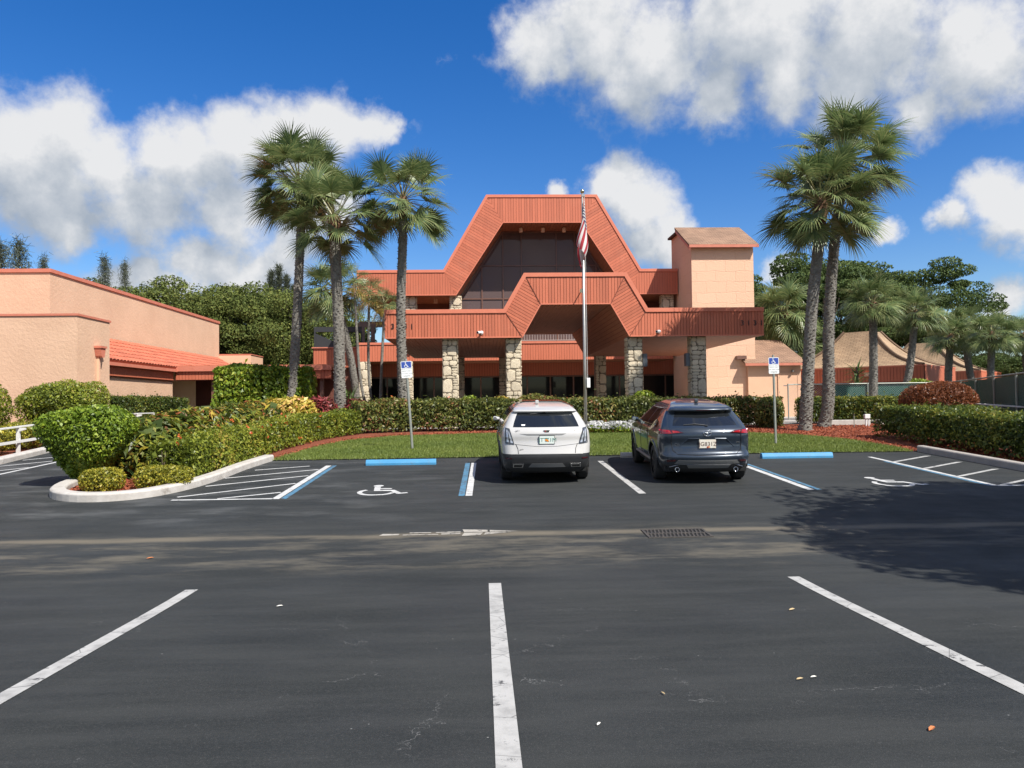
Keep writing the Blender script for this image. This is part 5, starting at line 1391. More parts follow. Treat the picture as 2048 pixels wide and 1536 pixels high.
# ---- broadleaf trees
def limb_tree(name, x, y, h, rx, ry, m, nleaf, leaf, label, group, seed, trunk=0.35, flat=0.62, nclump=46, base=None, cat='tree', zc=0.62, stray=0.25):
    r_ = np.random.default_rng(seed); g = gz(y) if base is None else base
    root = empty(name, (x, y, g), label=label, cat=cat, group=group)
    c = r_.normal(size=(nclump, 3)); c = unit(c) * r_.uniform(0.45, 1.0, (nclump, 1)) ** 0.5
    c[:, 2] = np.where(c[:, 2] < -0.55, -0.55 + 0.2 * r_.random(nclump), c[:, 2])
    c *= np.where(r_.random((nclump, 1)) < stray, r_.uniform(1.02, 1.22, (nclump, 1)), 1.0)
    C = np.stack([c[:, 0] * rx, c[:, 1] * ry, h * zc + c[:, 2] * h * (1 - zc) * 0.86], 1)
    mb = MB(); fork = Vector((x, y, g + h * 0.28))
    mb.tube([(x, y, g - 0.1), (x + 0.1, y, g + h * 0.14), fork], [trunk * 1.3, trunk, trunk * 0.85], 10)
    mb.build('trunk', M['bark'], root, smooth=True)
    mb = MB()
    for k in range(0, nclump, 2):
        e_ = Vector((x + C[k, 0], y + C[k, 1], g + C[k, 2])); mid = fork.lerp(e_, 0.5) + Vector((0, 0, -0.05 * h)); mb.tube([fork, mid, e_], [trunk * 0.4, trunk * 0.2, 0.03], 5, cap=False)
    mb.build('limbs', M['bark'], root, kind='stuff')
    n = nleaf; k = r_.integers(0, nclump, n); cr = (0.15 + 0.20 * r_.random(nclump)) * min(rx, ry)
    d = unit(r_.normal(size=(n, 3))); rad = cr[k] * r_.uniform(0.45, 1.0, n) ** 0.5
    P = C[k] + d * rad[:, None] * np.array([1.15, 1.15, flat])
    nr = d * np.array([1, 1, 1.4]) + np.array([0, 0, 0.6])
    V = leaf_quads(P, unit(nr), leaf, 1.7, 0.7, 0.15)
    tone = np.clip(r_.beta(1.8, 1.8, n) + 0.25 * (r_.random(nclump)[k] - 0.5), 0, 1)
    link_mesh('crown', np_mesh('crown', V, 4, m, tone), root)
    return root
def re_tree(src, x, y, s, rz, label, group=None):
    c = copy_tree(src); c.location = (x, y, gz(y)); c.scale = s if hasattr(s, '__len__') else (s, s, s); c.rotation_euler = (0, 0, rz); c['label'] = label
    if group: c['group'] = group
    return c
GL = 'broadleaf trees behind the hall'
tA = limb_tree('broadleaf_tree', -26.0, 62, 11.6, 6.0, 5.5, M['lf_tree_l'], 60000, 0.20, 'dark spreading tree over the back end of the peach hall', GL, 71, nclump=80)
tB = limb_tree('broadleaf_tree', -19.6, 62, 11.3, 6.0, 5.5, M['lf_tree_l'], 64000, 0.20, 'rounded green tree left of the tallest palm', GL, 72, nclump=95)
re_tree(tB, -13.8, 60, (0.85, 0.85, 0.86), 2.1, 'green tree just behind the tallest palm trunk')
re_tree(tA, -33.5, 63, (1.05, 1.05, 1.02), 1.2, 'tree whose top shows over the peach hall roof')
re_tree(tB, -22.5, 63, (0.8, 0.8, 0.62), 3.6, 'low sunlit tree beside the hall end wall')
re_tree(tA, -17.0, 61, (0.72, 0.72, 0.68), 4.4, 'low green tree above the covered walkway')
re_tree(tB, -20.5, 70, (1.1, 1.1, 1.0), 5.2, 'rear tree filling the gap between the broad crowns')
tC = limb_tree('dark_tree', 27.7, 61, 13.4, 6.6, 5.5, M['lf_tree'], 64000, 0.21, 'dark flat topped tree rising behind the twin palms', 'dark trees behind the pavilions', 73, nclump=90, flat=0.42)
re_tree(tC, 38.0, 64, (0.95, 0.95, 1.0), 1.9, 'dark layered tree above the farther pavilion')
re_tree(tC, 22.6, 66, (0.85, 0.85, 0.96), 3.3, 'dark tree behind the annex roof')
re_tree(tC, 33.0, 68, (1.1, 1.1, 1.08), 4.6, 'tallest dark tree between the two pavilion roofs')
re_tree(tC, 47.0, 62, (0.95, 0.95, 0.62), 5.5, 'low dark tree at the right edge beyond the fence')
re_tree(tC, 43.0, 56, (0.8, 0.8, 0.42), 0.7, 'clipped dark tree mass behind the green screen')
re_tree(tC, 18.0, 72, (0.9, 0.9, 0.75), 2.7, 'low dark tree in the gap behind the stair tower')

def conifer(name, x, y, h, r, n, label, group, seed, slim=False):
    r_ = np.random.default_rng(seed); g = gz(y); root = empty(name, (x, y, g), label=label, cat='tree', group=group)
    mb = MB(); mb.tube([(x, y, g), (x + 0.15, y, g + h * 0.5), (x, y, g + h * 0.97)], [0.25, 0.15, 0.03], 8); mb.build('trunk', M['bark'], root)
    nb = 70; mb = MB(); Vs = []; tn = []
    for k in range(nb):
        t = 0.22 + 0.78 * (k / nb); a = k * 2.4 + r_.uniform(-0.3, 0.3); prof = (1 - t) ** (0.5 if slim else 0.75) + 0.06
        ln = r * prof * r_.uniform(0.6, 1.2); st = np.array([0, 0, h * t]); dr = np.array([math.cos(a), math.sin(a), 1.6 if slim else 0.55]); dr /= np.linalg.norm(dr); e_ = st + dr * ln * (1.6 if slim else 1.1)
        mb.tube([(x + st[0], y + st[1], g + st[2]), (x + e_[0], y + e_[1], g + e_[2])], [0.035, 0.008], 4, cap=False)
        m_ = int(n * 0.6) // nb; u = r_.uniform(0.15, 1.0, m_)[:, None]; P = st + (e_ - st) * u + r_.normal(0, 0.09 if slim else 0.22, (m_, 3)); Vs.append(P)
    mb.build('limbs', M['bark'], root, kind='stuff')
    P = np.concatenate(Vs); t = unit(r_.normal(0, 0.5, (len(P), 3)) + np.array([0, 0, 0.7 if slim else -0.2])); b = unit(np.cross(t, r_.normal(size=(len(P), 3)))); l = r_.uniform(0.3, 0.7, (len(P), 1)); w = 0.022
    V = np.stack([P - b * w, P + b * w, P + t * l + b * 0.01, P + t * l - b * 0.01], 1).reshape(-1, 3)
    link_mesh('crown', np_mesh('crown', V, 4, M['lf_pine'], r_.random(len(P))), root); return root
GC = 'casuarina pines on the skyline'
c1_ = conifer('casuarina_tree', -40.1, 64, 14.9, 2.6, 6000, 'leftmost feathery pine over the hall roof', GC, 81)
re_tree(c1_, -38.0, 63, (0.9, 0.9, 1.0), 2.0, 'second feathery pine over the hall roof')
re_tree(c1_, -36.6, 64, (0.6, 0.6, 0.92), 4.0, 'small feathery pine right of the left pair')
re_tree(c1_, -30.1, 61, (0.65, 0.65, 0.88), 1.0, 'thin pine top rising from the trees beside a white cloud')
re_tree(c1_, -29.0, 62, (0.5, 0.5, 0.86), 3.0, 'second thin pine top beside the white cloud')
c2_ = conifer('poplar_pine', -21.1, 76, 14.4, 0.85, 6000, 'left one of the slim upright pines beyond the trees', 'slim upright pines', 82, slim=True)
for dx, s, a, lb in ((0.75, 1.04, 1.0, 'tallest of the slim upright pines'), (1.55, 0.97, 2.2, 'third slim upright pine from the left'), (2.3, 0.9, 3.1, 'slim upright pine half behind the tall palm trunk'), (-1.2, 0.78, 4.2, 'short upright pine apart to the left of the slim group')):
    re_tree(c2_, -21.1 + dx, 76, (1, 1, s), a, lb)

# the tree outside the frame on the right whose crown shades the drive
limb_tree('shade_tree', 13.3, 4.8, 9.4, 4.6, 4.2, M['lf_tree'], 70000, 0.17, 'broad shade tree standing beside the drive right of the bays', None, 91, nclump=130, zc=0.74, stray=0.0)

# ------------------------------------------------------------------ hedges and shrubs
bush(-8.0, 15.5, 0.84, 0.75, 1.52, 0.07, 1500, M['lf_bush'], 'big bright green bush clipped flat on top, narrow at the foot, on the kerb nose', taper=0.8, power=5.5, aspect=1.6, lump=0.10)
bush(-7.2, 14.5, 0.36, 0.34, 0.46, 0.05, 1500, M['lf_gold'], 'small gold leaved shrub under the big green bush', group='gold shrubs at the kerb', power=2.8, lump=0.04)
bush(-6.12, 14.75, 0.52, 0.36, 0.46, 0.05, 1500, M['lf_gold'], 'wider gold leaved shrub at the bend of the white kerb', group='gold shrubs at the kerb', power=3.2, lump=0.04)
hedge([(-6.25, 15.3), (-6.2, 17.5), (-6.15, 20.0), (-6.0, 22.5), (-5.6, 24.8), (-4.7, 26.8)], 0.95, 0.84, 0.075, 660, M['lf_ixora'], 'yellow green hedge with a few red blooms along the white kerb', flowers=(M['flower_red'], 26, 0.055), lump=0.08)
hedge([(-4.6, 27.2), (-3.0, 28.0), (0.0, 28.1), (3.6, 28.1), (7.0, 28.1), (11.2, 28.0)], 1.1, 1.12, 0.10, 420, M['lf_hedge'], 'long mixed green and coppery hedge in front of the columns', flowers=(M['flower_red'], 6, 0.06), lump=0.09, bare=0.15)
for i, (x, y, s, lb) in enumerate(((-7.3, 16.7, 1.3, 'croton with dark lower leaves next to the big green bush'), (-7.4, 18.4, 1.38, 'croton clump behind the kerb hedge, yellow tipped'), (-7.35, 20.2, 1.36, 'croton clump midway along the kerb hedge, red and yellow'), (-7.2, 22.0, 1.34, 'croton clump toward the far end of the kerb hedge'), (-7.0, 23.7, 1.34, 'farthest croton behind the kerb hedge'))):
    bush(x, y, 0.78, 0.95, s, 0.21, 240, M['lf_croton'], lb, name='croton', cat='croton', group='crotons behind the kerb hedge', power=2.4, aspect=3.2, tilt=0.6, up=0.5, lump=0.1)
bush(-7.0, 26.6, 1.15, 0.7, 1.35, 0.20, 330, M['lf_croton_y'], 'pale yellow croton under the tallest palm', name='croton', cat='croton', aspect=2.6, up=0.5, lump=0.1)
bush(-6.0, 27.9, 0.65, 0.45, 1.28, 0.30, 170, M['lf_ti'], 'red leaved ti plant left of the thick palm trunk', name='ti_plant', cat='ti plant', group='red ti plants', aspect=3.6, up=0.7)
bush(-4.75, 28.3, 0.4, 0.4, 1.2, 0.30, 170, M['lf_ti'], 'red leaved ti plant right of the thick palm trunk', name='ti_plant', cat='ti plant', group='red ti plants', aspect=3.6, up=0.7)
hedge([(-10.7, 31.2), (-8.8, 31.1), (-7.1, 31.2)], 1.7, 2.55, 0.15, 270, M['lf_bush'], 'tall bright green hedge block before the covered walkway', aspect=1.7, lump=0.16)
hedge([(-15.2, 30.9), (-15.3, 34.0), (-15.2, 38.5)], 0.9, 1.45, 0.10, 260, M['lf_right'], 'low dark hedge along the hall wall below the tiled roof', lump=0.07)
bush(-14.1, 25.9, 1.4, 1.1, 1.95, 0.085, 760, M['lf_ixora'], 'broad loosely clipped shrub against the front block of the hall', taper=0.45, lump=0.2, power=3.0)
bush(-16.7, 25.4, 0.9, 0.8, 2.1, 0.10, 400, M['lf_ixora'], 'shrub cut by the left edge, against the hall wall', lump=0.15)
for i, (x, y, r_, h_, lb) in enumerate(((-13.9, 21.3, 0.75, 0.8, 'variegated low shrub behind the white rail, at the left edge'), (-13.9, 23.2, 0.7, 0.85, 'variegated low shrub behind the white rail, second from the edge'), (-13.9, 19.6, 0.7, 0.75, 'variegated low shrub behind the nearest rail post'))):
    bush(x, y, r_, 0.8, h_, 0.07, 520, M['lf_gold'], lb, group='variegated shrubs behind the white rail', lump=0.09)
hedge([(13.05, 23.0), (12.95, 19.5), (12.9, 15.5), (12.9, 9.5)], 1.7, 0.98, 0.085, 560, M['lf_right'], 'dark glossy hedge behind the grey kerb on the right', lump=0.07, bare=0.30, spread=0.2)
hedge([(12.9, 30.0), (15.0, 29.9), (18.5, 29.6)], 1.0, 1.05, 0.09, 420, M['lf_right'], 'hedge row behind the twin palms', lump=0.07, bare=0.2)
hedge([(13.5, 31.6), (18, 31.5), (24.5, 31.3)], 0.8, 1.0, 0.09, 360, M['lf_gold'], 'yellowish hedge strip below the chain link fence', lump=0.06)
bush(15.9, 25.6, 1.25, 1.1, 1.66, 0.075, 900, M['lf_bronze'], 'round bronze leaved bush behind the dark hedge', power=2.5, lump=0.06, aspect=2.4)
bush(15.0, 22.8, 1.0, 1.6, 1.0, 0.085, 420, M['lf_right'], 'leafy shrub between the bronze bush and the dark hedge', lump=0.1)
bush(10.55, 27.2, 0.55, 0.5, 1.1, 0.085, 600, M['lf_hedge'], 'separate round shrub right of the sign post', lump=0.08)
bush(-0.5, 28.9, 0.38, 0.35, 1.35, 0.12, 400, M['lf_bush'], 'light green sprig above the hedge right of the first column', lump=0.1)
bush(0.75, 28.9, 0.5, 0.4, 1.3, 0.13, 330, M['lf_croton_y'], 'orange croton sprig above the hedge before the dark entrance', name='croton', cat='croton', aspect=2.6, lump=0.1)
bush(1.9, 28.9, 0.75, 0.45, 1.35, 0.08, 600, M['lf_hedge'], 'dark clipped shrub behind the white car', lump=0.05)
bush(6.2, 28.8, 0.55, 0.4, 1.42, 0.10, 500, M['lf_bush'], 'light green shrub before the third column', lump=0.1)
strap_plant(7.5, 29.3, 0.7, 26, 0.75, 0.055, M['lf_strap'], 'spiky young palm plant between the two right columns', 'spiky_plant', 'plant', droop=0.6, rosette=0.6)
strap_plant(-6.3, 36.0, 1.6, 46, 0.95, 0.07, M['lf_strap'], 'yucca with drooping sword leaves behind the thick palm trunk', 'yucca', 'yucca', droop=0.5, rosette=0.7)
strap_plant(18.65, 36.6, 2.6, 60, 0.8, 0.07, M['lf_strap'], 'yucca on a bare stem before the chain link fence', 'yucca', 'yucca', droop=0.4, rosette=0.45)
for i, (x, y, lb) in enumerate(((-6.75, 15.1, 'tuft of grassy leaves between the two gold shrubs'), (-6.6, 15.4, 'tuft of grassy leaves behind the wider gold shrub'))):
    strap_plant(x, y, 0.05, 40, 0.42, 0.018, M['lf_strap'], lb, 'grass_tuft', 'grass tuft', group='grassy tufts on the kerb nose', stem=False, droop=0.8)
bush(21.5, 36.2, 1.1, 0.8, 1.9, 0.10, 420, M['lf_bush'], 'light green shrub behind the fence before the pavilion', lump=0.12)

# white bedding flowers: leafy cushions dotted with blossoms, one plant each
gb = 'white bedding flowers by the flagpole'
fl_n = 26
P = rng.normal(0, 1, (70, 3)); P = unit(P) * np.array([0.15, 0.15, 0.11]) + np.array([0, 0, 0.11])
me_l = np_mesh('leaves', leaf_quads(P, P, 0.07, 1.8, 0.6, 0.1), 4, M['lf_bush'], rng.random(70))
Q = unit(np.abs(rng.normal(0, 1, (fl_n, 3)))* np.array([1, 1, 1]) * np.where(rng.random((fl_n, 3)) < 0.5, -1, 1) * np.array([1, 1, 0]) + np.abs(rng.normal(0, 0.8, (fl_n, 1))) * np.array([0, 0, 1])) * np.array([0.17, 0.17, 0.13]) + np.array([0, 0, 0.13])
Q = np.repeat(Q, 5, 0); me_f = np_mesh('blossoms', leaf_quads(Q + rng.normal(0, 0.012, Q.shape), np.repeat(np.tile(np.array([[0, -0.4, 1.0]]), (fl_n, 1)), 5, 0), 0.06, 1.2, 0.6, 0.0), 4, M['flower_white'], rng.random(fl_n * 5))
k = 0
for j in range(5):
    for i in range(16):
        x = 2.3 + 0.235 * i + random.uniform(-0.06, 0.06); y = 25.6 + 0.3 * j + random.uniform(-0.08, 0.08)
        r_ = empty('flower_plant', (x, y, gz(y) + 0.05), random.uniform(0, 6.28), label='cushion of white bedding flowers around the flagpole foot', cat='flowers', group=gb)
        a = link_mesh('leaves', me_l, r_); b = link_mesh('blossoms', me_f, r_)
        s = random.uniform(0.85, 1.25); r_.scale = (s, s, s)

# grass blades and mulch chips
def inside(poly, X, Y):
    c = np.zeros(len(X), bool); n = len(poly)
    for i in range(n):
        x1, y1 = poly[i]; x2, y2 = poly[(i + 1) % n]
        hit = ((y1 > Y) != (y2 > Y)) & (X < (x2 - x1) * (Y - y1) / (y2 - y1 + 1e-12) + x1); c ^= hit
    return c
n = 230000
X = rng.uniform(-5.4, 11.3, n); Y = rng.uniform(18.95, 26.2, n)
k = inside(LAWN, X + rng.normal(0, 0.06, n), Y + rng.normal(0, 0.06, n)); X, Y = X[k], Y[k]; n = len(X)
Z = gzv(Y) + 0.018; hgt = rng.uniform(0.025, 0.075, n); a = rng.uniform(0, 6.28, n); w = 0.009
base = np.stack([X, Y, Z], 1); t = np.stack([np.cos(a), np.sin(a), 0 * a], 1) * w; lean = np.stack([rng.normal(0, 0.025, n), rng.normal(0, 0.025, n), hgt], 1)
V = np.stack([base - t, base + t, base + lean], 1).reshape(-1, 3)
patch = 0.5 + 0.5 * np.sin(X * 1.3 + 0.7 * np.sin(Y * 2.1)) * np.sin(Y * 1.7 + 1.2)
link_mesh('lawn_grass', np_mesh('lawn_grass', V, 3, M['grass'], np.clip(rng.beta(1.6, 2.2, n) * 0.75 + 0.3 * patch, 0, 1)), kind='stuff', label='short green lawn in front of the hedge', cat='grass')
def chips(poly, n, name, label, hgt=0.012):
    xs = [p[0] for p in poly]; ys = [p[1] for p in poly]
    X = rng.uniform(min(xs), max(xs), n); Y = rng.uniform(min(ys), max(ys), n); k = inside(poly, X, Y); X, Y = X[k], Y[k]
    P = np.stack([X, Y, gzv(Y) + hgt + rng.uniform(0.005, 0.03, len(X))], 1)
    V = leaf_quads(P, np.tile(np.array([[0, 0, 1.0]]), (len(X), 1)), 0.085, 3.5, 0.45, 0.0)
    link_mesh(name, np_mesh(name, V, 4, M['mulch_chip'], rng.random(len(X))), kind='stuff', label=label, cat='mulch')
chips([(-5.6, 19.3), (-5.3, 21), (-4.9, 23.5), (-4.3, 25.2), (-2.9, 26.5), (0.2, 27.4), (4, 27.5), (9, 27.4), (13, 28.3), (17, 28.5), (14, 24), (11.9, 22.6), (11.5, 19.0), (11.1, 19.05), (11.2, 19.9), (11.0, 22.2), (10.3, 23.8), (8.94, 25.0), (4.0, 26.0), (0.25, 26.1), (-2.9, 25.6), (-4.33, 24.2), (-4.87, 22.3), (-5.22, 19.9)], 60000, 'mulch_chips', 'red bark chips between the lawn and the hedges')
chips([(-7.9, 14.3), (-6.4, 13.75), (-5.9, 14.7), (-5.78, 16), (-5.7, 19.2), (-8.2, 19), (-8.1, 15.2)], 12000, 'mulch_chips', 'red bark chips inside the white kerb')
chips([(11.5, 9.5), (11.5, 19.0), (12.6, 22), (13.4, 22), (13.4, 9.5)], 16000, 'mulch_chips', 'red bark chips under the dark hedge on the right')

# ------------------------------------------------------------------ wheel stops
def wheel_stop(x0, x1, y, m, label, rz=0.0):
    mb = MB(); z = gz(y)
    mb.prism([(-0.085, -0.01), (-0.085, 0.05), (-0.05, 0.125), (0.05, 0.125), (0.085, 0.05), (0.085, -0.01)], lambda a, b, k: ((x1 - x0) * (k - 0.5), a, b))
    o = mb.build('wheel_stop', m, bevel=0.008, label=label, cat='wheel stop', group='wheel stops'); o.location = ((x0 + x1) / 2, y, z); o.rotation_euler = (0.045, 0, rz)
    mb = MB()
    for s in (-0.6, 0.6): mb.lathe([(0.001, 0.127), (0.018, 0.127), (0.018, 0.12)], (s, 0, 0), n=8)
    p = mb.build('anchor_pin', M['galv'], None); p.parent = o
    return o
wheel_stop(-2.78, -1.12, 18.0, M['stop_blue'], 'blue concrete wheel stop on the left, below the left sign')
wheel_stop(6.80, 8.56, 18.15, M['stop_blue'], 'blue concrete wheel stop on the right, beside the dark grey car')
wheel_stop(3.45, 5.25, 18.75, M['kerb_white'], 'white wheel stop mostly hidden under the dark grey car')

# ------------------------------------------------------------------ accessible parking signs
def parking_sign(x, y, lean, label):
    r = empty('parking_sign', (x, y, gz(y) + 0.06), label=label, cat='sign', group='accessible parking signs on posts')
    mb = MB(); mb.prism([(-0.036, 0.0), (-0.016, -0.022), (0.016, -0.022), (0.036, 0.0), (0.030, 0.004), (0.013, -0.016), (-0.013, -0.016), (-0.030, 0.004)], lambda a, b, k: (a, b, -0.2 + 2.72 * k)); p = mb.build('post', M['galv']); p.parent = r
    W, H, z0 = 0.305, 0.47, 1.98
    def rr(w, h, rad, n=5):
        out = []
        for cx, cy, a0 in ((w / 2 - rad, h / 2 - rad, 0), (-w / 2 + rad, h / 2 - rad, 90), (-w / 2 + rad, -h / 2 + rad, 180), (w / 2 - rad, -h / 2 + rad, 270)):
            for k in range(n + 1):
                a = R(a0 + 90 * k / n); out.append((cx + rad * math.cos(a), cy + rad * math.sin(a)))
        return out
    zc = z0 + H / 2
    mb = MB(); mb.prism(rr(W, H, 0.03), lambda a, b, k: (a, -0.028 + 0.003 * k, zc + b)); pl = mb.build('plate', M['sign_white']); pl.parent = r
    mb = MB(); mb.prism(rr(W - 0.03, 0.175, 0.018), lambda a, b, k: (a, -0.0292 + 0.001 * k, z0 + 0.367 + b)); bl = mb.build('blue_panel', M['sign_blue']); bl.parent = pl
    mb = MB()
    for i, poly in enumerate(wheelchair_strokes()):
        mb.add([((a - 0.5) * 0.15, -0.0302 - 0.0001 * (i % 6), z0 + 0.285 + b * 0.165) for a, b in poly], [tuple(range(len(poly)))])
    em = mb.build('wheelchair_emblem', M['sign_white']); em.parent = pl
    for s, zz, sz in (('PARKING BY DISABLED', 0.250, 0.029), ('PERMIT ONLY', 0.190, 0.044), ('TOW AWAY ZONE', 0.120, 0.040), ('$250 FINE', 0.052, 0.046)):
        t = text('lettering', s, sz, (0, -0.0288, z0 + zz), M['sign_ink'], None, extrude=0.0005); t.parent = pl
    mb = MB()
    for zz in (0.04, 0.43): mb.lathe([(0.001, 0.0), (0.008, 0.0), (0.008, 0.006)], (0, -0.0345, z0 + zz), 'Y', 8)
    b = mb.build('bolt', M['galv']); b.parent = pl
    r.rotation_euler = (0, lean, R(2))
    return r
parking_sign(-1.99, 21.25, R(-3.6), 'leaning blue and white parking sign on a post left of the white car')
parking_sign(8.38, 21.2, R(-0.6), 'upright blue and white parking sign on a post right of the dark grey car')

# ------------------------------------------------------------------ flagpole and flag
fy = 26.3; fx = 3.62
fp = empty('flagpole', (fx, fy, gz(fy)), label='tall silver flagpole with a gold ball top in the white flower bed', cat='flagpole')
mb = MB(); mb.tube([(fx, fy, gz(fy) - 0.1), (fx, fy, 3.0), (fx, fy, 9.0)], [0.062, 0.058, 0.034], 16); mb.build('pole', M['alu'], fp, smooth=True)
mb = MB(); mb.lathe([(0.001, 0.09)] + [(0.075 * math.sin(math.pi * k / 10), 0.165 - 0.075 * math.cos(math.pi * k / 10) - 0.0) for k in range(1, 11)], (fx, fy, 8.92), n=16); mb.build('ball', M['brass'], fp, smooth=True)
mb = MB(); mb.box(fx - 0.03, fx + 0.09, fy - 0.04, fy + 0.04, 8.9, 8.98); mb.build('truck', M['alu'], fp)
mb = MB(); mb.tube([(fx + 0.07, fy - 0.03, 8.9), (fx + 0.085, fy - 0.06, 2.3)], 0.007, 5); mb.build('halyard', M['white_paint'], fp)
mb = MB(); mb.box(fx + 0.05, fx + 0.17, fy - 0.10, fy + 0.02, 2.12, 2.46); mb.build('halyard_box', M['cam_white'], fp, bevel=0.01)
mb = MB(); mb.lathe([(0.12, 0.0), (0.12, 0.05), (0.065, 0.14)], (fx, fy, gz(fy) + 0.04), n=16); mb.build('collar', M['alu'], fp)
def cloth(name, c):
    m, t, b = base_mat(name); b.inputs['Base Color'].default_value = rgba(c); b.inputs['Roughness'].default_value = 0.85
    tr = N(t, 'ShaderNodeBsdfTranslucent'); tr.inputs['Color'].default_value = rgba(c); mx = N(t, 'ShaderNodeMixShader'); mx.inputs[0].default_value = 0.3
    L(t, b, mx, 0, 1); L(t, tr, mx, 0, 2); L(t, mx, t.nodes['Material Output'], 0, 'Surface'); return m
FM = [cloth('flag_red', (0.42, 0.035, 0.05)), cloth('flag_white', (0.72, 0.70, 0.68)), cloth('flag_blue', (0.045, 0.055, 0.14))]
def drape(u, v):
    """u 0..1 along the fly, v 0..1 down the hoist -> hanging cloth in soft pleats beside the pole"""
    drop = 1.42 * v * (1 - 0.30 * u) + 1.50 * u
    w = 0.04 + 0.27 * min(1, drop / 1.6)
    ph = 5.2 * v - 2.4 * u
    x = 0.055 + w * 0.62 * math.sin(ph) * min(1, 3 * u + 0.12) - 0.16 * u * (0.3 + v) + 0.05 * math.sin(9 * v + 4 * u) * u
    y = -0.07 - w * 0.55 * math.cos(1.25 * ph + 0.4) * min(1, 3 * u + 0.1) - 0.03 * math.sin(11 * v + 2 * u) * u
    return Vector((fx + x, fy + y, 8.82 - drop))
nu, nv = 40, 52
vs = [drape(i / nu, j / nv) for j in range(nv + 1) for i in range(nu + 1)]
fs = []; mi = []
for j in range(nv):
    for i in range(nu):
        fs.append((j * (nu + 1) + i, j * (nu + 1) + i + 1, (j + 1) * (nu + 1) + i + 1, (j + 1) * (nu + 1) + i))
        st = int(j * 13 / nv); mi.append(2 if (i < 0.4 * nu and st < 7) else (0 if st % 2 == 0 else 1))
me = bpy.data.meshes.new('flag'); me.from_pydata([tuple(v - Vector((fx, fy, 8.82))) for v in vs], [], fs)
for m_ in FM: me.materials.append(m_)
me.polygons.foreach_set('material_index', mi); me.shade_smooth()
flag = link_mesh('flag', me, loc=(fx, fy, 8.82), label='american flag hanging limp along the flagpole', cat='flag')
mb = MB()
for r_ in range(9):
    for c_ in range(6 if r_ % 2 == 0 else 5):
        u = 0.4 * ((c_ * 2 + 1 + (r_ % 2)) / 12); v = (7 / 13) * (r_ + 1) / 10
        c0 = drape(u, v); du = (drape(u + 0.004, v) - c0).normalized(); dv = (drape(u, v + 0.004) - c0); dv = (dv - du * dv.dot(du)).normalized(); nn = du.cross(dv)
        for sd in (-1, 1):
            pts = [c0 + nn * 0.004 * sd + (du * math.cos(math.pi * k / 5 - 1.57) + dv * math.sin(math.pi * k / 5 - 1.57)) * (0.045 if k % 2 == 0 else 0.018) for k in range(10)]
            mb.add(pts, [tuple(range(10))])
mb.build('star', FM[1], flag, kind='stuff')

# ------------------------------------------------------------------ white rails
def rail_fence(pts, hgt, label, step=2.0, bracket=1):
    p0 = pts[0]; r = empty('white_railing', (p0[0], p0[1], gz(p0[1])), label=label, cat='railing', group='white painted rails')
    A, B = Vector((*pts[0], 0)), Vector((*pts[1], 0)); d = (B - A); ln = d.length; d /= ln; s = Vector((d.y, -d.x, 0))
    n = max(1, round(ln / step))
    def z(p, h): return gz(p.y) + h
    for k in range(n + 1):
        p = A + d * (ln * k / n)
        q = [p + d * a + s * b for a, b in ((-0.04, -0.04), (0.04, -0.04), (0.04, 0.04), (-0.04, 0.04))]
        mb = MB(); mb.hexa([(v.x, v.y, z(p, -0.05)) for v in q] + [(v.x, v.y, z(p, hgt - 0.03)) for v in q]); mb.build('post', M['white_paint'], r)
        q = [p + d * a + s * b for a, b in ((-0.035, 0.042), (0.035, 0.042), (0.035, 0.20), (-0.035, 0.20))]
        mb = MB(); mb.hexa([(v.x, v.y, z(p, hgt - (0.14 if i < 2 else 0.09))) for i, v in enumerate(q)] + [(v.x, v.y, z(p, hgt - 0.04)) for v in q]); mb.build('bracket', M['white_paint'], r)
    m_ = max(2, int(ln / 0.8))
    for nm, h0, h1, b0, b1 in (('top_rail', hgt - 0.028, hgt + 0.012, -0.045, 0.06), ('mid_rail', hgt * 0.42, hgt * 0.42 + 0.075, 0.042, 0.075)):
        mb = MB()
        for k in range(m_):
            pa, pb = A + d * (ln * k / m_), A + d * (ln * (k + 1) / m_)
            q = [pa + s * b0, pa + s * b1, pb + s * b1, pb + s * b0]
            mb.hexa([(v.x, v.y, z(v, h0)) for v in q] + [(v.x, v.y, z(v, h1)) for v in q])
        mb.build(nm, M['white_paint'], r)
    return r
rail_fence([(-13.05, 18.75), (-13.15, 30.5)], 0.78, 'white wooden rail behind the kerb on the left, beside the drive', 1.5)
rail_fence([(16.75, 25.6), (16.9, 20.0)], 0.92, 'white wooden rail behind the dark hedge at the right edge', 1.75)

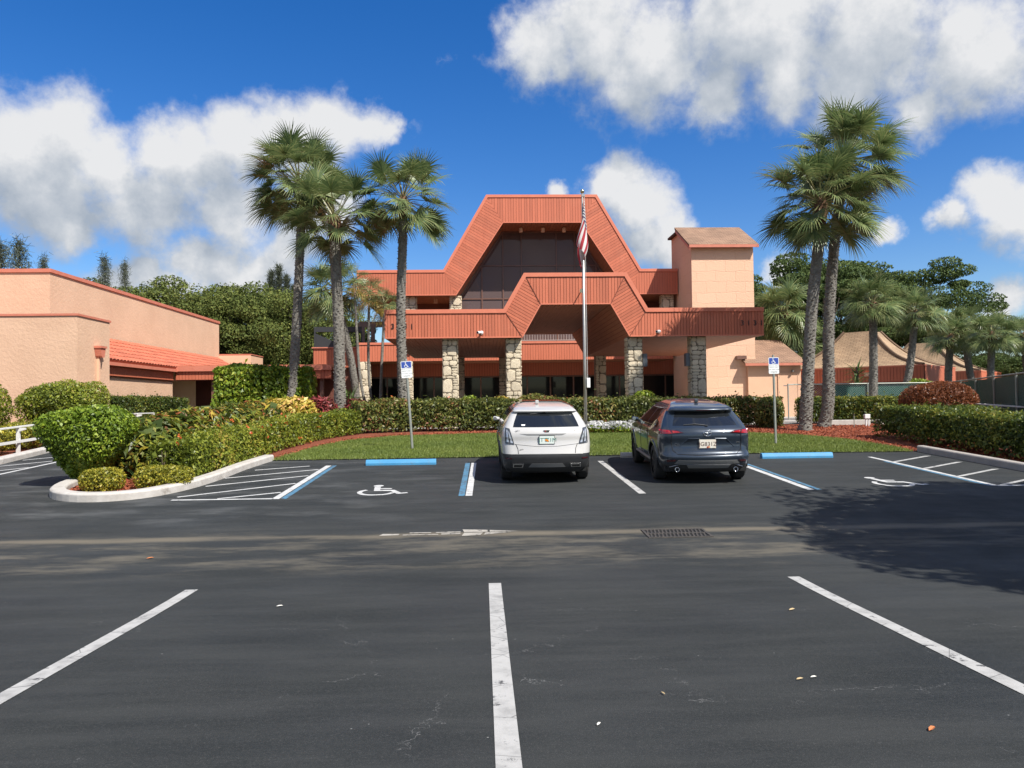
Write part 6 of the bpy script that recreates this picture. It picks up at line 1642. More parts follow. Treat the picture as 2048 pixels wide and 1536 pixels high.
# ------------------------------------------------------------------ chain link fence with green windscreen
fc = empty('chain_link_fence', (14.5, 35.3, G), label='chain link fence backed with dark green windscreen, right of the annex', cat='fence')
def fence_run(a, b, h, screen_from=0.0):
    A, B = Vector((*a, G)), Vector((*b, G)); d = B - A; ln = d.length; d /= ln; up = Vector((0, 0, 1)); s = Vector((-d.y, d.x, 0))
    n = max(1, round(ln / 3.0))
    for k in range(n + 1):
        p = A + d * (ln * k / n); mb = MB(); mb.tube([p, p + up * (h + 0.04)], 0.035, 8); mb.build('post', M['galv'], fc)
    mb = MB(); mb.tube([A + up * h, B + up * h], 0.028, 8); mb.build('top_rail', M['galv'], fc)
    mb = MB(); o = 0.07; st = 0.11; w = 0.0024     # woven wire: two families of slanting strands
    for fam in (1, -1):
        x = -h
        while x < ln + h:
            x0, x1 = x, x + h
            z0, z1 = (0.05, h) if fam == 1 else (h, 0.05)
            if x0 < 0: z0 += (z1 - z0) * (-x0) / h; x0 = 0
            if x1 > ln: z1 -= (z1 - z0) * (x1 - ln) / max(x1 - x0, 1e-6); x1 = ln
            if x1 > x0:
                p, q = A + d * x0 + up * z0 - s * 0.0, A + d * x1 + up * z1; t = (q - p).normalized(); nn = s.cross(t) * w
                mb.add([p - nn, p + nn, q + nn, q - nn], [(0, 1, 2, 3)])
            x += st
    mb.build('chain_mesh', M['chain'], fc, kind='stuff')
    if screen_from < 1:
        p = A + d * (ln * screen_from) + s * 0.05; q = B + s * 0.05; mb = MB()
        mb.hexa([p + up * 0.05, q + up * 0.05, q + s * 0.01 + up * 0.05, p + s * 0.01 + up * 0.05, p + up * (h - 0.05), q + up * (h - 0.05), q + s * 0.01 + up * (h - 0.05), p + s * 0.01 + up * (h - 0.05)])
        mb.build('windscreen', M['screen_green'], fc)
fence_run((14.6, 35.3), (22.0, 34.6), 1.72, 0.28)
fence_run((22.0, 34.6), (15.75, 20.4), 1.72)

# ------------------------------------------------------------------ small things in the beds and on the asphalt
def garden_spot(x, y, label):
    r = empty('garden_spotlight', (x, y, gz(y) + 0.05), label=label, cat='garden light', group='garden spotlights')
    z = gz(y) + 0.05
    mb = MB(); mb.tube([(x, y, z - 0.1), (x, y, z + 0.16)], 0.02, 6); mb.build('stake', M['cam_white'], r)
    mb = MB(); mb.tube([(x - 0.03, y - 0.05, z + 0.16), (x + 0.05, y + 0.09, z + 0.30)], [0.05, 0.075], 10); mb.build('head', M['cam_white'], r)
garden_spot(2.95, 24.2, 'white garden spotlight at the edge of the flowers beside the white car')
r = empty('transformer_box', (2.62, 24.0, gz(24.0) + 0.05), label='low green utility box on the lawn beside the white car', cat='utility box')
mb = MB(); z = gz(24.0); mb.box(2.45, 2.78, 23.85, 24.15, z, z + 0.26); mb.build('body', M['screen_green'], r, bevel=0.02)
mb = MB(); mb.box(2.43, 2.80, 23.83, 24.17, z + 0.262, z + 0.29); mb.build('lid', M['screen_green'], r, bevel=0.01)
r = empty('irrigation_valve', (14.2, 27.3, gz(27.3)), label='white irrigation pipe stub in the red mulch by the twin palms', cat='pipe')
z = gz(27.3); mb = MB(); mb.tube([(14.2, 27.3, z), (14.2, 27.3, z + 0.42)], 0.03, 8); mb.tube([(14.3, 27.3, z), (14.3, 27.3, z + 0.30)], 0.022, 8); mb.build('pipe', M['cam_white'], r)
mb = MB(); mb.box(14.14, 14.34, 27.24, 27.36, z + 0.30, z + 0.46); mb.build('valve_box', M['cam_white'], r, bevel=0.01)
r = empty('garden_stake', (13.55, 26.9, gz(26.9)), label='thin dark sprinkler riser in the mulch by the rear twin palm', cat='sprinkler'); z = gz(26.9)
mb = MB(); mb.tube([(13.55, 26.9, z), (13.55, 26.9, z + 0.45)], 0.014, 6); mb.build('riser', M['galv'], r)
mb = MB(); mb.tube([(13.55, 26.9, z + 0.45), (13.55, 26.9, z + 0.5)], 0.025, 8); mb.build('nozzle', M['iron'], r)

LEAFD = {'orange': mat('dry_orange_leaf', (0.42, 0.14, 0.045), 0.7), 'tan': mat('dry_tan_leaf', (0.40, 0.30, 0.16), 0.7), 'white': mat('paper_scrap', (0.66, 0.64, 0.58), 0.7)}
def litter(x, y, s, kind, a, label, name='fallen_leaf', cat='leaf'):
    z = gz(y) + 0.008; mb = MB(); c, sn = math.cos(a), math.sin(a); pr = [(-1, 0, 0.0), (-0.4, 0.32, 0.22), (0.4, 0.36, 0.28), (1, 0.05, 0.12), (0.4, -0.3, 0.2), (-0.4, -0.3, 0.1), (0, 0, 0.02)]
    vs = [(x + s * (c * p - sn * q), y + s * (sn * p + c * q), z + s * h) for p, q, h in pr]
    mb.add(vs, [(0, 1, 6), (1, 2, 6), (2, 3, 6), (3, 4, 6), (4, 5, 6), (5, 0, 6)]); o = mb.build(name, LEAFD[kind])
    o.location = (x, y, z); 
    for v in o.data.vertices: v.co -= Vector((x, y, z))
    return tag(o, label, cat)
litter(2.30, 3.83, 0.034, 'orange', 0.6, 'orange curled leaf on the asphalt near the right white line')
litter(1.95, 4.63, 0.026, 'tan', 0.2, 'tan scrap of leaf on the asphalt left of a pale scrap')
litter(2.05, 4.66, 0.022, 'white', 0.1, 'pale paper scrap on the asphalt beside a tan leaf', 'paper_scrap', 'scrap')
litter(2.62, 6.35, 0.035, 'tan', 0.4, 'tan leaf lying near the far end of the right white line')
litter(0.60, 4.02, 0.020, 'white', 0.9, 'pale crumb of paper on the asphalt right of the middle line', 'paper_scrap', 'scrap')
litter(1.05, 4.45, 0.02, 'tan', 1.9, 'small tan leaf bit in the middle of the near bay')
litter(-1.85, 6.9, 0.03, 'white', 0.1, 'pale scrap on the asphalt between the left and middle lines', 'paper_scrap', 'scrap')
litter(-4.0, 9.2, 0.045, 'orange', 0.3, 'orange leaf on the silt left of the worn arrow')

# ------------------------------------------------------------------ cars
def car_paint(name, c, metal, rough, coat=1.0):
    m, t, b = base_mat(name); b.inputs['Base Color'].default_value = rgba(c); b.inputs['Metallic'].default_value = metal; b.inputs['Roughness'].default_value = rough
    b.inputs['Coat Weight'].default_value = coat; b.inputs['Coat Roughness'].default_value = 0.03
    tc_ = N(t, 'ShaderNodeTexCoord'); nz = N(t, 'ShaderNodeTexNoise', i_Scale=5.0, i_Detail=4.0); L(t, tc_, nz, 'Object', 'Vector')
    mr = N(t, 'ShaderNodeMapRange'); mr.inputs[3].default_value = rough * 0.8; mr.inputs[4].default_value = rough * 1.35; L(t, nz, mr, 'Fac', 0); L(t, mr, b, 0, 'Roughness')
    return m
CM = dict(white=car_paint('white_car_paint', (0.47, 0.462, 0.447), 0.0, 0.35), dark=car_paint('dark_grey_metallic_paint', (0.022, 0.033, 0.050), 0.35, 0.30),
    black=mat('black_trim_plastic', (0.022, 0.023, 0.025), 0.5, (0.03, 0.031, 0.033), 8, bump=0.1, bscale=200), grey=mat('grey_trim_plastic', (0.17, 0.172, 0.17), 0.45),
    glass=mat('tinted_car_glass', (0.012, 0.014, 0.016), 0.02, spec=0.6, coat=0.3), tyre=mat('tyre_rubber', (0.018, 0.018, 0.019), 0.85, (0.03, 0.029, 0.028), 10, bump=0.3, bscale=120),
    rim=mat('alloy_rim', (0.42, 0.43, 0.45), 0.3, metal=0.9), rimb=mat('black_alloy_rim', (0.03, 0.031, 0.033), 0.3, metal=0.6), chrome=mat('bright_chrome', (0.78, 0.78, 0.79), 0.12, metal=1.0),
    red=mat('red_lamp_lens', (0.30, 0.012, 0.018), 0.08, spec=0.7, coat=0.6), redd=mat('smoked_red_lens', (0.07, 0.008, 0.012), 0.08, spec=0.7, coat=0.6), clear=mat('clear_lamp_lens', (0.50, 0.53, 0.56), 0.1, metal=0.5, coat=0.6), smoke=mat('smoked_lamp_bezel', (0.05, 0.055, 0.065), 0.15, coat=0.5),
    seam=mat('panel_gap', (0.008, 0.008, 0.009), 0.9), under=mat('underbody', (0.010, 0.010, 0.010), 0.9))
def itp(z, tab): return float(np.interp(z, [a for a, _ in tab], [b for _, b in tab]))
NR, NC, NS, NF = 13, 6, 74, 10
class CarShape:
    def __init__(s, W, YR, YF, RC, kb, kf, tap_r, tap_f, ln): s.W, s.YR, s.YF, s.RC, s.kb, s.kf, s.tr, s.tf, s.ln = W, YR, YF, RC, kb, kf, tap_r, tap_f, ln
    def half(s, z):
        w, yr, yf = itp(z, s.W), itp(z, s.YR), itp(z, s.YF); L_ = yf - yr; rc = min(itp(z, s.RC), 0.5 * w, 0.28 * L_); kb = min(s.kb, 0.2 * L_); kf = min(s.kf, 0.2 * L_)
        out = []
        xe = w - rc
        for i in range(NR):
            x = xe * i / (NR - 1); out.append((x, yr + kb * (x / w) ** 2.2))
        y0 = out[-1][1]
        for i in range(1, NC + 1):
            a = math.pi / 2 * i / NC; out.append((xe + rc * math.sin(a), y0 + rc * (1 - math.cos(a))))
        ys = y0 + rc; yfe = yf - kf * (xe / w) ** 2.2; ye = yfe - rc
        for i in range(1, NS): out.append((w, ys + (ye - ys) * i / NS))
        for i in range(NC + 1):
            a = math.pi / 2 * i / NC; out.append((xe + rc * math.cos(a), ye + rc * math.sin(a)))
        for i in range(1, NF + 1):
            x = xe * (1 - i / NF); out.append((x, yf - kf * (x / w) ** 2.2))
        r = []
        for x, y in out:
            a = max(0, (1.35 - y) / 1.35); b = max(0, (y - (s.ln - 1.45)) / 1.45); r.append((x * (1 - s.tr * a * a - s.tf * b * b), y))
        return r
    def rear_y(s, x, z):
        h = s.half(z)[:NR + NC]; return float(np.interp(abs(x), [p[0] for p in h], [p[1] for p in h]))
    def side_x(s, y, z):
        h = s.half(z)[NR + NC - 1:NR + NC + NS]; return float(np.interp(y, [p[1] for p in h], [p[0] for p in h]))
def build_car(name, sh, zs, paint, bumper_z, glass, wheels, R_w, rim, label, hood_mats=None, rim_spokes=5, sill_z=0.34, arch_trim=True):
    root = empty(name, (0, 0, 0), label=label, cat='car', group='suvs parked nose in')
    halves = [sh.half(z) for z in zs]; nh = len(halves[0]); n = 2 * (nh - 1)
    V = []
    for z, h in zip(zs, halves):
        ring = [(x, y, z) for x, y in h] + [(-x, y, z) for x, y in reversed(h[1:-1])]; V += ring
    V = np.array(V); sets = {}
    def put(key, f): sets.setdefault(key, []).append(f)
    arcs = [(yw, R_w + 0.055) for yw in wheels]; zw = R_w
    for j in range(len(zs) - 1):
        zm = (zs[j] + zs[j + 1]) / 2
        for i in range(n):
            i2 = (i + 1) % n; f = (j * n + i, j * n + i2, (j + 1) * n + i2, (j + 1) * n + i); c = V[list(f)].mean(0)
            hj = i if i < nh - 1 else n - 1 - i
            if NR + NC - 2 < hj < NR + NC + NS and any(math.hypot(c[1] - yw, c[2] - zw) < ra for yw, ra in arcs) and abs(c[0]) > 0.6: continue
            key = 'body'
            if zm < bumper_z(c[0]) and hj < NR + NC + 4 and c[1] < wheels[0] - R_w: key = 'rear_bumper'
            elif zm < sill_z: key = 'sill'
            g = glass(zm, hj, c, (hj - (NR + NC - 1)) / NS)
            if g: key = g
            put(key, f)
    top = [(len(zs) - 1) * n + i for i in range(n)]
    # close the roof with a fan
    V = np.vstack([V, V[top].mean(0) + [0, 0, 0.004]])
    for i in range(n): put('body', (top[i], top[(i + 1) % n], len(V) - 1))
    # snap the ragged arch edges to the circle
    used = {}
    for fs in sets.values():
        for f in fs:
            for v in f: used[v] = used.get(v, 0) + 1
    for v in range(len(V) - 1):
        p = V[v]
        if abs(p[0]) < 0.6 or used.get(v, 0) == 0: continue
        for yw, ra in arcs:
            d = math.hypot(p[1] - yw, p[2] - zw)
            if d < ra + 0.035 and used.get(v, 0) < 4:
                V[v][1] = yw + (p[1] - yw) * ra / d; V[v][2] = zw + (p[2] - zw) * ra / d
    mats = dict(body=paint, rear_bumper=CM['black'], sill=CM['black'])
    for key, fs in sets.items():
        ids = sorted({v for f in fs for v in f}); mp = {v: k for k, v in enumerate(ids)}
        nm = key.rstrip('0123456789_') if key[-1].isdigit() else key
        me = bpy.data.meshes.new(nm); me.from_pydata([tuple(V[v]) for v in ids], [], [tuple(mp[v] for v in f) for f in fs]); me.materials.append(mats.get(key, CM['glass']))
        bm = bmesh.new(); bm.from_mesh(me); bmesh.ops.recalc_face_normals(bm, faces=bm.faces)
        ctr = Vector((0, sh.ln / 2, 0.8)); bm.normal_update()
        if sum((f.calc_center_median() - ctr).dot(f.normal) for f in bm.faces) < 0: bmesh.ops.reverse_faces(bm, faces=bm.faces)
        bm.to_mesh(me); bm.free(); me.shade_smooth(); link_mesh(nm, me, root)
    # dark floor and wheel wells
    mb = MB(); mb.box(-0.78, 0.78, 0.25, sh.ln - 0.25, 0.24, 0.34); mb.box(-0.58, 0.58, 0.22, sh.ln - 0.3, 0.34, 0.8); mb.build('underbody', CM['under'], root)
    tw = 0.225
    for wi, yw in enumerate(wheels):
        for s in (-1, 1):
            xo = s * (sh.side_x(yw + (0.55 if wi == 0 else -0.55), 0.55) - 0.015)
            xi = xo - s * tw; lo, hi = min(xo, xi), max(xo, xi)
            w = empty('wheel', (0, 0, 0), parent=root)
            mb = MB(); pr = [(R_w - 0.125, 0.0), (R_w - 0.03, 0.005), (R_w - 0.004, 0.03), (R_w, 0.06), (R_w, tw - 0.06), (R_w - 0.004, tw - 0.03), (R_w - 0.03, tw - 0.005), (R_w - 0.125, tw)]
            mb.lathe(pr, (lo, yw, R_w), 'X', 36); mb.build('tyre', CM['tyre'], w, smooth=True)
            mb = MB(); mb.tube([(lo + 0.02, yw, R_w), (hi - 0.02, yw, R_w)], R_w - 0.14, 28); 
            # tread grooves read as darker rings: cut as thin ribs
            fx_ = xo - s * 0.018
            mb2 = MB(); mb2.lathe([(R_w - 0.10, 0), (R_w - 0.125, -0.03 * s), (R_w - 0.145, -0.03 * s)], (fx_, yw, R_w), 'X', 36)
            for k in range(rim_spokes):
                for dd in (-0.11, 0.11):
                    a = 2 * math.pi * k / rim_spokes + 0.3; a1 = a + dd
                    p0 = Vector((fx_ - s * 0.03, yw + 0.04 * math.cos(a), R_w + 0.04 * math.sin(a))); p1 = Vector((fx_ - s * 0.012, yw + (R_w - 0.12) * math.cos(a1), R_w + (R_w - 0.12) * math.sin(a1)))
                    mb2.tube([p0, p1], [0.028, 0.02], 6)
            mb2.lathe([(0.001, 0.004 * s), (0.055, 0.0), (0.065, -0.03 * s)], (fx_ - s * 0.02, yw, R_w), 'X', 16); mb2.build('rim', rim, w, smooth=False)
            mb.build('brake_drum', CM['under'], w)
            mb = MB(); 
            for k in range(26):      # wheel-well liner
                a0, a1 = math.pi * (k / 26 * 1.12 - 0.06), math.pi * ((k + 1) / 26 * 1.12 - 0.06); ra = R_w + 0.06
                q = [(yw + ra * math.cos(a), zw + ra * math.sin(a)) for a in (a0, a1)]; x_in = s * 0.5
                mb.add([(s * (abs(xo) - 0.01), *q[0]), (x_in, *q[0]), (x_in, *q[1]), (s * (abs(xo) - 0.01), *q[1])], [(0, 1, 2, 3)])
            mb.build('wheel_well', CM['under'], root)
            if arch_trim:
                mb = MB(); vs = []; fs = []
                m_ = 30
                for k in range(m_ + 1):
                    a = math.pi * (k / m_ * 1.10 - 0.05)
                    for ra, o in ((R_w + 0.045, 0.004), (R_w + 0.052, 0.018), (R_w + 0.095, 0.016), (R_w + 0.105, -0.004)):
                        y, z = yw + ra * math.cos(a), zw + ra * math.sin(a); z = max(z, zs[0]); vs.append((s * (sh.side_x(y, z) + o), y, z))
                for k in range(m_):
                    for c in range(3): fs.append((k * 4 + c, k * 4 + c + 1, k * 4 + c + 5, k * 4 + c + 4))
                mb.add(vs, fs); mb.build('arch_trim', arch_trim, root, smooth=True)
    return root
def rear_patch(root, sh, name, poly, m, off=0.008, sub=1, thick=0.012, parent=None, **t):
    """a piece that hugs the tail: poly of (x, z) corners (quad), subdivided and laid on the body surface"""
    nu, nv = 10, 5; P = [Vector(p) for p in poly]; vs = []; fs = []
    for lay in (off, off - thick):
        for j in range(nv + 1):
            for i in range(nu + 1):
                u, v = i / nu, j / nv; p = P[0].lerp(P[1], u).lerp(P[3].lerp(P[2], u), v); vs.append((p.x, sh.rear_y(p.x, p.y) - lay, p.y))
    n1 = (nu + 1) * (nv + 1)
    for j in range(nv):
        for i in range(nu):
            a = j * (nu + 1) + i; fs.append((a, a + 1, a + nu + 2, a + nu + 1)); fs.append((n1 + a, n1 + a + nu + 1, n1 + a + nu + 2, n1 + a + 1))
    rim_ = [i for i in range(nu + 1)] + [(j + 1) * (nu + 1) - 1 for j in range(1, nv + 1)] + [nv * (nu + 1) + i for i in range(nu - 1, -1, -1)] + [j * (nu + 1) for j in range(nv - 1, 0, -1)]
    for k in range(len(rim_)):
        a, b = rim_[k], rim_[(k + 1) % len(rim_)]; fs.append((a, b, n1 + b, n1 + a))
    mb = MB(); mb.add(vs, fs); return mb.build(name, m, parent or root, smooth=False, **t)
def rear_line(root, sh, name, pts, w, m, off=0.006, parent=None):
    mb = MB(); mb.tube([(x, sh.rear_y(x, z) - off * 0.3, z) for x, z in pts], w, 6); return mb.build(name, m, parent or root)
def side_line(root, sh, name, pts, w, m, s, off=0.0):
    mb = MB(); mb.tube([(s * (sh.side_x(y, z) + off), y, z) for y, z in pts], w, 6); return mb.build(name, m, root)
def dense(pts, n=6):
    o = []
    for a, b in zip(pts[:-1], pts[1:]):
        for k in range(n): o.append((a[0] + (b[0] - a[0]) * k / n, a[1] + (b[1] - a[1]) * k / n))
    o.append(pts[-1]); return o
def plate(root, sh, z0, z1, w, bg, s, ink, frame, deco=None):
    zc = (z0 + z1) / 2; y = min(sh.rear_y(0, z) for z in (z0, zc, z1)) - 0.012
    mb = MB(); mb.box(-w / 2 - 0.008, w / 2 + 0.008, y - 0.002, y + 0.02, z0 - 0.008, z1 + 0.008); f = mb.build('plate_frame', frame, root)
    mb = MB(); mb.box(-w / 2, w / 2, y - 0.006, y - 0.003, z0, z1); p = mb.build('licence_plate', bg, root)
    for (t_, x) in s: text('lettering', t_, (z1 - z0) * 0.72, (x, y - 0.0075, zc - 0.004), ink, p, extrude=0.0008)
    if deco:
        for (x, z, r_, m_) in deco:
            mb = MB(); mb.lathe([(0.0005, 0.0), (r_, 0.0), (r_, 0.001)], (x, y - 0.0085, z), 'Y', 14); mb.build('emblem', m_, p)
def mirror_and_handles(root, sh, m, zb, ym, hy, hz):
    for s in (-1, 1):
        x0 = sh.side_x(ym, zb)
        mb = MB(); mb.tube([(s * (x0 - 0.01), ym + 0.02, zb + 0.06), (s * (x0 + 0.09), ym - 0.01, zb + 0.07), (s * (x0 + 0.115), ym - 0.01, zb + 0.07), (s * (x0 + 0.13), ym, zb + 0.07)], [0.035, 0.05, 0.048, 0.015], 14)
        r_ = mb.build('wing_mirror', m, root, smooth=True)
        mb = MB(); mb.tube([(s * (x0 - 0.02), ym + 0.02, zb + 0.03), (s * (x0 + 0.08), ym, zb + 0.05)], 0.025, 8); mb.build('stalk', CM['black'], r_)
        mb = MB(); mb.lathe([(0.0005, 0.0), (0.038, 0.0)], (s * (x0 + 0.085), ym - 0.062, zb + 0.07), 'Y', 14); mb.build('mirror_glass', CM['chrome'], r_)
        for y in hy:
            mb = MB(); mb.tube([(s * (sh.side_x(y, hz) + 0.022), y - 0.09, hz), (s * (sh.side_x(y + 0.1, hz) + 0.026), y, hz + 0.005), (s * (sh.side_x(y + 0.1, hz) + 0.022), y + 0.09, hz)], 0.014, 8); mb.build('door_handle', m, root)

# ---- white crossover
S1 = CarShape(W=[(0.22, 0.80), (0.35, 0.865), (0.55, 0.90), (0.75, 0.915), (0.92, 0.905), (1.02, 0.885), (1.08, 0.855), (1.20, 0.79), (1.32, 0.715), (1.40, 0.655), (1.46, 0.60), (1.51, 0.52), (1.545, 0.38), (1.56, 0.2)],
    YR=[(0.22, 0.20), (0.30, 0.09), (0.42, 0.03), (0.55, 0.0), (0.60, 0.01), (0.70, 0.045), (0.80, 0.075), (0.86, 0.09), (0.92, 0.085), (1.0, 0.10), (1.06, 0.135), (1.10, 0.18), (1.36, 0.50), (1.385, 0.53), (1.392, 0.46), (1.41, 0.45), (1.44, 0.56), (1.50, 0.92), (1.54, 1.35), (1.56, 1.8)],
    YF=[(0.22, 4.40), (0.35, 4.55), (0.6, 4.60), (0.78, 4.56), (0.88, 4.42), (0.96, 4.0), (1.01, 3.62), (1.05, 3.50), (1.40, 2.75), (1.48, 2.55), (1.54, 2.35), (1.56, 2.1)],
    RC=[(0.22, 0.2), (0.6, 0.24), (1.0, 0.22), (1.1, 0.16), (1.38, 0.12), (1.56, 0.1)], kb=0.13, kf=0.30, tap_r=0.075, tap_f=0.10, ln=4.60)
zs1 = [0.22, 0.26, 0.30, 0.34, 0.38, 0.42, 0.46, 0.50, 0.54, 0.575, 0.60, 0.63, 0.67, 0.71, 0.75, 0.79, 0.83, 0.87, 0.91, 0.95, 0.99, 1.02, 1.05, 1.08, 1.105, 1.14, 1.18, 1.22, 1.26, 1.30, 1.34, 1.37, 1.384, 1.392, 1.405, 1.43, 1.46, 1.49, 1.515, 1.535, 1.548, 1.557]
def glass1(z, hj, c, f):
    if 1.105 < z < 1.37 and hj < NR - 1: return 'rear_window'
    if NR + NC - 1 <= hj < NR + NC - 1 + NS and 1.09 < z < 1.40:
        if 0.08 < f < 0.27: return 'quarter_window_1' if c[0] > 0 else 'quarter_window_2'
        if 0.29 < f < 0.55: return 'door_window_1' if c[0] > 0 else 'door_window_2'
        if 0.58 < f < 0.92: return 'door_window_3' if c[0] > 0 else 'door_window_4'
    if hj >= NR + NC + NS + NC - 1 and 1.06 < z < 1.43: return 'windscreen'
    return None
car1 = build_car('suv', S1, zs1, CM['white'], lambda x: 0.60, glass1, (0.93, 3.71), 0.345, CM['rim'], 'white suv with dark lower bumper parked beside the flagpole', arch_trim=CM['black'])
for s in (-1, 1):
    lp = rear_patch(car1, S1, 'tail_lamp', [(s * 0.81, 0.80), (s * 0.625, 0.785), (s * 0.715, 1.085), (s * 0.80, 1.10)], CM['smoke'], 0.014)
    rear_patch(car1, S1, 'lens', [(s * 0.775, 0.83), (s * 0.735, 0.825), (s * 0.755, 1.06), (s * 0.78, 1.065)], CM['clear'], 0.020, parent=lp)
    rear_patch(car1, S1, 'lens', [(s * 0.70, 0.815), (s * 0.655, 0.81), (s * 0.728, 1.03), (s * 0.745, 1.035)], CM['clear'], 0.020, parent=lp)
    rear_patch(car1, S1, 'exhaust', [(s * 0.66, 0.335), (s * 0.47, 0.335), (s * 0.45, 0.405), (s * 0.66, 0.405)], CM['chrome'], 0.014)
    rear_patch(car1, S1, 'exhaust_mouth', [(s * 0.64, 0.345), (s * 0.49, 0.345), (s * 0.475, 0.385), (s * 0.64, 0.385)], CM['under'], 0.018)
    side_line(car1, S1, 'roof_rail', dense([(0.95, 1.455), (1.6, 1.50), (2.4, 1.505), (2.75, 1.48)]), 0.02, CM['chrome'], s, 0.012)
    side_line(car1, S1, 'window_trim', dense([(0.75, 1.095), (1.5, 1.085), (2.5, 1.08), (3.3, 1.075)]), 0.011, CM['chrome'], s, 0.002)
    side_line(car1, S1, 'door_seam', dense([(1.42, 0.62), (1.5, 0.9), (1.62, 1.08)]), 0.006, CM['seam'], s)
    side_line(car1, S1, 'door_seam', dense([(2.42, 0.36), (2.40, 0.8), (2.38, 1.08)]), 0.006, CM['seam'], s)
    rear_line(car1, S1, 'panel_seam', dense([(s * 0.60, 0.79), (s * 0.56, 0.70), (s * 0.55, 0.605)]), 0.0055, CM['seam'])
    rear_patch(car1, S1, 'bumper_reflector', [(s * 0.80, 0.50), (s * 0.68, 0.50), (s * 0.68, 0.525), (s * 0.80, 0.525)], CM['redd'], 0.008)
rear_line(car1, S1, 'panel_seam', dense([(-0.62, 0.785), (-0.2, 0.745), (0.2, 0.745), (0.62, 0.785)], 8), 0.003, CM['seam'])
rear_patch(car1, S1, 'plate_shelf', [(-0.52, 0.985), (0.38, 0.985), (0.30, 0.955), (-0.36, 0.955)], CM['grey'], 0.004)
for p in ((-0.36, 0.955, -0.20, 0.80), (0.30, 0.955, 0.20, 0.80)): pass
rear_patch(car1, S1, 'skid_plate', [(-0.36, 0.34), (0.36, 0.34), (0.30, 0.415), (-0.30, 0.415)], CM['grey'], 0.012)
rear_line(car1, S1, 'bumper_strip', dense([(-0.70, 0.595), (-0.3, 0.600), (0.3, 0.600), (0.70, 0.595)], 8), 0.010, CM['grey'])
rear_patch(car1, S1, 'spoiler_light', [(-0.10, 1.386), (0.10, 1.386), (0.10, 1.396), (-0.10, 1.396)], CM['redd'], 0.006)
mb = MB(); yb = S1.rear_y(0, 1.03) - 0.012
mb.prism([(-0.062, 1.055), (0.062, 1.055), (0.045, 1.015), (0.0, 1.0), (-0.045, 1.015)], lambda a, b, k: (a, yb + 0.014 * k, b)); em = mb.build('crest_emblem', CM['chrome'], car1)
for i, (m_, x) in enumerate(((FM[0], -0.026), (M['brass'], 0.0), (CM['seam'], 0.026))):
    mb = MB(); mb.prism([(x - 0.011, 1.048), (x + 0.011, 1.048), (x + 0.009, 1.018), (x - 0.009, 1.018)], lambda a, b, k: (a, yb - 0.002 + 0.003 * k, b)); mb.build('crest_bar', m_, em)
plate_bg = mat('licence_plate_face', (0.70, 0.74, 0.70), 0.35, (0.62, 0.72, 0.66), 9); plate_green = mat('licence_green_ink', (0.03, 0.16, 0.13), 0.4); orange_dot = mat('licence_orange', (0.75, 0.25, 0.03), 0.4)
plate(car1, S1, 0.795, 0.945, 0.285, plate_bg, (('JTT', -0.078), ('Z1M', 0.082)), plate_green, CM['seam'], deco=[(-0.012, 0.868, 0.022, orange_dot), (0.014, 0.855, 0.020, orange_dot), (0.0, 0.895, 0.014, plate_green)])
text('lettering', 'XT4', 0.05, (-0.56, S1.rear_y(0.56, 1.035) - 0.004, 1.035), CM['grey'], car1, extrude=0.003)
text('lettering', 'AWD', 0.032, (-0.49, S1.rear_y(0.49, 0.685) - 0.004, 0.685), CM['grey'], car1, extrude=0.003)
text('lettering', '350T', 0.034, (0.55, S1.rear_y(0.55, 1.035) - 0.004, 1.035), CM['grey'], car1, extrude=0.003)
mb = MB(); mb.prism([(1.05, 1.525), (1.22, 1.54), (1.08, 1.60), (1.05, 1.598)], lambda y, z, k: (-0.12 - 0.035 + 0.07 * k, y, z)); mb.build('antenna_fin', CM['white'], car1, bevel=0.012)
mb = MB(); mb.tube([(0.0, S1.rear_y(0, 1.375) - 0.02, 1.37), (-0.30, S1.rear_y(0.3, 1.34) - 0.014, 1.345)], 0.009, 6); mb.build('wiper', CM['black'], car1)
mb = MB(); yk = S1.rear_y(0.43, 1.15) - 0.006; mb.prism([(-0.475, 1.135), (-0.415, 1.135), (-0.405, 1.158), (-0.485, 1.158)], lambda a, b, k: (a, yk + (b - 1.15) * 1.23 + 0.003 * k, b)); mb.build('window_sticker', M['sign_white'], car1)
mb = MB(); mb.box(-0.45, 0.45, 1.55, 2.3, 1.5615, 1.566); mb.build('sunroof', CM['glass'], car1)
mirror_and_handles(car1, S1, CM['white'], 1.03, 3.22, (1.55, 2.55), 0.93)
car1.location = (1.235, 14.45, gz(14.45)); car1.rotation_euler = (0.045, 0, R(-0.4))

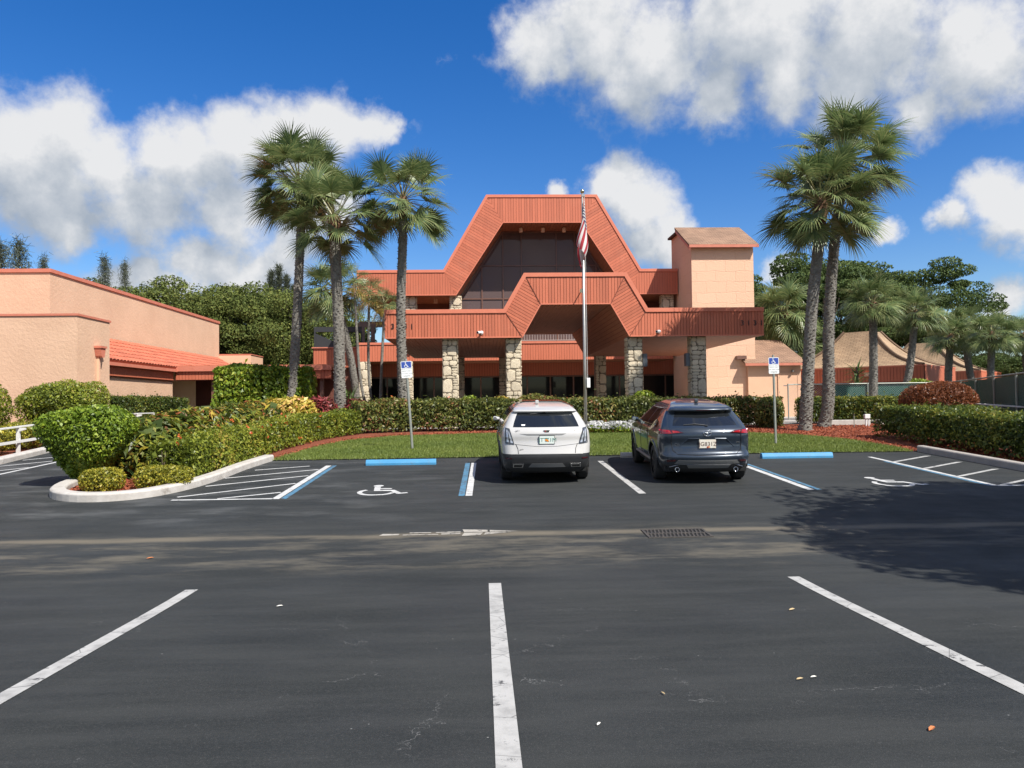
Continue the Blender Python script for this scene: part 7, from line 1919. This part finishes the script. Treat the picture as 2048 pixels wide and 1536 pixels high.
# ---- dark grey crossover
S2 = CarShape(W=[(0.22, 0.80), (0.35, 0.86), (0.50, 0.905), (0.75, 0.925), (0.92, 0.915), (1.0, 0.895), (1.08, 0.855), (1.20, 0.79), (1.32, 0.71), (1.42, 0.64), (1.48, 0.575), (1.53, 0.49), (1.565, 0.36), (1.58, 0.18)],
    YR=[(0.22, 0.24), (0.28, 0.13), (0.36, 0.07), (0.45, 0.025), (0.52, 0.0), (0.57, 0.01), (0.60, 0.07), (0.66, 0.085), (0.72, 0.105), (0.80, 0.11), (0.88, 0.085), (0.96, 0.085), (1.02, 0.105), (1.07, 0.15), (1.10, 0.19), (1.36, 0.52), (1.39, 0.55), (1.396, 0.42), (1.425, 0.41), (1.46, 0.52), (1.52, 0.90), (1.56, 1.35), (1.58, 1.8)],
    YF=[(0.22, 4.35), (0.35, 4.52), (0.6, 4.57), (0.80, 4.50), (0.90, 4.30), (0.97, 3.85), (1.01, 3.45), (1.05, 3.32), (1.42, 2.6), (1.50, 2.42), (1.56, 2.2), (1.58, 2.0)],
    RC=[(0.22, 0.22), (0.6, 0.28), (0.95, 0.26), (1.1, 0.18), (1.39, 0.16), (1.58, 0.1)], kb=0.17, kf=0.32, tap_r=0.10, tap_f=0.10, ln=4.57)
zs2 = [0.22, 0.26, 0.30, 0.34, 0.38, 0.42, 0.45, 0.48, 0.52, 0.56, 0.585, 0.61, 0.65, 0.69, 0.73, 0.77, 0.81, 0.85, 0.89, 0.93, 0.97, 1.0, 1.03, 1.06, 1.09, 1.115, 1.15, 1.19, 1.23, 1.27, 1.31, 1.35, 1.372, 1.388, 1.397, 1.41, 1.435, 1.46, 1.49, 1.52, 1.545, 1.562, 1.573, 1.579]
def glass2(z, hj, c, f):
    if 1.105 < z < 1.372 and hj < NR - 1: return 'rear_window'
    if NR + NC - 1 <= hj < NR + NC - 1 + NS and 1.075 < z < 1.41:
        if 0.10 < f < 0.20 and z < 1.33: return 'quarter_window_1' if c[0] > 0 else 'quarter_window_2'
        if 0.225 < f < 0.53: return 'door_window_1' if c[0] > 0 else 'door_window_2'
        if 0.56 < f < 0.92: return 'door_window_3' if c[0] > 0 else 'door_window_4'
    if hj >= NR + NC + NS + NC - 1 and 1.06 < z < 1.45: return 'windscreen'
    return None
car2 = build_car('suv', S2, zs2, CM['dark'], lambda x: 0.36, glass2, (0.93, 3.62), 0.355, CM['rimb'], 'dark grey suv with grey lower trim parked right of the flagpole', arch_trim=CM['dark'], rim_spokes=5, sill_z=0.38)
for s in (-1, 1):
    lp = rear_patch(car2, S2, 'tail_lamp', [(s * 0.865, 0.955), (s * 0.44, 0.995), (s * 0.55, 1.035), (s * 0.87, 1.055)], CM['redd'], 0.014)
    rear_patch(car2, S2, 'lens', [(s * 0.86, 0.965), (s * 0.66, 0.98), (s * 0.70, 1.04), (s * 0.865, 1.047)], CM['red'], 0.020, parent=lp)
    rear_patch(car2, S2, 'lens', [(s * 0.64, 0.99), (s * 0.50, 1.0), (s * 0.56, 1.022), (s * 0.65, 1.03)], CM['red'], 0.019, parent=lp)
    rear_patch(car2, S2, 'bumper_reflector', [(s * 0.755, 0.435), (s * 0.62, 0.445), (s * 0.60, 0.478), (s * 0.755, 0.472)], CM['redd'], 0.010)
    mb = MB(); c_ = (s * 0.56, S2.rear_y(0.56, 0.30) - 0.03, 0.285); mb.lathe([(0.036, 0.16), (0.036, 0.0), (0.045, -0.004), (0.047, 0.008), (0.047, 0.16)], c_, 'Y', 20); p = mb.build('exhaust', CM['chrome'], car2, smooth=True)
    mb = MB(); mb.lathe([(0.0005, 0.03), (0.035, 0.03)], c_, 'Y', 16); mb.build('exhaust_mouth', CM['under'], p)
    side_line(car2, S2, 'window_trim', dense([(0.95, 1.10), (1.5, 1.082), (2.5, 1.075), (3.1, 1.07)]), 0.009, CM['chrome'], s, 0.002)
    side_line(car2, S2, 'roof_seam', dense([(0.85, 1.455), (1.6, 1.485), (2.4, 1.48)]), 0.010, CM['black'], s, 0.0)
    side_line(car2, S2, 'door_seam', dense([(1.40, 0.66), (1.46, 0.9), (1.60, 1.07)]), 0.006, CM['seam'], s)
    side_line(car2, S2, 'door_seam', dense([(2.36, 0.40), (2.34, 0.8), (2.32, 1.07)]), 0.006, CM['seam'], s)
    side_line(car2, S2, 'door_seam', dense([(3.28, 0.42), (3.30, 0.8), (3.26, 1.0)]), 0.006, CM['seam'], s)
    side_line(car2, S2, 'sill_trim', dense([(1.35, 0.365), (2.3, 0.36), (3.2, 0.365)]), 0.030, CM['grey'], s, 0.005)
    rear_line(car2, S2, 'panel_seam', dense([(s * 0.66, 0.955), (s * 0.665, 0.8), (s * 0.645, 0.66), (s * 0.56, 0.585)]), 0.006, CM['seam'])
rear_line(car2, S2, 'panel_seam', dense([(-0.56, 0.585), (-0.2, 0.575), (0.2, 0.575), (0.56, 0.585)], 8), 0.008, CM['seam'])
rear_patch(car2, S2, 'lower_trim', [(-0.62, 0.40), (0.62, 0.40), (0.56, 0.47), (-0.56, 0.47)], CM['grey'], 0.012)
rear_patch(car2, S2, 'skid_plate', [(-0.36, 0.315), (0.40, 0.315), (0.44, 0.385), (-0.40, 0.385)], CM['grey'], 0.016)
rear_line(car2, S2, 'trim_edge', dense([(-0.70, 0.33), (-0.52, 0.392), (0.52, 0.392), (0.70, 0.33)], 8), 0.008, CM['rim'])
for s in (-1, 1): rear_line(car2, S2, 'tailgate_crease', dense([(s * 0.14, 0.885), (s * 0.36, 0.88), (s * 0.52, 0.72)]), 0.007, CM['dark'])
plate_pale = mat('pale_licence_plate_face', (0.72, 0.70, 0.63), 0.35, (0.70, 0.62, 0.50), 9); ink = mat('licence_dark_ink', (0.06, 0.02, 0.015), 0.5); pl_red = mat('licence_red_border', (0.35, 0.05, 0.03), 0.4)
plate(car2, S2, 0.705, 0.855, 0.30, plate_pale, (('JG8', -0.085), ('31Z', 0.085)), ink, plate_pale, deco=[(0.0, 0.72, 0.018, pl_red), (0.03, 0.725, 0.014, orange_dot)])
y5 = S2.rear_y(0, 0.985) - 0.012     # winged ring emblem
mb = MB(); vs = []; fs = []
for k in range(28):
    a = 2 * math.pi * k / 28
    for q in range(6):
        b = 2 * math.pi * q / 6; r_ = 1 + 0.13 * math.cos(b); vs.append((0.072 * r_ * math.cos(a), y5 - 0.008 * math.sin(b), 0.985 + 0.055 * r_ * math.sin(a)))
for k in range(28):
    for q in range(6): fs.append((k * 6 + q, k * 6 + (q + 1) % 6, ((k + 1) % 28) * 6 + (q + 1) % 6, ((k + 1) % 28) * 6 + q))
mb.add(vs, fs)
wing = [(-0.068, 1.0), (-0.03, 1.0), (0.0, 0.968), (0.03, 1.0), (0.068, 1.0)]
mb.tube([(x, y5 - 0.004, z) for x, z in wing], [0.004, 0.009, 0.010, 0.009, 0.004], 6); mb.build('ring_emblem', CM['chrome'], car2, smooth=True)
text('lettering', 'CX-5', 0.062, (-0.545, S2.rear_y(0.545, 0.765) - 0.006, 0.765), CM['chrome'], car2, extrude=0.004)
text('lettering', 'SKYACTIV', 0.026, (0.575, S2.rear_y(0.575, 0.80) - 0.005, 0.80), CM['grey'], car2, extrude=0.002)
mb = MB(); yw_ = lambda x, z: S2.rear_y(x, z) - 0.016
mb.tube([(-0.02, yw_(0.02, 1.135), 1.13), (-0.2, yw_(0.2, 1.15), 1.15), (-0.42, yw_(0.42, 1.135), 1.135)], [0.014, 0.010, 0.006], 6); mb.tube([(-0.02, yw_(0.02, 1.125), 1.125), (0.03, yw_(0.03, 1.115), 1.118)], 0.018, 8); mb.build('wiper', CM['black'], car2)
mb = MB(); mb.prism([(0.98, 1.535), (1.14, 1.55), (1.02, 1.605), (0.985, 1.603)], lambda y, z, k: (-0.035 + 0.07 * k, y, z)); mb.build('antenna_fin', CM['dark'], car2, bevel=0.012)
rear_patch(car2, S2, 'spoiler_light', [(-0.14, 1.40), (0.14, 1.40), (0.14, 1.412), (-0.14, 1.412)], CM['redd'], 0.006)
mirror_and_handles(car2, S2, CM['dark'], 1.02, 3.02, (1.52, 2.48), 0.94)
car2.location = (4.27, 14.1, gz(14.1)); car2.rotation_euler = (0.045, 0, R(-3.2))
